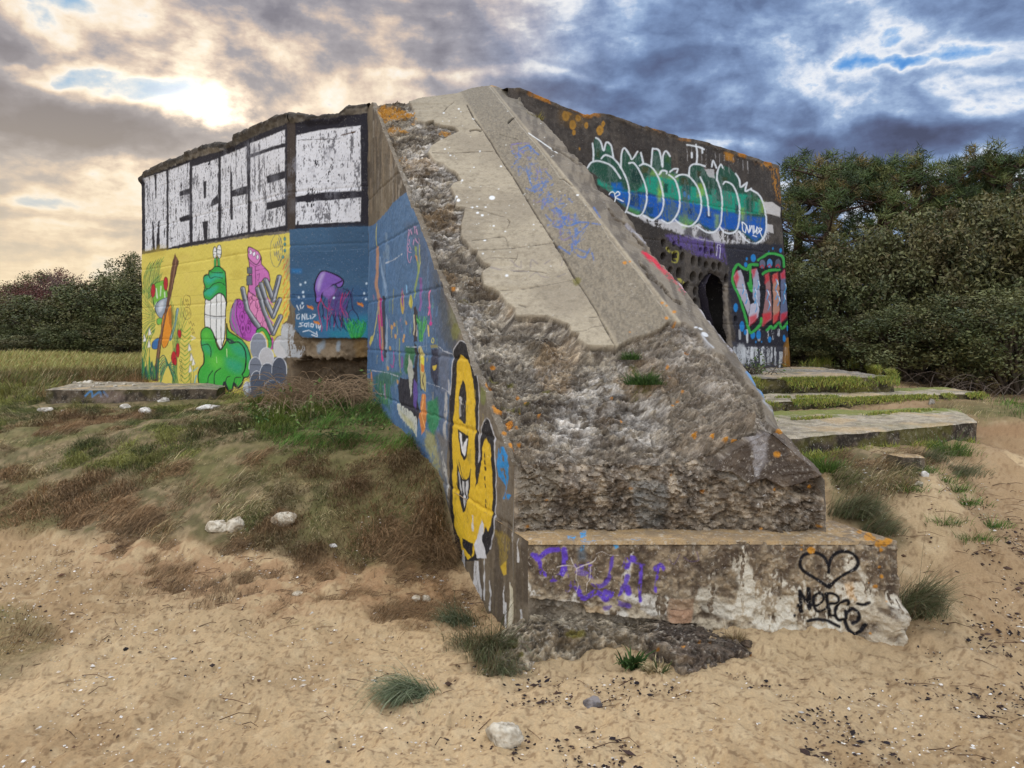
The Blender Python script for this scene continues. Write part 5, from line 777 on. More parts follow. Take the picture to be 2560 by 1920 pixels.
# ---------------------------------------------------------------- plinth and broken footing
XR = lambda Y: 2.0 - .34 * (Y - 3.96)
def paint_plinth(cv):
    f, l, e = cv.fill, cv.line, cv.ell; rs = np.random.default_rng(23)
    # salt and lime blooms
    for p, a in ((((740,200),(780,100),(800,110),(770,200),(790,330),(830,430),(900,540),(940,590),(860,590),(780,520),(735,400)),.9), (((930,640),(1060,620),(1200,640),(1280,640),(1280,670),(1180,700),(940,680)),.8), (((1210,640),(1240,540),(1262,520),(1244,600),(1250,640)),.9), (((1640,560),(1800,555),(2000,570),(2065,620),(2040,760),(1900,770),(1700,640)),.85), (((1680,180),(1750,160),(1752,260),(1700,470),(1640,560),(1620,520),(1690,330)),.8), (((1470,720),(1640,690),(1700,760),(1560,770)),.7), (((1500,880),(1560,770),(1680,740),(1720,860),(1620,920)),.6)): f(CI(*p), (200,194,182), wob=9, soft=4, a=min(1, a * 1.1), wear=.425)
    for p, a in ((((700,540),(735,545),(770,640),(810,800),(845,960),(830,1040),(790,1130),(680,1130),(660,1030),(700,860)),.85), (((960,720),(985,740),(1030,790),(1080,860),(1000,960),(880,1000),(840,1080),(900,900),(930,850)),.9), (((1140,870),(1170,840),(1230,850),(1270,920),(1230,1000),(1140,960)),.85), (((1400,760),(1470,780),(1460,830),(1410,820)),.9), (((1350,880),(1500,860),(1700,850),(1800,930),(1830,1000),(1760,1060),(1700,1100),(1500,1260),(1300,1270),(1200,1180),(1180,1000),(1300,980)),.92), (((1560,740),(1590,640),(1640,570),(1660,660),(1700,740),(1600,780)),.85), (((1640,740),(1720,760),(1800,860),(1880,940),(1840,960),(1760,880),(1690,800)),.8), (((880,1000),(1150,950),(1190,1240),(1300,1380),(1100,1330),(900,1250),(800,1180)),.8), (((360,900),(480,840),(510,880),(500,960),(680,1080),(640,1180),(400,1080),(330,980)),.7), (((0,930),(110,970),(100,1120),(0,1100)),.8), (((620,640),(690,580),(720,720),(690,860)),.6), (((400,830),(470,760),(480,690),(490,760),(450,830)),.7), (((1910,940),(2000,960),(1990,1060),(1880,1020)),.85), (((1880,1040),(2050,1060),(2040,1300),(1940,1330),(1960,1150)),.5)): f(C6(*p), (202,194,176), wob=11, soft=5, a=min(1, a * 1.15), wear=.425)
    f(C6((110,985),(310,985),(320,1080),(300,1190),(200,1210),(100,1190),(95,1100)), (160,134,108), wob=4, soft=3, a=.9); f(C6((120,1085),(200,1075),(310,1090),(300,1190),(200,1205),(110,1180)), (166,126,98), wob=4, soft=4, a=.6); l(C6((130,1075),(200,1080),(290,1078)), 1.2, (80,64,54))
    f(CI((1290,680),(1500,700),(1480,760),(1330,750)), (176,152,118), wob=5, soft=4, a=.8); f(C6((1560,860),(1640,850),(1660,1000),(1580,960)), (206,160,100), wob=6, soft=5, a=.5)
    for k in range(60): u, v = rs.uniform(40, 1850), rs.uniform(520, 980); e(*C6((u, v))[0], rs.uniform(2, 9), rs.uniform(2, 7), (50,42,38) if k % 3 else (150,136,116), a=.4, wob=4, soft=3)
    # purple tag
    PU = (98, 70, 178); kw = dict(soft=2.4, wob=1.8, wear=.33)
    for p, w_, a in ((((870,230),(920,260),(1000,200),(1090,190)),9,.9), (((900,240),(940,330),(960,400),(1010,445),(1080,430),(1130,380),(1150,280),(1140,190)),10,.85), (((1170,330),(1190,380),(1200,430),(1220,480),(1250,520)),9,.5), (((1350,330),(1370,420),(1400,490),(1470,500),(1530,440),(1550,330),(1555,250)),8,.6), (((1220,470),(1170,540)),7,.5), (((1260,520),(1300,610),(1360,590),(1420,560),(1470,590),(1500,620),(1560,600),(1620,560)),10,.9), (((1500,560),(1600,580),(1660,500),(1690,420)),9,.7), (((1680,330),(1700,270),(1740,270)),13,.9), (((1690,520),(1700,560)),12,.8), (((1805,330),(1800,450),(1795,560),(1800,630)),6.5,.9), (((1940,350),(1970,330),(1990,350)),12,.9), (((1960,360),(1950,450),(1935,540)),8,.9), (((1240,330),(1300,340),(1370,310)),8,.5), (((1260,380),(1330,400)),10,.4), (((1580,640),(1660,670),(1700,680)),10,.5), (((1760,300),(1830,320)),4,.5), (((1500,700),(1560,690)),8,.5)): l(CI(*p), w_ * 1.35, PU, a=min(1, a * 1.3), **kw)
    for p in (((110,660),(150,700),(200,620)), ((230,640),(290,680),(350,660),(340,600))): l(C6(*p), 2.4, (70,54,110), a=.5, soft=2)
    for p in (((1200,260),(1220,310),(1250,360),(1245,440),(1265,490),(1250,550)), ((1250,350),(1330,320),(1400,290),(1420,260)), ((1370,340),(1365,440),(1340,480),(1335,560)), ((1420,230),(1470,210),(1540,240),(1610,240)), ((1080,340),(1150,325),(1230,330))): l(CI(*p), 1.8, (206,196,186), a=.85, wob=1.2)
    # heart and name
    BKK = (22, 20, 24); hk = dict(soft=2.2, wob=.8)
    l(C6((1438,770),(1430,700),(1395,640),(1340,610),(1280,605),(1225,630),(1195,680),(1210,740),(1270,785),(1350,835),(1410,875),(1443,895),(1480,850),(1540,800),(1610,765),(1665,730),(1680,680),(1655,630),(1600,598),(1540,595),(1490,620),(1455,660),(1440,710),(1436,770)), 8.5, BKK, **hk); e(*C6((1447,880))[0], 6, 8, BKK, soft=2)
    for p, w_ in ((((1195,925),(1205,1000),(1215,1100)),10), (((1200,930),(1235,985),(1245,1010),(1255,1000)),9), (((1265,905),(1275,985),(1280,1070)),11), (((1295,1040),(1350,1045),(1400,1000),(1380,950),(1340,945),(1310,990),(1320,1060),(1360,1105),(1410,1090),(1440,1050)),7.5), (((1420,950),(1435,1030),(1455,1130)),9), (((1410,950),(1470,945),(1515,975),(1505,1020),(1450,1045)),7.5), (((1605,1045),(1590,1000),(1550,1010),(1510,1060),(1495,1120),(1520,1165),(1560,1160)),8.5), (((1590,1120),(1640,1080),(1690,1110),(1690,1170),(1640,1200)),8), (((1585,1100),(1580,1170),(1600,1240),(1650,1280),(1710,1250),(1740,1200)),10), (((1270,1180),(1340,1165),(1420,1175),(1520,1215)),7.5), (((1680,1030),(1730,1038),(1770,1020)),8), (((1455,1140),(1490,1135)),6)): l(C6(*p), w_, BKK, **hk)
    e(*C6((1160,1133))[0], 4.5, 4.5, BKK, soft=2)
    for u,v in ((1190,1050),(1220,1100)): e(*C6((u, v))[0], 5, 6, BKK, soft=2.5)
    # cyan splash, lichen
    for p in (((1170,70),(1240,80),(1230,110),(1180,100)), ((1280,40),(1330,30),(1330,110),(1450,90),(1480,110),(1280,115)), ((1270,110),(1330,110),(1310,200),(1280,200)), ((1565,140),(1600,130),(1615,170),(1580,180)), ((1720,95),(1800,90),(1800,105))): f(CI(*p), (84,164,216), wob=3.5, soft=2, a=.95, wear=.37)
    f(CI((1250,180),(1330,150),(1330,280),(1260,290)), (76,96,112), soft=8, wob=6, a=.6)
    for u,v,r in ((1060,570,14),(1210,580,12),(1290,585,34),(1215,540,12),(1850,720,16),(1820,885,22),(1870,800,16),(1870,585,16),(1770,855,8),(1850,530,34),(1910,530,30),(1760,470,30),(1690,430,18),(1930,500,26),(1800,490,20),(1770,1265,10),(1900,1000,8)): e(*C6((u, v))[0], r*.3, r*.26, (190,130,40), wob=3, soft=1.8, a=.9)
    l(C6((1850,560),(1855,800),(1860,960)), 4, (70,58,48), soft=3, wob=3, a=.6)
def build_plinth():
    # front and right side
    pl = [(KL + AX * YP, YP), (XR(3.96), 3.955), (XR(5.4), 5.4)]; n1, n2 = 600, 130
    gx = np.concatenate([np.linspace(pl[0][0], pl[1][0], n1), np.linspace(pl[1][0], pl[2][0], n2)[1:]]); gy = np.concatenate([np.linspace(pl[0][1], pl[1][1], n1), np.linspace(pl[1][1], pl[2][1], n2)[1:]])
    nx = np.concatenate([np.zeros(n1 - 30), np.linspace(0, .95, 60), np.full(n2 - 31, .95)]); ny = -np.sqrt(1 - nx ** 2)
    nv = 200; zz = np.linspace(-.2, .53, nv); V = np.stack([np.stack([gx, gy, np.full_like(gx, z)], -1) for z in zz])
    # two rounded rows onto the top
    sh_ = V.shape[:2]; Vf = V.reshape(-1, 3); N = np.zeros_like(V); N[..., 0] = nx; N[..., 1] = ny; Nf = N.reshape(-1, 3)
    a1, a2, a3 = fbm(Vf, 6, 4, 131), fbm(Vf, 22, 4, 132), fbm(Vf, 70, 3, 133)
    b = lerp(lin((110,94,76)), lin((156,138,112)), ss(.40, .64, a2)); b = lerp(b, lin((62,50,42)), ss(.54, .70, a1) * .6); b = lerp(b, lin((170,158,138)), ss(.60, .70, a3) * .6); rr = 1 - np.abs(2 * fbm(Vf, 26, 3, 135) - 1) * 2.2; b = lerp(b, lin((46,38,34)), ss(.3, .8, rr) * .4); low = ss(.30, .12, Vf[:, 2] + (a1 - .5) * .3); b = lerp(b, lin((186,172,148)), low * .85 * ss(.3, .6, a2))
    cv = Canvas(Vf, b); paint_plinth(cv)
    rec = np.zeros(len(Vf)); i, m = cv.mask(CI((760,600),(940,620),(1280,660),(1340,740),(1500,770),(1880,790),(2060,820),(2300,840),(2300,1100),(700,1100),(760,800)), 2, 4); rec[i] = m
    cv.col = lerp(cv.col, conc_color(Vf, 134, (90,80,68), (150,138,120), (56,48,40)), rec * .8)
    bul = ss(.26, .16, Vf[:, 2]) * ss(1.75, 1.95, Vf[:, 0]) * .05
    d = (a1 - .5) * .035 + (a2 - .5) * .016 + (a3 - .5) * .006 - rec * (.02 + .07 * (a1 - .3) + rr * .02) - rr * .006 + low * ((a1 - .5) * .05 + (a2 - .5) * .03) + bul + cv.h
    eg = ss(.53, .49, Vf[:, 2]); d = d * ss(.0, .06, Vf[:, 0] - pl[0][0]) - (1 - eg) * .012
    Vn = Vf + Nf * d[:, None]
    o = obj('plinth', mk_mesh('plinth', Vn, grid_faces(*sh_), cv.col), M_FOOT, BK); o['label'] = 'low foot of the ramp with a black heart and tag and a purple scrawl'
    # the ledge on top of it
    nu, nw = 420, 150; Y = np.concatenate([np.linspace(3.94, 4.35, 90), np.linspace(4.35, 5.4, nw - 90 + 1)[1:]]); T = []
    for y in Y:
        yy = max(y, 3.965); x0, x1 = KL + AX * yy, XR(yy); T.append(np.stack([np.linspace(x0, x1, nu), np.full(nu, yy), np.full(nu, .532 if y > 3.945 else .515)], -1))
    T = np.stack(T); Tf = T.reshape(-1, 3); b2 = fbm(Tf, 16, 4, 141); c = lerp(lin((176,146,104)), lin((150,128,98)), ss(.4, .65, b2)); c = lerp(c, lin((120,106,88)), ss(1.3, 1.9, Tf[:, 0]) * .6 * ss(.35, .6, b2)); c = lerp(c, lin((206,198,182)), ss(.62, .7, fbm(Tf, 40, 3, 142)) * .4)
    cv = Canvas(Tf, c)
    for p in (((1170,70),(1240,80),(1230,110),(1180,100)), ((1280,40),(1330,30),(1330,112),(1450,90),(1480,112),(1280,118)), ((1720,95),(1800,90),(1800,105))): cv.fill(CI(*p), (84,164,216), wob=3.5, soft=2, a=.95, wear=.37)
    for u,v,r in ((1850,530,40),(1910,520,36),(1760,470,36),(1690,430,20),(1930,500,30),(1800,490,24)): cv.ell(*C6((u, v))[0], r*.3, r*.26, (190,130,40), wob=3, soft=1.8, a=.9)
    cv.line(C6((1450,300),(1600,380),(1750,460),(1900,540)), 3, (90,72,54), a=.6, wob=2)
    Tf = Tf + np.array([0, 0, 1.0]) * ((b2 - .5) * .016 * ss(3.94, 4.0, Tf[:, 1]))[:, None]
    o = obj('ledge', mk_mesh('ledge', Tf, grid_faces(len(Y), nu), cv.col), M_CONC, BK); o['label'] = 'sandy ledge along the top of the foot'
def build_footing():
    fx = np.array([1230,1262,1330,1400,1480,1600,1650,1700,1740,1780,1840,1890,1915]) ; fy = np.array([1640,1668,1660,1640,1625,1642,1665,1690,1694,1682,1668,1640,1610])
    Yf = EH * F / (fy - HY); Xf = (fx - CX) / F * Yf; nu, nv = 400, 130
    X = np.linspace(-.10, Xf[-1], nu); Y0 = np.interp(X, Xf, Yf); tz = np.interp(X, [-.1, 0, .1, .3, .45, .6, .75, .9, 1.1, 1.25], [.02, .07, .14, .13, .12, .12, .115, .11, .075, .0])
    V = []
    for a in np.linspace(0, 1, nv):
        up = min(1, a / .6); bk = max(0, (a - .45) / .55); V.append(np.stack([X + .0 * a, Y0 + .02 * up + (4.02 - Y0) * bk ** 1.0, -.12 + (tz + .12) * np.sin(up * np.pi / 2)], -1))
    V = np.stack(V); Vf = V.reshape(-1, 3); a1, a2, a3 = fbm(Vf, 5, 4, 151), fbm(Vf, 16, 4, 152), fbm(Vf, 55, 3, 153); w1, _, _ = worley(Vf, 18, 154); pb, _, pid = worley(Vf, 40, 159); peb = np.maximum(0, .62 - pb) * (pid > .35)
    c = lerp(lin((140,126,104)), lin((192,178,154)), ss(.40, .62, a2)); right = ss(.55, .85, Vf[:, 0] + (a1 - .5) * .3); c = lerp(c, lerp(lin((84,70,62)), lin((128,112,96)), a2), right * .85); c = lerp(c, lin((52,44,38)), ss(.54, .66, a1) * .6); c = lerp(c, lin((190,180,162)), ss(.64, .74, a3) * .6)
    cv = Canvas(Vf, c * (.72 + .56 * pid)[:, None])
    for u,v,a_,b_ in ((565,1040,60,60),(700,970,46,40),(1240,910,90,40),(770,1080,18,20)): cv.ell(*CI((u, v))[0], a_*.289, b_*.289, (112,104,40), wob=5, soft=4, a=.85)
    for u,v in ((230,1370),(370,1330),(790,1470),(20,1400),(460,1330),(540,1500)): cv.ell(*C6((u, v))[0], 4.5, 4, (186,128,56), wob=2, soft=1.6)
    cv.fill(CI((670,1190),(740,1190),(850,1220),(820,1260),(700,1240)), (132,120,108), soft=4, wob=4, a=.7)
    eg = ss(0, .08, Vf[:, 0] + .10) * ss(0, .1, Xf[-1] - Vf[:, 0]); r1 = 1 - np.abs(2 * fbm(Vf, 10, 3, 157) - 1) * 2.2; r2 = 1 - np.abs(2 * fbm(Vf, 26, 3, 158) - 1) * 2.2; d = (a1 - .45) * .13 + (a2 - .5) * .07 + (a3 - .5) * .02 - w1 * .02 + peb * .03 - r1 * .025 - r2 * .016; cv.col = lerp(cv.col, lin((48,40,34)), ss(.3, .8, r2) * .4 + ss(.4, .8, r1) * .25)
    Vn = Vf + np.array([0, -.75, .66]) * (d * (.3 + .7 * eg))[:, None]
    o = obj('footing', mk_mesh('footing', Vn, grid_faces(nv, nu), cv.col, False), M_CONC, BK); o['label'] = 'crumbled rubble footing sticking out of the sand'
build_plinth(); build_footing()
# ---------------------------------------------------------------- roof and the far walls, closing the bunker
def build_back():
    ring = [(-5.67,11.7),(-5.6,15.2),(-2.2,18.0),(2.4,17.4),(4.4,14.6),(3.97,11.35)]; V, C, Q = [], [], []
    for a in range(len(ring) - 1):
        A, B = np.array(ring[a]), np.array(ring[a + 1]); g = A + (B - A) * np.linspace(0, 1, 30)[:, None]; b0 = len(V)
        for zz in np.linspace(.4, 4.02, 30):
            off = .062 * (4.1 - zz) * min(1, a / 4 + .05)
            for p in g: V.append((p[0] + off, p[1], zz))
        for j in range(29):
            for i in range(29): Q.append((b0 + j * 30 + i, b0 + j * 30 + i + 1, b0 + (j + 1) * 30 + i + 1, b0 + (j + 1) * 30 + i))
    V = np.array(V); V = V + np.array([1, 1, 0]) * ((fbm(V, 6, 3, 161) - .5) * .02)[:, None]
    obj('wall', mk_mesh('wall', V, Q, conc_color(V, 162, (76,70,62), (120,112,100))), M_CONC, BK)['label'] = 'plain grey outer walls on the far side'
    rp = [(-5.67,11.7),(-2.47,8.52),(-1.5,8.25),(-.9,8.7),(-.25,8.6),(0,8.6),(3.97,11.35),(4.4,14.6),(2.4,17.4),(-2.2,18.0),(-5.6,15.2)]; cen = np.mean(rp, 0); n = len(rp)
    V = np.array([(p[0], p[1], 3.80) for p in rp] + [(cen[0], cen[1], 3.86)]); T = [(i, (i + 1) % n, n) for i in range(n)]
    obj('roof', mk_mesh('roof', V, T, conc_color(V, 163), smooth=False), M_CONC, BK)
build_back()
# ---------------------------------------------------------------- concrete slabs around the bunker
def slab(name, corners, ztop, zbot, label, cat, cols, paint=None, nu=200, nv=120, rough=.02, group=None, chip=.03, back=None):
    """corners: front-left, front-right, back-right, back-left; ztop per corner"""
    c = np.array(corners, float); zt = np.array(ztop, float) if np.ndim(ztop) else np.full(4, ztop)
    a, b = np.meshgrid(np.linspace(0, 1, nu), np.linspace(0, 1, nv)); bl = lambda q: (q[0] * (1 - a)[..., None] + q[1] * a[..., None]) * (1 - b)[..., None] + (q[3] * (1 - a)[..., None] + q[2] * a[..., None]) * b[..., None]
    T = np.concatenate([bl(c), bl(zt[:, None])], -1); Tf = T.reshape(-1, 3)
    cen = Tf.mean(0); edge = np.minimum(np.minimum(a, 1 - a) * np.linalg.norm(c[1] - c[0]), np.minimum(b, 1 - b) * np.linalg.norm(c[3] - c[0])).ravel()
    n1, n2 = fbm(Tf, 4, 4, 201), fbm(Tf, 18, 4, 202)
    Tf = Tf + np.array([0, 0, 1]) * ((n1 - .5) * rough * 1.5 + (n2 - .5) * rough - ss(.05, 0, edge) * .02 * n2)[:, None]
    wob = ((fbm(Tf * np.array([1, 1, 0]), 5, 4, 203) - .5) * chip * 2 * ss(.15, 0, edge)); dirv = Tf[:, :2] - cen[:2]; dirv /= np.linalg.norm(dirv, axis=1)[:, None] + 1e-6; Tf[:, :2] += dirv * wob[:, None]
    T = Tf.reshape(nv, nu, 3); V = [Tf]; Q = [grid_faces(nv, nu)]; base = nv * nu; ns = 26
    for ring in (T[0], T[:, -1], T[-1, ::-1], T[::-1, 0]):
        m = len(ring); S_ = np.stack([np.concatenate([ring[:, :2], (ring[:, 2] + (zbot - ring[:, 2]) * t)[:, None]], 1) for t in np.linspace(0, 1, ns)])
        g = S_.reshape(-1, 3).copy(); dv = g[:, :2] - cen[:2]; dv /= np.linalg.norm(dv, axis=1)[:, None] + 1e-6
        k = ss(0, .05, np.repeat(np.linspace(0, 1, ns), m)); g[:, :2] += dv * (((fbm(g, 9, 4, 204) - .55) * chip * 1.6) * k)[:, None]
        V.append(g); Q.append(grid_faces(ns, m)[:, ::-1] + base); base += len(g)
    V = np.concatenate(V); Q = np.concatenate(Q); top, side, moss = cols; isT = np.zeros(len(V)); isT[:nv * nu] = 1
    m1, m2, m3 = fbm(V, 3, 4, 205), fbm(V, 14, 4, 206), fbm(V, 55, 3, 207)
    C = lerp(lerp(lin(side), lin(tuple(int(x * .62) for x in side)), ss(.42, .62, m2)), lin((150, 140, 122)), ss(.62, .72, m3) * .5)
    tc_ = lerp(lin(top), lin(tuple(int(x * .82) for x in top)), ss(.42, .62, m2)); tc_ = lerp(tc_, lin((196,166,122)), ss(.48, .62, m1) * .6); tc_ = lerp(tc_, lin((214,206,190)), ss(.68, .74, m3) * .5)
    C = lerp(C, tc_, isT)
    if moss: C = lerp(C, lin((104, 100, 40)), ss(.52, .62, fbm(V, 5, 4, 208)) * moss * (.4 + .6 * (1 - isT)))
    if back: bb = np.zeros(len(V)); bb[:nv * nu] = ss(back, back + .18, b.ravel() + (m2[:nv * nu] - .5) * .5); C = lerp(C, lerp(lin((134,136,58)), lin((104,118,54)), m3), bb * .85)
    cv = Canvas(V, C)
    if paint: paint(cv)
    o = obj(name, mk_mesh(name, V, Q, cv.col), M_CONC); tag(o, label, cat, group); return o
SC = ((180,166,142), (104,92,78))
def p_left(cv):
    for p in (((590,1075),(630,1045),(640,1085)), ((650,1075),(690,1050),(700,1080)), ((715,1050),(745,1080))): cv.line(CF(*p), 4, (86,140,190), soft=2, wob=2, wear=.25)
    cv.fill(CF((640,1090),(760,1040),(860,1040),(850,1120),(660,1130)), (140,120,110), soft=8, wob=8, a=.6)
slab('concrete_slab', ((-5.60,9.15),(-3.55,9.18),(-3.7,10.0),(-5.95,10.55)), (.955,.965,.97,.97), .55, 'low grey slab strewn with rubble at the left end of the yellow mural', 'slab', ((150,140,124), (96,84,70), .3), p_left)
ROWS = 'concrete steps beside the ramp'
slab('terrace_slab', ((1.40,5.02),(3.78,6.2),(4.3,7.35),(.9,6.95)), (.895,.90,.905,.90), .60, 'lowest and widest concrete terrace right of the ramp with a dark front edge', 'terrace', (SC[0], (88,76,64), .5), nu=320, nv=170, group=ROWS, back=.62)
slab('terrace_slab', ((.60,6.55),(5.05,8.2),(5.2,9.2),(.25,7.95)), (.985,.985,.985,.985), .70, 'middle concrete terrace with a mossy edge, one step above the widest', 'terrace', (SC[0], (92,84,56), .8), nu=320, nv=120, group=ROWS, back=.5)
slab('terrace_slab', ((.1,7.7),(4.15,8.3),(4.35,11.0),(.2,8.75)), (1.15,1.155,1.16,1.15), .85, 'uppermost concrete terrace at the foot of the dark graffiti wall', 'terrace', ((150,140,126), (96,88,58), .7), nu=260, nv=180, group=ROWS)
slab('concrete_block', ((2.55,4.98),(2.70,5.0),(2.72,5.12),(2.52,5.12)), (.815,.805,.815,.815), .5, 'small broken concrete block in grass below the widest terrace', 'block', ((176,150,112), (112,100,86), .3), nu=60, nv=40, chip=.02)
# ---------------------------------------------------------------- stones
def stone(name, x, y, Y, w_, h_, d_, label, cat='stone', col=((190,180,160), (150,138,118)), seed=1, group=None, sink=.25, res=48):
    p = at(x, y, Y); z = gz(p.x, p.y) if name != 'lump' else p.z
    th, ph = np.meshgrid(np.linspace(0, np.pi, res), np.linspace(0, 2 * np.pi, 2 * res)); n = np.stack([np.sin(th) * np.cos(ph), np.sin(th) * np.sin(ph), np.cos(th)], -1).reshape(-1, 3)
    rs = np.random.default_rng(seed); r = np.full(len(n), 9.0)
    for k in range(11):                              # cut a few flat faces, as a broken stone has
        q = rs.normal(size=3); q /= np.linalg.norm(q); r = np.minimum(r, (.78 + .3 * rs.random()) / np.maximum(n @ q, .12))
    r = np.minimum(r, 1.25); r = r * (1 + (fbm(n + seed, 3, 4, seed) - .5) * .30 + (fbm(n + seed, 12, 3, seed + 3) - .5) * .12)
    V = n * r[:, None] * np.array([w_ / 2, d_ / 2, h_ / 2]); a1 = fbm(V + seed, 30, 4, seed + 5); C = lerp(lin(col[0]), lin(col[1]), ss(.40, .62, a1)); C = lerp(C, lin((96,84,68)), ss(.62, .72, fbm(V + seed, 60, 3, seed + 6)) * .5)
    o = obj(name, mk_mesh(name, V, grid_faces(2 * res, res), C), M_ROCK, None, (p.x, p.y, z + h_ * (.5 - sink))); o.rotation_euler = (0, 0, rs.uniform(-.3, .3)); tag(o, label, cat, group); return o
D2 = 1.15732
def st(dx_, dy_, w_, h_, lab, k, col=((214,204,184), (168,154,132)), grp=None, Y=None, d_=None, cat='stone'):
    y = dy_ * D2
    if Y is None:                                    # walk the ray until it meets the ground
        Ys = np.linspace(2.6, 20, 1500); X = (dx_ * D2 - CX) / F * Ys; z = EH - (y - HY) / F * Ys; g = gbase(X, Ys); k_ = np.nonzero(z < g)[0]; Y = Ys[k_[0]] if len(k_) else 12
    s = Y / F * D2; return stone('stone', dx_ * D2, y, Y, w_ * s, h_ * s, (d_ or w_ * .8) * s, lab, cat, col, k, grp)
SCAT = 'pale stones lying in the grass'
st(1088, 1606, 66, 56, 'large pale angular stone alone on the sand in front of the ramp', 1, ((206,196,176),(164,152,132)))
st(1281, 1532, 38, 30, 'small grey speckled stone on the sand just before the ramp footing', 2, ((136,128,124),(92,86,84)))
st(471, 1145, 40, 26, 'left one of two pale stones touching each other in the grass', 3, grp=SCAT)
st(506, 1143, 34, 32, 'right one of two pale stones touching each other in the grass', 4, grp=SCAT)
st(614, 1134, 46, 30, 'pale oblong stone alone to the right of the touching pair', 5, grp=SCAT)
st(450, 884, 40, 13, 'flat white stone in the grass below the green slug mural', 6, ((226,222,212),(186,180,168)), SCAT)
st(352, 870, 22, 13, 'small grey white stone in grass between slab and green slug', 7, ((206,200,188),(160,152,140)), SCAT)
st(271, 884, 20, 14, 'small white stone with a flat neighbour, in front of the slab', 8, ((220,214,204),(176,168,154)), SCAT)
st(313, 894, 22, 16, 'rounded white stone right of the slab front in brown grass', 9, ((226,220,210),(180,172,160)), SCAT)
st(98, 890, 30, 12, 'flat pale stone in the grass left of the slab corner', 10, ((214,206,194),(170,160,146)), SCAT)
st(138, 893, 20, 10, 'thin pale stone between the slab corner and brown grass', 11, ((214,206,194),(170,160,146)), SCAT)
st(643, 1289, 20, 14, 'small white stone at the sandy edge of the grass below the touching pair', 12, grp=SCAT)
st(676, 1332, 14, 12, 'tiny white stone on sand right of the small one at the grass edge', 13, ((214,212,206),(176,172,164)), SCAT)
st(900, 1296, 16, 12, 'left of two small white stones beside the ramp flank', 14, grp=SCAT); st(921, 1297, 18, 12, 'right of two small white stones beside the ramp flank', 15, grp=SCAT)
st(720, 1184, 17, 10, 'crumpled white scrap lying in brown grass left of the ramp', 16, ((232,230,226),(206,200,190)), cat='scrap')
st(596, 880, 26, 12, 'half buried grey stone in green grass under the grey puff mural', 17, ((176,164,140),(140,128,108)), SCAT)
st(1999, 1032, 15, 18, 'white upright stone at the foot of the small concrete block', 18, ((226,222,214),(186,180,170)))
st(1985, 1050, 15, 9, 'flat pale stone just below the white upright one', 19, ((206,196,176),(160,150,132)))
st(1882, 888, 14, 12, 'grey stone standing on the widest terrace', 20, ((140,132,120),(100,92,84)), Y=6.55)
st(2012, 857, 12, 14, 'small pale stone on the far edge of the widest terrace', 21, ((176,168,156),(140,132,120)), Y=7.6)
st(1978, 871, 16, 9, 'flat whitish stone before the small pale one on the widest terrace', 22, ((196,188,176),(150,142,130)), Y=7.0)
st(1612, 1394, 26, 14, 'dark chip of driftwood lying on sand at the plinth', 23, ((90,74,60),(60,50,42)), cat='wood chip')
st(272, 1405, 9, 9, 'tiny black cap lying on the sand at the left', 24, ((34,30,30),(22,20,22)), cat='cap')
for k, (u, v, w_, h_) in enumerate(((515,985,26,12),(550,992,30,14),(590,985,36,18),(620,988,40,20),(670,995,26,12),(700,1000,30,14),(760,990,34,14),(560,1010,28,12),(640,1012,26,12),(860,1000,30,14),(930,1005,26,12),(800,1010,22,10))):
    x, y = CF((u, v))[0]; Yk = .63 * F / max(y - HY, 90); Yk = min(max(Yk, 9.3), 10.2); o = stone('rubble_stone', x, y, Yk, w_ * .36 / F * Yk * 1.1, h_ * .36 / F * Yk * 1.3, w_ * .3 / F * Yk, 'loose pale rubble stone scattered on top of the low slab by the mural', 'rubble', ((206,198,182),(150,140,124)), 40 + k, 'rubble stones on the low slab', res=20); o.location.z = .965 + h_ * .36 / F * Yk * .3
# ---------------------------------------------------------------- vegetation
def blade_arrays(pos, L, az, lean, wd, col, r, tipc=1.15):
    n = len(pos); d = np.stack([np.cos(az), np.sin(az), 0 * az], -1); a2 = az + r.uniform(-2.6, 2.6, n); s = np.stack([-np.sin(a2), np.cos(a2), 0 * az], -1) * (wd / 2)[:, None]; up = np.array([0, 0, 1.0])
    seg = lambda a, f: (up * np.cos(a)[:, None] + d * np.sin(a)[:, None]) * (L * f)[:, None]
    m1 = pos + seg(lean * .5, .38); m2 = m1 + seg(lean * 1.05, .34); tp = m2 + seg(np.minimum(lean * 1.5, 2.2), .30)
    V = np.stack([pos - s, pos + s, m1 - s * .85, m1 + s * .85, m2 - s * .55, m2 + s * .55, tp], 1)
    T = np.array([(0, 1, 3), (0, 3, 2), (2, 3, 5), (2, 5, 4), (4, 5, 6)]); Fc = (np.arange(n)[:, None, None] * 7 + T[None]).reshape(-1, 3)
    C = np.repeat(col[:, None], 7, 1) * np.array([.85, .85, 1, 1, 1.08, 1.08, tipc])[None, :, None]
    return V.reshape(-1, 3), Fc, C.reshape(-1, 3)
def merge(parts):
    V, Fc, C, b = [], [], [], 0
    for v, f, c in parts: V.append(v); Fc.append(f + b); C.append(c); b += len(v)
    return np.concatenate(V), np.concatenate(Fc), np.concatenate(C)
PALG = np.array([lin(c) for c in ((128,104,76),(112,92,64),(134,118,84),(166,150,116),(108,104,66),(90,96,58),(80,90,54),(124,124,70))])
GREENS = np.array([lin(c) for c in ((72,100,44),(90,120,52),(60,88,42),(104,128,60),(82,96,40))])
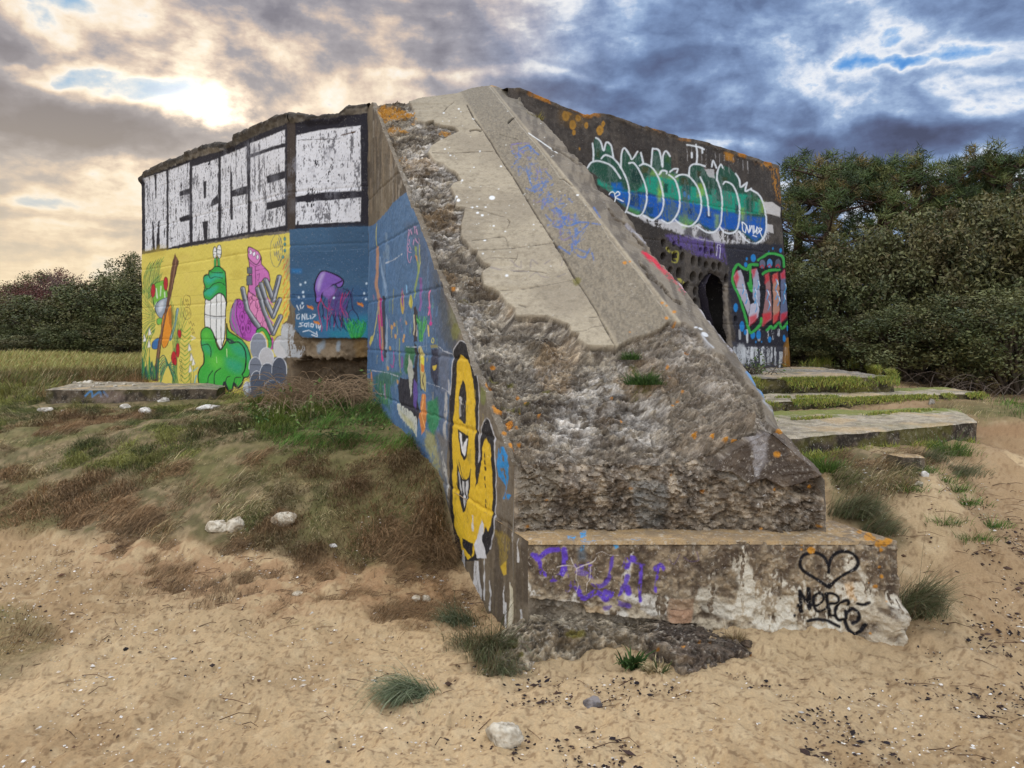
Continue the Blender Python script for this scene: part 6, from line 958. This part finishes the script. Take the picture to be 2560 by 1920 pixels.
def grow_grass():
    r = np.random.default_rng(31); parts = []
    def area(x0, x1, y0, y1, n): return r.uniform(x0, x1, n), r.uniform(y0, y1, n)
    def field(poly, box, n, Lr, wr, pal, lean0=.9, wob=14, soft=26, thin=None, az0=-.5):
        x, y = area(*box, n); z = gbase(x, y); p = np.stack([x, y, z], -1); nz = fbm(p * np.array([1, 1, 0]), 1.6, 4, 3) * 2 - 1
        k = soft_in(proj(p), poly, nz, wob, soft) > r.random(n) * .98
        cl = fbm(p * np.array([1, 1, 0]), 3.2, 3, 36); cl2 = fbm(p * np.array([1, 1, 0]), .9, 3, 37)
        k &= (ss(.30, .55, cl) + .5 > r.random(n)) if thin is None else (ss(thin, thin + .12, cl) > r.random(n))
        tw, _, ti = worley(p * np.array([1, 1, 0]) + (np.stack([nz, -nz, nz * 0], -1)) * .05, 3.6, 35); k &= ss(.85, .30, tw) + .36 > r.random(n)   # tussocks with gaps between
        # nothing grows inside the bunker
        k &= ~((x > -5.7) & (x < -3.5) & (y > 8.72) & (y < 10.6)); ins = (x > KL + AX * y - .02) & (x < KO + AX * y + .1) & (y < 8.4) & (y > 3.9); k &= ~ins
        x, y, p, cl, cl2, tw, ti = x[k], y[k], p[k], cl[k], cl2[k], tw[k], ti[k]; m = len(x)
        ci = np.clip(((cl2 - .33) / .34 * len(pal) + r.normal(0, 1.0, m) + (ti - .5) * 6).astype(int), 0, len(pal) - 1); col = pal[ci] * (r.uniform(.5, 1.9, m) * (.7 + .6 * ((ti * 7.3) % 1)))[:, None]
        L = r.uniform(*Lr, m) * (.6 + .9 * ss(.35, .7, cl)) * (.65 + .9 * ss(.6, .1, tw)); az = az0 + (fbm(p * np.array([1, 1, 0]), 1.3, 3, 38) - .5) * 6 + r.normal(0, .45, m); lean = np.clip(lean0 + r.normal(0, .3, m), .1, 1.5)
        parts.append(blade_arrays(p - np.array([0, 0, .01]), L, az, lean, r.uniform(*wr, m), col, r))
    field(POLY_MOUND, (-7.5, .1, 4.4, 9.6), 520000, (.045, .13), (.0025, .0058), PALG, 1.3)
    field(POLY_MOUND, (-9, -2.5, 9.0, 12.5), 50000, (.08, .18), (.004, .008), PALG, 1.0)
    field(POLY_GREEN, (-3.4, -.6, 5.6, 9.0), 80000, (.06, .15), (.003, .005), GREENS * 1.25, .8, 10, 20)
    field(POLY_FRINGE, (-4.6, .3, 3.9, 5.9), 150000, (.03, .10), (.0016, .0035), PALG[[0, 1, 1, 4, 2, 5, 7, 6]], 1.35, 26, 60, .33)
    field(POLY_TUFT0, (-4, -2, 3.2, 4.6), 9000, (.04, .11), (.002, .004), PALG, 1.2)
    field(POLY_R1, (1.2, 3.4, 4.5, 5.6), 20000, (.04, .11), (.0025, .0045), np.concatenate([PALG[:6], GREENS]), 1.2, 12, 20, .42)
    field(POLY_R3, (3.4, 9, 6.0, 9), 30000, (.03, .09), (.003, .006), np.concatenate([PALG[2:5], GREENS]), .6, 8, 14)
    # the meadow behind, right up to the shrubs
    x = r.uniform(-17, -4.6, 90000); y = r.uniform(11.2, 21, 90000); p = np.stack([x, y, gbase(x, y)], -1); cl = fbm(p * np.array([1, 1, 0]), .7, 3, 39); k = ~((x > -5.8) & (y < 18)); p, cl = p[k], cl[k]; m = len(p)
    ypal = np.array([lin(c) for c in ((184,176,112),(168,168,104),(146,156,92),(164,134,92),(196,184,130))]); gy_ = ss(12.5, 14.5, p[:, 1])[:, None]
    col = ypal[r.integers(0, 5, m)] * gy_ + PALG[r.integers(0, 8, m)] * (1 - gy_); col = col * r.uniform(.7, 1.3, m)[:, None]
    parts.append(blade_arrays(p, r.uniform(.07, .20, m) * (.6 + cl), r.uniform(-2, 1, m), r.uniform(.3, 1.0, m), r.uniform(.006, .014, m), col, r))
    # moss and grass along the terrace risers and at the wall foot
    for (a, b, z0, z1, n, Lr) in (((.35,7.62),(4.2,8.22),1.0,1.14,16000,(.02,.05)), ((.85,6.5),(5.05,8.15),.9,.98,12000,(.015,.04)), ((1.6,7.1),(3.2,7.5),.99,1.0,2500,(.02,.04)), ((1.5,5.9),(4.0,7.2),.9,.9,3000,(.015,.04)), ((4.1,11.0),(5.0,11.1),1.12,1.15,5000,(.06,.2)), ((4.3,8.6),(5.0,10.8),1.0,1.14,8000,(.04,.12)), ((1.5,4.98),(3.7,6.12),.70,.72,7000,(.04,.11)), ((.3,8.55),(4.0,11.25),1.15,1.15,3000,(.04,.14))):
        t = r.random(n); w_ = np.abs(r.normal(0, .05, n)); x = a[0] + (b[0] - a[0]) * t + .35 * w_ * r.uniform(-1, 1, n); y = a[1] + (b[1] - a[1]) * t - w_ + .04; z = z1 - (z1 - z0) * ss(0, .2, w_)
        p = np.stack([x, y, z], -1); cl = fbm(p * np.array([1, 1, 0]), 4, 3, 45); k = ss(.38, .5, cl) > r.random(n); ins = (x < KO + AX * y + .02) & (y < 8.35); k &= ~ins; p = p[k]; m = len(p)
        pal = np.array([lin(c) for c in ((156,158,70),(128,146,66),(166,162,82),(106,126,60),(140,128,80))]); parts.append(blade_arrays(p, r.uniform(*Lr, m), r.uniform(0, 6.28, m), np.clip(r.normal(.7, .3, m), .1, 1.4), r.uniform(.004, .008, m), pal[r.integers(0, 5, m)] * r.uniform(.7, 1.3, m)[:, None], r))
    V, Fc, C = merge(parts); o = obj('grass', mk_mesh('grass', V, Fc, C, False), M_GRASS); tag(o, 'brown and green dune grass covering the mound and meadow', 'grass', kind='stuff')
grow_grass()
def tuft(x, y, Y, rad, n, Lr, lab, pal, cat='grass tuft', lean=.8, wd=(.002, .004), az=None, grp=None, seed=1, name='grass_tuft', zoff=0.0, zfix=None):
    r = np.random.default_rng(seed); p = at(x * D2, y * D2, Y); z = gz(p.x, p.y) if zfix is None else zfix
    q = np.clip(r.normal(0, rad * .5, (n, 2)), -rad, rad) * np.array([1.35, .9]); q = q * (.35 + .65 * r.random((n, 1))); pos = np.concatenate([q, np.zeros((n, 1))], 1); a = np.arctan2(q[:, 1], q[:, 0]) + r.normal(0, .6, n)
    if az is not None: a = az + r.normal(0, .5, n)
    V, Fc, C = blade_arrays(pos, r.uniform(*Lr, n) * np.exp(r.normal(0, .28, n)), a, np.clip(r.normal(lean, .3, n), .05, 1.6), r.uniform(*wd, n), pal[r.integers(0, len(pal), n)] * r.uniform(.65, 1.35, n)[:, None], r)
    o = obj(name, mk_mesh(name, V, Fc, C, False), M_GRASS, None, (p.x, p.y, z - .01 + zoff)); return tag(o, lab, cat, grp)
SG = np.array([lin(c) for c in ((112,120,92),(92,104,76),(130,134,108),(84,92,62))]); DG = np.array([lin(c) for c in ((84,92,60),(100,104,72),(122,120,92),(110,94,70))]); WG = np.array([lin(c) for c in ((50,74,34),(64,88,40),(76,96,52))])
TG = 'grass tufts growing along the bunker'
tuft(895, 1500, 3.45, .10, 1300, (.08, .22), 'grey green grass tuft alone on sand left of the footing', SG, lean=1.45, az=3.6, seed=1, grp=TG)
tuft(1062, 1395, 3.92, .10, 1800, (.12, .27), 'long drooping green grass tuft against the front left corner of the ramp', DG, lean=1.0, az=-1.3, seed=2, grp=TG)
tuft(1010, 1330, 4.1, .12, 500, (.07, .16), 'thin grass tuft on sand left of the drooping one', DG, lean=1.0, az=-1.8, seed=3, grp=TG)
tuft(990, 1285, 4.4, .10, 700, (.07, .16), 'grey green grass tuft under the white paint runs of the ramp flank', SG, lean=.9, az=-2.2, seed=4, grp=TG)
tuft(1075, 1462, 3.72, .08, 500, (.08, .18), 'small grass tuft at the tip of the rubble footing', DG, lean=1.1, az=-1.0, seed=5, grp=TG)
tuft(1845, 1128, 4.62, .13, 1500, (.08, .19), 'dense dark grass tuft behind the right end of the plinth top', DG, lean=1.0, az=-.6, seed=6, grp=TG)
tuft(1972, 1300, 4.08, .11, 1800, (.12, .27), 'tall dark grass tuft against the right side of the plinth', DG, lean=.9, az=-.9, seed=7, grp=TG)
tuft(1895, 1165, 4.5, .10, 700, (.07, .16), 'drooping grass tuft between plinth and sand on the right', DG, lean=1.1, az=-.5, seed=8, grp=TG)
tuft(1590, 1400, 3.86, .04, 220, (.03, .09), 'wispy dry grass tuft under the black tag', PALG[:3], seed=9, grp=TG)
tuft(1785, 985, 5.1, .14, 800, (.05, .12), 'fresh green grass tuft below the left end of the widest terrace', GREENS, seed=10, grp=TG); tuft(2050, 950, 5.75, .16, 1000, (.05, .14), 'bright green grass tuft at the right end of the dark terrace edge', GREENS, seed=11, grp=TG)
tuft(2000, 985, 5.4, .16, 700, (.07, .16), 'straggly grass tuft hanging over the small concrete block', DG, lean=1.2, az=-.7, seed=12, grp=TG); tuft(2060, 1015, 5.3, .2, 900, (.06, .14), 'low brownish grass tuft right of the small concrete block', DG, lean=1.2, az=-.4, seed=13, grp=TG)
for k, (x, y, Y) in enumerate(((2030, 1060, 4.95), (2065, 1070, 4.95), (2090, 1100, 4.8), (1990, 1050, 5.0), (2040, 1140, 4.55), (2100, 1155, 4.5), (1960, 1100, 4.75), (2140, 1125, 4.7))): tuft(x, y, Y, .12, 240, (.03, .09), 'thin low patch of green grass on the right hand sand slope', GREENS, seed=20 + k, grp='thin grass patches on the sand slope', lean=1.0)
def hz(x, y):                                       # where a photo point falls on the broken ramp
    Ys = np.linspace(4.2, 8.3, 800); X = (x * D2 - CX) / F * Ys; K_ = X - AX * Ys; z = EH - (y * D2 - HY) / F * Ys; h = hfull(K_, Ys); k_ = np.nonzero(z < h)[0]; return Ys[k_[0]], float(z[k_[0]])
for x, y, rad, n, Lr, lab, s in ((1390, 815, .09, 900, (.03, .09), 'larger green cushion plant in a hollow of the broken ramp', 31), (1362, 762, .05, 420, (.02, .06), 'small green cushion plant just under the broken edge of the cement skin', 32), (1244, 606, .035, 240, (.02, .045), 'tiny plant rooted in the crack along the groove of the ramp', 33), (1158, 252, .06, 260, (.03, .1), 'dry yellowish tuft on the outer slope near the ramp top', 34)):
    Yh, zh = hz(x, y); tuft(x, y, Yh, rad, n, Lr, lab, WG if s < 34 else np.array([lin((150,140,70)), lin((120,110,60))]), 'plant', .9, (.003, .006), None, 'plants rooted on the ramp', s, 'cushion_plant', -.035, zh)
for x, y, Y, n, lab, s in ((1368, 1448, 3.70, 160, 'dark leafy weed on sand at the foot of the footing', 41), (1422, 1470, 3.62, 120, 'brownish rosette weed beside the dark leafy one', 42)):
    tuft(x, y, Y, .05, n, (.03, .08), lab, WG * .8 if s == 41 else PALG[[2, 3, 6]], 'weed', .8, (.008, .018), None, None, s, 'leafy_weed', .01)
# leafy plants
def leaf_cloud(r, cen, rad, n, size, pal, squash=1.0, tri=False):
    """n small leaf faces spread over clumps"""
    d = r.normal(size=(n, 3)); d /= np.linalg.norm(d, axis=1)[:, None]; ci = r.integers(0, len(cen), n); p = cen[ci] + d * (rad[ci] * r.random(n) ** .45)[:, None] * np.array([1, 1, squash])
    a = r.normal(size=(n, 3)) + d * .5; a /= np.linalg.norm(a, axis=1)[:, None]; b = np.cross(a, r.normal(size=(n, 3))); b /= np.linalg.norm(b, axis=1)[:, None]
    s = size * r.uniform(.6, 1.4, n)[:, None]; V = np.stack([p - a * s, p + b * s * .42, p + a * s, p - b * s * .42], 1).reshape(-1, 3)
    cc = pal[r.integers(0, len(pal), len(cen))][ci] * .6 + pal[r.integers(0, len(pal), n)] * .4; cc = cc * r.uniform(.6, 1.45, n)[:, None]
    return V, np.arange(n * 4).reshape(n, 4), np.repeat(cc, 4, 0)
def tube(pts, rads, k=6):
    V, Q = [], []
    for i, (p, rr) in enumerate(zip(pts, rads)):
        p = np.array(p); t = np.array(pts[min(i + 1, len(pts) - 1)]) - np.array(pts[max(i - 1, 0)]); t = t / (np.linalg.norm(t) + 1e-9); a = np.cross(t, (.31, .9, .21)); a /= np.linalg.norm(a) + 1e-9; b = np.cross(t, a)
        for j in range(k): V.append(p + rr * (math.cos(6.2832 * j / k) * a + math.sin(6.2832 * j / k) * b))
    for i in range(len(pts) - 1):
        for j in range(k): Q.append((i * k + j, i * k + (j + 1) % k, (i + 1) * k + (j + 1) % k, (i + 1) * k + j))
    return np.array(V), np.array(Q)
HOLM = np.array([lin(c) for c in ((72,74,42),(88,88,50),(54,60,36),(102,98,60),(120,114,74),(84,72,46))]); OLIV = np.array([lin(c) for c in ((74,82,46),(94,98,58),(58,66,38),(112,112,72))]); REDB = np.array([lin(c) for c in ((96,56,48),(80,50,44),(112,72,62))]); GRYB = np.array([lin(c) for c in ((112,112,74),(90,92,56),(104,92,62),(72,76,46))])
def bush_mesh(seed, nclump, nleaf, size, pal):
    r = np.random.default_rng(seed); d = r.normal(size=(nclump, 3)); d /= np.linalg.norm(d, axis=1)[:, None]; d[:, 2] = np.where(d[:, 2] < -.55, -d[:, 2], d[:, 2])
    sh = 1 + (fbm(d + seed, 1.6, 3, seed) - .5) * .7; c = d * (r.uniform(.55, 1.0, nclump) * sh)[:, None]; rad = r.uniform(.10, .26, nclump)
    V, Q, C = leaf_cloud(r, c, rad, nleaf, size, pal); ht = np.array([0, 0, 1.0]); leaves = mk_mesh('foliage', V + ht * .86, Q, C, False)
    tv, tq, b = [], [], 0
    for k in range(26):
        e_ = c[r.integers(0, nclump)] + ht * .86; m_ = e_ * np.array([.4, .4, .5]) + r.normal(0, .06, 3); v, q = tube([(r.normal(0, .05), r.normal(0, .05), -.25), m_, e_], (.03, .018, .006), 5); tv.append(v); tq.append(q + b); b += len(v)
    tv = np.concatenate(tv); return leaves, mk_mesh('stems', tv, np.concatenate(tq), conc_color(tv, seed, (70,60,50), (104,92,78)))
BM = [bush_mesh(301, 120, 17000, .024, HOLM), bush_mesh(302, 110, 17000, .024, OLIV), bush_mesh(303, 120, 17000, .025, GRYB), bush_mesh(304, 190, 9000, .022, REDB)]
def bush(name, x, y, z, sx, sy, sz, kind, lab, cat='bush', grp=None, rz=0):
    r0 = empty(name, (x, y, z), lab, cat, grp); r0.rotation_euler = (0, 0, rz); r0.scale = (sx, sy, sz)
    for me, m, n in zip(BM[kind], (M_LEAF, M_BARK), ('foliage', 'stems')):
        o = bpy.data.objects.new(n, me); COL.objects.link(o); o.parent = r0
        if not me.materials: me.materials.append(m)
    return r0
RH, LH = 'evergreen shrubs of the thicket right of the bunker', 'evergreen shrubs of the thicket left of the bunker'
DISP = lambda x, Y: (x - 1106) / 1650 * Y
for k, (x, Y, top, w_, kind, lab) in enumerate(((1725, 13.2, 600, 1.15, 2, 'rusty grey shrub directly beside the right edge of the graffiti wall'), (1790, 12.4, 560, 1.2, 1, 'tall olive shrub with silvery top next to the rusty grey one'), (1880, 12.4, 500, 1.35, 2, 'pale grey green shrub near the middle of the right thicket'), (1975, 12.2, 470, 1.4, 2, 'high grey brown shrub under the middle pine'), (2075, 11.8, 450, 1.4, 0, 'dense dark holm shrub standing tallest in the thicket right of centre'),
    (2180, 11.4, 440, 1.5, 2, 'tall brownish shrub at the right edge of the photo'), (2290, 11.0, 430, 1.5, 0, 'dark shrub only partly in the frame at far right'), (1760, 11.7, 690, .9, 1, 'low dark shrub above the upper terrace grass'), (1850, 11.2, 680, 1.05, 0, 'low dark shrub behind the outer corner of the upper terrace'), (1960, 10.6, 650, 1.15, 1, 'broad dark shrub hanging over the middle terrace'), (2070, 10.3, 640, 1.15, 0, 'broad shadowy shrub behind the bare brambles'), (2190, 9.9, 620, 1.25, 1, 'near low shrub at the right edge above green grass'))):
    X = DISP(x, Y); g = gz(X, Y); zt = EH + (725 - top) / 1650 * Y; bush('shrub', X, Y, g - .1, w_, w_ * .9, (zt - g) / 1.78, kind, lab, 'shrub', RH, k * 1.1)
for k, (x, Y, top, w_, kind, lab) in enumerate(((-40, 23, 655, 2.2, 0, 'dark shrub at the left edge of the photo'), (60, 22, 640, 1.9, 0, 'low dark shrub at left below the reddish tree'), (140, 21.5, 628, 1.9, 1, 'olive shrub left of the middle of the left thicket'), (205, 21, 608, 1.8, 0, 'dense dark shrub under the small bare tree'), (265, 21, 596, 1.8, 1, 'tall olive shrub close to the yellow mural'), (330, 21.5, 588, 1.9, 0, 'dark shrub running behind the left end of the mural wall'), (90, 19.6, 715, 1.3, 0, 'low rounded shrub in front at the foot of the left thicket'), (10, 20.2, 700, 1.4, 1, 'front shrub low at the left edge of the meadow'), (180, 19.8, 690, 1.3, 1, 'front shrub behind the yellow grass hump'), (260, 19.8, 680, 1.4, 0, 'front dark shrub left of the lettered wall'))):
    X = DISP(x, Y); g = gz(X, Y); zt = EH + (725 - top) / 1650 * Y; bush('shrub', X, Y, g - .15, w_, w_ * .9, (zt - g) / 1.78, kind, lab, 'shrub', LH, k * 1.7)
X = DISP(150, 27); bush('reddish_shrub', X, 27, gz(X, 27), 1.9, 1.4, (EH + (725 - 600) / 1650 * 27 - gz(X, 27)) / 1.78, 3, 'wide leafless reddish shrub behind the left thicket', 'shrub', None, 1)
X = DISP(60, 28); bush('reddish_shrub', X, 28, gz(X, 28), 2.2, 1.6, (EH + (725 - 625) / 1650 * 28 - gz(X, 28)) / 1.78, 3, 'lower reddish shrub behind the far left of the thicket', 'shrub', None, 2)
for x, Y, top, w_, lab in ((88, 30, 602, 1.9, 'dark spiky topped tree rising behind the left thicket'), (10, 32, 634, 1.8, 'low dark tree at the left edge behind the thicket'), (292, 25, 571, 1.6, 'leafy dark tree crown right against the lettered wall edge')):
    X = DISP(x, Y); g = gz(X, Y); zt = EH + (725 - top) / 1650 * Y; bush('distant_tree', X, Y, g, w_, w_, (zt - g) / 1.78, 0, lab, 'tree', None, x)
def bare_tree(x, Y, top, lab, seed):
    r = np.random.default_rng(seed); X = DISP(x, Y); g = gz(X, Y); H = EH + (725 - top) / 1650 * Y - g; root = empty('bare_tree', (X, Y, g), lab, 'tree', None); tv, tq, b = [], [], 0
    v, q = tube([(0, 0, -.1), (.05, 0, H * .45), (0, .05, H * .7)], (.09, .06, .03)); obj('trunk', mk_mesh('trunk', v + np.array([X, Y, g]), q, conc_color(v, 5, (84,74,66), (112,100,90))), M_BARK, root)
    for k in range(110):
        a = r.uniform(0, 6.28); z0 = H * r.uniform(.4, .75); L = H * r.uniform(.15, .45); e_ = np.array([math.cos(a) * L * .55, math.sin(a) * L * .55, min(z0 + L * .8, H)]); v, q = tube([(0, 0, z0), e_ * np.array([.5, .5, .5]) + np.array([0, 0, z0 * .5]) + r.normal(0, .05, 3), e_], (.012, .008, .004), 3); tv.append(v); tq.append(q + b); b += len(v)
    v = np.concatenate(tv) + np.array([X, Y, g]); obj('branches', mk_mesh('branches', v, np.concatenate(tq), np.broadcast_to(lin((110,90,84)), v.shape)), M_BARK, root)
bare_tree(138, 26, 583, 'leafless thin twigged tree standing up out of the left thicket', 71); bare_tree(105, 28, 590, 'faint leafless tree left of the thin twigged one', 72)
# ---------------------------------------------------------------- maritime pines
PINE = np.array([lin(c) for c in ((70,86,46),(90,104,58),(56,70,40),(108,114,66),(116,104,62))])
def pine(x, Y, top, cw, lab, seed, bottom=.35):
    r = np.random.default_rng(seed); X = DISP(x, Y); g = gz(X, Y); H = EH + (725 - top) / 1650 * Y - g - .22; root = empty('pine_tree', (X, Y, g), lab, 'pine', 'maritime pines rising behind the right thicket'); O = np.array([X, Y, g])
    lean = r.uniform(-.25, .25); tr = [(0, 0, -.2), (lean * .3, .05, H * .3), (lean * .9, -.05, H * .6), (lean * 1.1, 0, H * .8), (lean, 0, H * .95)]; v, q = tube(tr, (.15, .13, .10, .07, .03), 8); obj('trunk', mk_mesh('trunk', v + O, q, conc_color(v, seed, (70,54,44), (110,88,72))), M_BARK, root)
    tv, tq, b, tips = [], [], 0, []
    for k in range(36):
        t = r.uniform(bottom * .7, .94); base = np.array([np.interp(t, (0, .3, .6, .8, .95), [p[i] for p in tr]) for i in range(3)]); base[2] = t * H; a = r.uniform(0, 6.28); L = cw * (1.12 - .55 * max(0, (t - .6) / .4)) * r.uniform(.55, 1.0); up = r.uniform(.1, .5)
        e_ = base + np.array([math.cos(a) * L, math.sin(a) * L, L * up]); e_[2] = min(e_[2], H * r.uniform(.85, 1.03)); m_ = (base + e_) / 2 + np.array([0, 0, -.08 * L]) + r.normal(0, .06, 3); v, q = tube([base, m_, e_], (.04, .026, .010), 5); tv.append(v); tq.append(q + b); b += len(v)
        for j in range(7):
            s = r.uniform(.4, 1.0); p0 = base + (m_ - base) * min(1, 2 * s) if s < .5 else m_ + (e_ - m_) * (2 * s - 1); p1 = p0 + np.array([r.normal(0, .24), r.normal(0, .24), r.uniform(.05, .35)]) * cw * .6; p1[2] = min(p1[2], H * r.uniform(.86, 1.04)); v, q = tube([p0, p1], (.012, .006), 4); tv.append(v); tq.append(q + b); b += len(v); tips.append(p1)
        tips.append(e_)
    v = np.concatenate(tv); obj('branches', mk_mesh('branches', v + O, np.concatenate(tq), conc_color(v, seed + 1, (66,52,44), (98,80,68))), M_BARK, root)
    tips = np.array(tips); n = 60; P0 = np.repeat(tips, n, 0); m = len(P0); d = r.normal(size=(m, 3)); d[:, 2] = np.abs(d[:, 2]) * .8 + .1; d /= np.linalg.norm(d, axis=1)[:, None]; s = np.cross(d, r.normal(size=(m, 3))); s /= np.linalg.norm(s, axis=1)[:, None]; L = r.uniform(.11, .24, m)[:, None]; P0 = P0 + r.normal(0, .06, (m, 3))
    V = np.stack([P0 - s * .009, P0 + s * .009, P0 + d * L], 1).reshape(-1, 3); cc = np.repeat(PINE[r.integers(0, 5, len(tips))], n, 0) * r.uniform(.6, 1.4, m)[:, None]
    obj('needles', mk_mesh('needles', V + O, np.arange(m * 3).reshape(m, 3), np.repeat(cc, 3, 0), False), M_LEAF, root)
pine(1790, 17.0, 305, 1.6, 'pine with a wide loose crown nearest to the bunker wall', 81); pine(1880, 17.6, 316, 1.5, 'pine whose crown merges right of the nearest one', 82, .4); pine(1992, 17.5, 295, 1.4, 'tallest pine in the middle of the group', 83); pine(2085, 18.2, 335, 1.4, 'lower sparse pine with thin drooping top, right of the tallest', 84, .45); pine(2205, 17.0, 290, 1.45, 'pine cut by the right edge of the photo', 85); pine(1718, 18.5, 340, 1.5, 'pine half hidden behind the edge of the graffiti wall', 86); pine(2140, 17.2, 390, 1.4, 'short bushy pine between the two right hand pines', 87, .3)
# ---------------------------------------------------------------- brambles and dry shrub in the hollow
def bramble(name, x, y, Y, n, L, lab, seed, col, spread=.5, cat='bramble', leaves=0, zfix=None):
    r = np.random.default_rng(seed); p = at(x * D2, y * D2, Y); z = gz(p.x, p.y) if zfix is None else zfix; root = empty(name, (p.x, p.y, z), lab, cat); tv, tq, b = [], [], 0; O = np.array([p.x, p.y, z])
    for k in range(n):
        a = r.uniform(0, 6.28); q0 = r.normal(0, spread * (.12 if name == 'leafy_plant' else .35), 3); q0[2] = -.02; l_ = L * r.uniform(.4, 1.1); e_ = q0 + np.array([math.cos(a) * l_ * .7, math.sin(a) * l_ * .35, l_ * r.uniform(-.02, .25)]); m_ = (q0 + e_) / 2 + np.array([0, 0, l_ * r.uniform(.25, .6)]); v, q = tube(smooth3(q0, m_, e_), np.linspace(.005, .0022, 7), 3); tv.append(v); tq.append(q + b); b += len(v)
    v = np.concatenate(tv); cc = np.repeat(lin(col)[None], len(v), 0) * (.7 + .6 * fbm(v, 20, 2, seed))[:, None]; obj('canes', mk_mesh('canes', v + O, np.concatenate(tq), cc), M_BARK, root)
    if leaves:
        c = r.normal(0, spread * .6, (leaves // 14 + 4, 3)); c[:, 2] = np.abs(c[:, 2]) * .5 + .03; V, Q, C = leaf_cloud(r, c, np.full(len(c), .08), leaves, .018, np.concatenate([GREENS, PALG[3:5]])); obj('leaves', mk_mesh('leaves', V + O, Q, C, False), M_LEAF, root)
def smooth3(a, m, e): return [(1 - t) ** 2 * a + 2 * t * (1 - t) * m + t * t * e for t in np.linspace(0, 1, 7)]
bramble('dry_shrub', 705, 850, 8.0, 620, .9, 'dry brown twiggy shrub filling the hollow under the blue panel', 91, (150,126,98), .6, 'shrub', 120)
bramble('dry_shrub', 650, 868, 7.75, 200, .40, 'sprawling dry twigs at the corner under the grey puffs', 92, (170,150,122), .5, 'shrub', 120)
bramble('bramble', 2110, 836, 9.0, 26, 1.1, 'bare arching bramble canes in front of the right thicket', 93, (104,92,82), .9)
bramble('bramble', 1630, 785, 8.75, 30, .45, 'bramble with thin canes at the foot of the graffiti wall', 94, (84,74,60), .3, 'bramble', 200, 1.15)
bramble('leafy_plant', 740, 985, 6.6, 60, .24, 'low round leaved green plants in the grass near the ramp', 95, (70,80,44), .4, 'plant', 260)
bramble('leafy_plant', 610, 945, 7.0, 60, .22, 'bright green leafy ground plants under the grey puff mural', 96, (70,90,44), .4, 'plant', 260)
# ---------------------------------------------------------------- litter of the beach
def bits(name, n, box, size, cols, lab, cat, flat, seed, poly=None, clump=None):
    r = np.random.default_rng(seed); x, y = r.uniform(box[0], box[1], n), r.uniform(box[2], box[3], n); z = gbase(x, y); p = np.stack([x, y, z], -1); ok = ~((x > KL + AX * y - .05) & (x < 2.05) & (y > 3.62) & (y < 5.3))
    P = proj(p); nz = fbm(p * np.array([1, 1, 0]), 1.6, 3, 3) * 2 - 1
    if clump: ok &= ss(clump, clump + .1, fbm(p * np.array([1, 1, 0]), 2.4, 4, seed)) > r.random(n)
    if poly is not None: ok &= soft_in(P, poly, nz, 30, 60) > r.random(n)
    p = p[ok]; n = len(p); o8 = np.array([(1,0,0),(0,1,0),(-1,0,0),(0,-1,0),(0,0,1),(0,0,-1)], float); T = np.array([(0,1,4),(1,2,4),(2,3,4),(3,0,4),(1,0,5),(2,1,5),(3,2,5),(0,3,5)])
    s = size * np.exp(r.normal(0, .45, n)); k = o8[None] * (s[:, None, None] * np.stack([r.uniform(.5, 1.6, n), r.uniform(.4, 1, n), np.full(n, flat)], -1)[:, None]) * r.uniform(.7, 1.3, (n, 6, 1)); a = r.uniform(0, 6.28, n); c, s_ = np.cos(a)[:, None], np.sin(a)[:, None]
    k = np.stack([k[..., 0] * c - k[..., 1] * s_, k[..., 0] * s_ + k[..., 1] * c, k[..., 2]], -1) + p[:, None] + np.array([0, 0, size * flat * .4 + .004]); cols = np.array([lin(q) for q in cols]); C = np.repeat(cols[r.integers(0, len(cols), n)] * r.uniform(.7, 1.3, n)[:, None], 6, 0)
    o = obj(name, mk_mesh(name, k.reshape(-1, 3), (np.arange(n)[:, None, None] * 6 + T[None]).reshape(-1, 3), C, False), M_ROCK); tag(o, lab, cat, kind='stuff')
RSAND = G2([(1150,1450),(1650,1420),(1960,1360),(2060,1180),(2400,1100),(2400,1700),(1000,1700),(1040,1560)])
bits('beach_debris', 13000, (-.6, 3.6, 2.5, 5.2),   .0065, ((44,36,36),(60,46,42),(76,58,48),(36,30,34)), 'dark crumbs of dry seaweed strewn over the sand', 'debris', .5, 101, RSAND, .36)
bits('beach_debris', 5000, (-4, 3.5, 2.4, 5.2), .005, ((70,52,42),(90,66,50),(50,40,38)), 'small dark plant crumbs sprinkled on the sand', 'debris', .5, 104, None, .36)
bits('shell_fragments', 9000, (-4, 3.6, 2.4, 5.4), .0042, ((226,222,214),(206,200,190),(190,176,156)), 'white specks of broken shell in the sand', 'shells', .5, 102, None, .3)
def twigs():
    r = np.random.default_rng(61); n = 2600; x, y = r.uniform(-4.4, 3.6, n), r.uniform(2.6, 5.6, n); p = np.stack([x, y, gbase(x, y)], -1); w_ = np.maximum(soft_in(proj(p), POLY_FRINGE, x * 0, 0, 90), ss(1.6, 2.6, x) * .6) + .10; ok = (w_ > r.random(n)) & ~((x > KL + AX * y - .05) & (x < 2.05) & (y > 3.6)); p = p[ok]; tv, tq, b = [], [], 0
    for q in p:
        a = r.normal(0, .7); L = r.uniform(.04, .16); d = np.array([math.cos(a), math.sin(a), 0]); v, f_ = tube([q + [0, 0, .006], q + d * L * .5 + [0, r.normal(0, .012), .018], q + d * L + [0, 0, .008]], (.0022, .0018, .001), 3); tv.append(v); tq.append(f_ + b); b += len(v)
    v = np.concatenate(tv); c = np.array([lin(k) for k in ((96,70,54),(74,52,42),(128,104,80))])[r.integers(0, 3, len(p))]; tag(obj('twigs', mk_mesh('twigs', v, np.concatenate(tq), np.repeat(c, 9, 0)), M_BARK), 'brown dry stalks and twigs scattered over the sand', 'twigs', kind='stuff')
twigs()
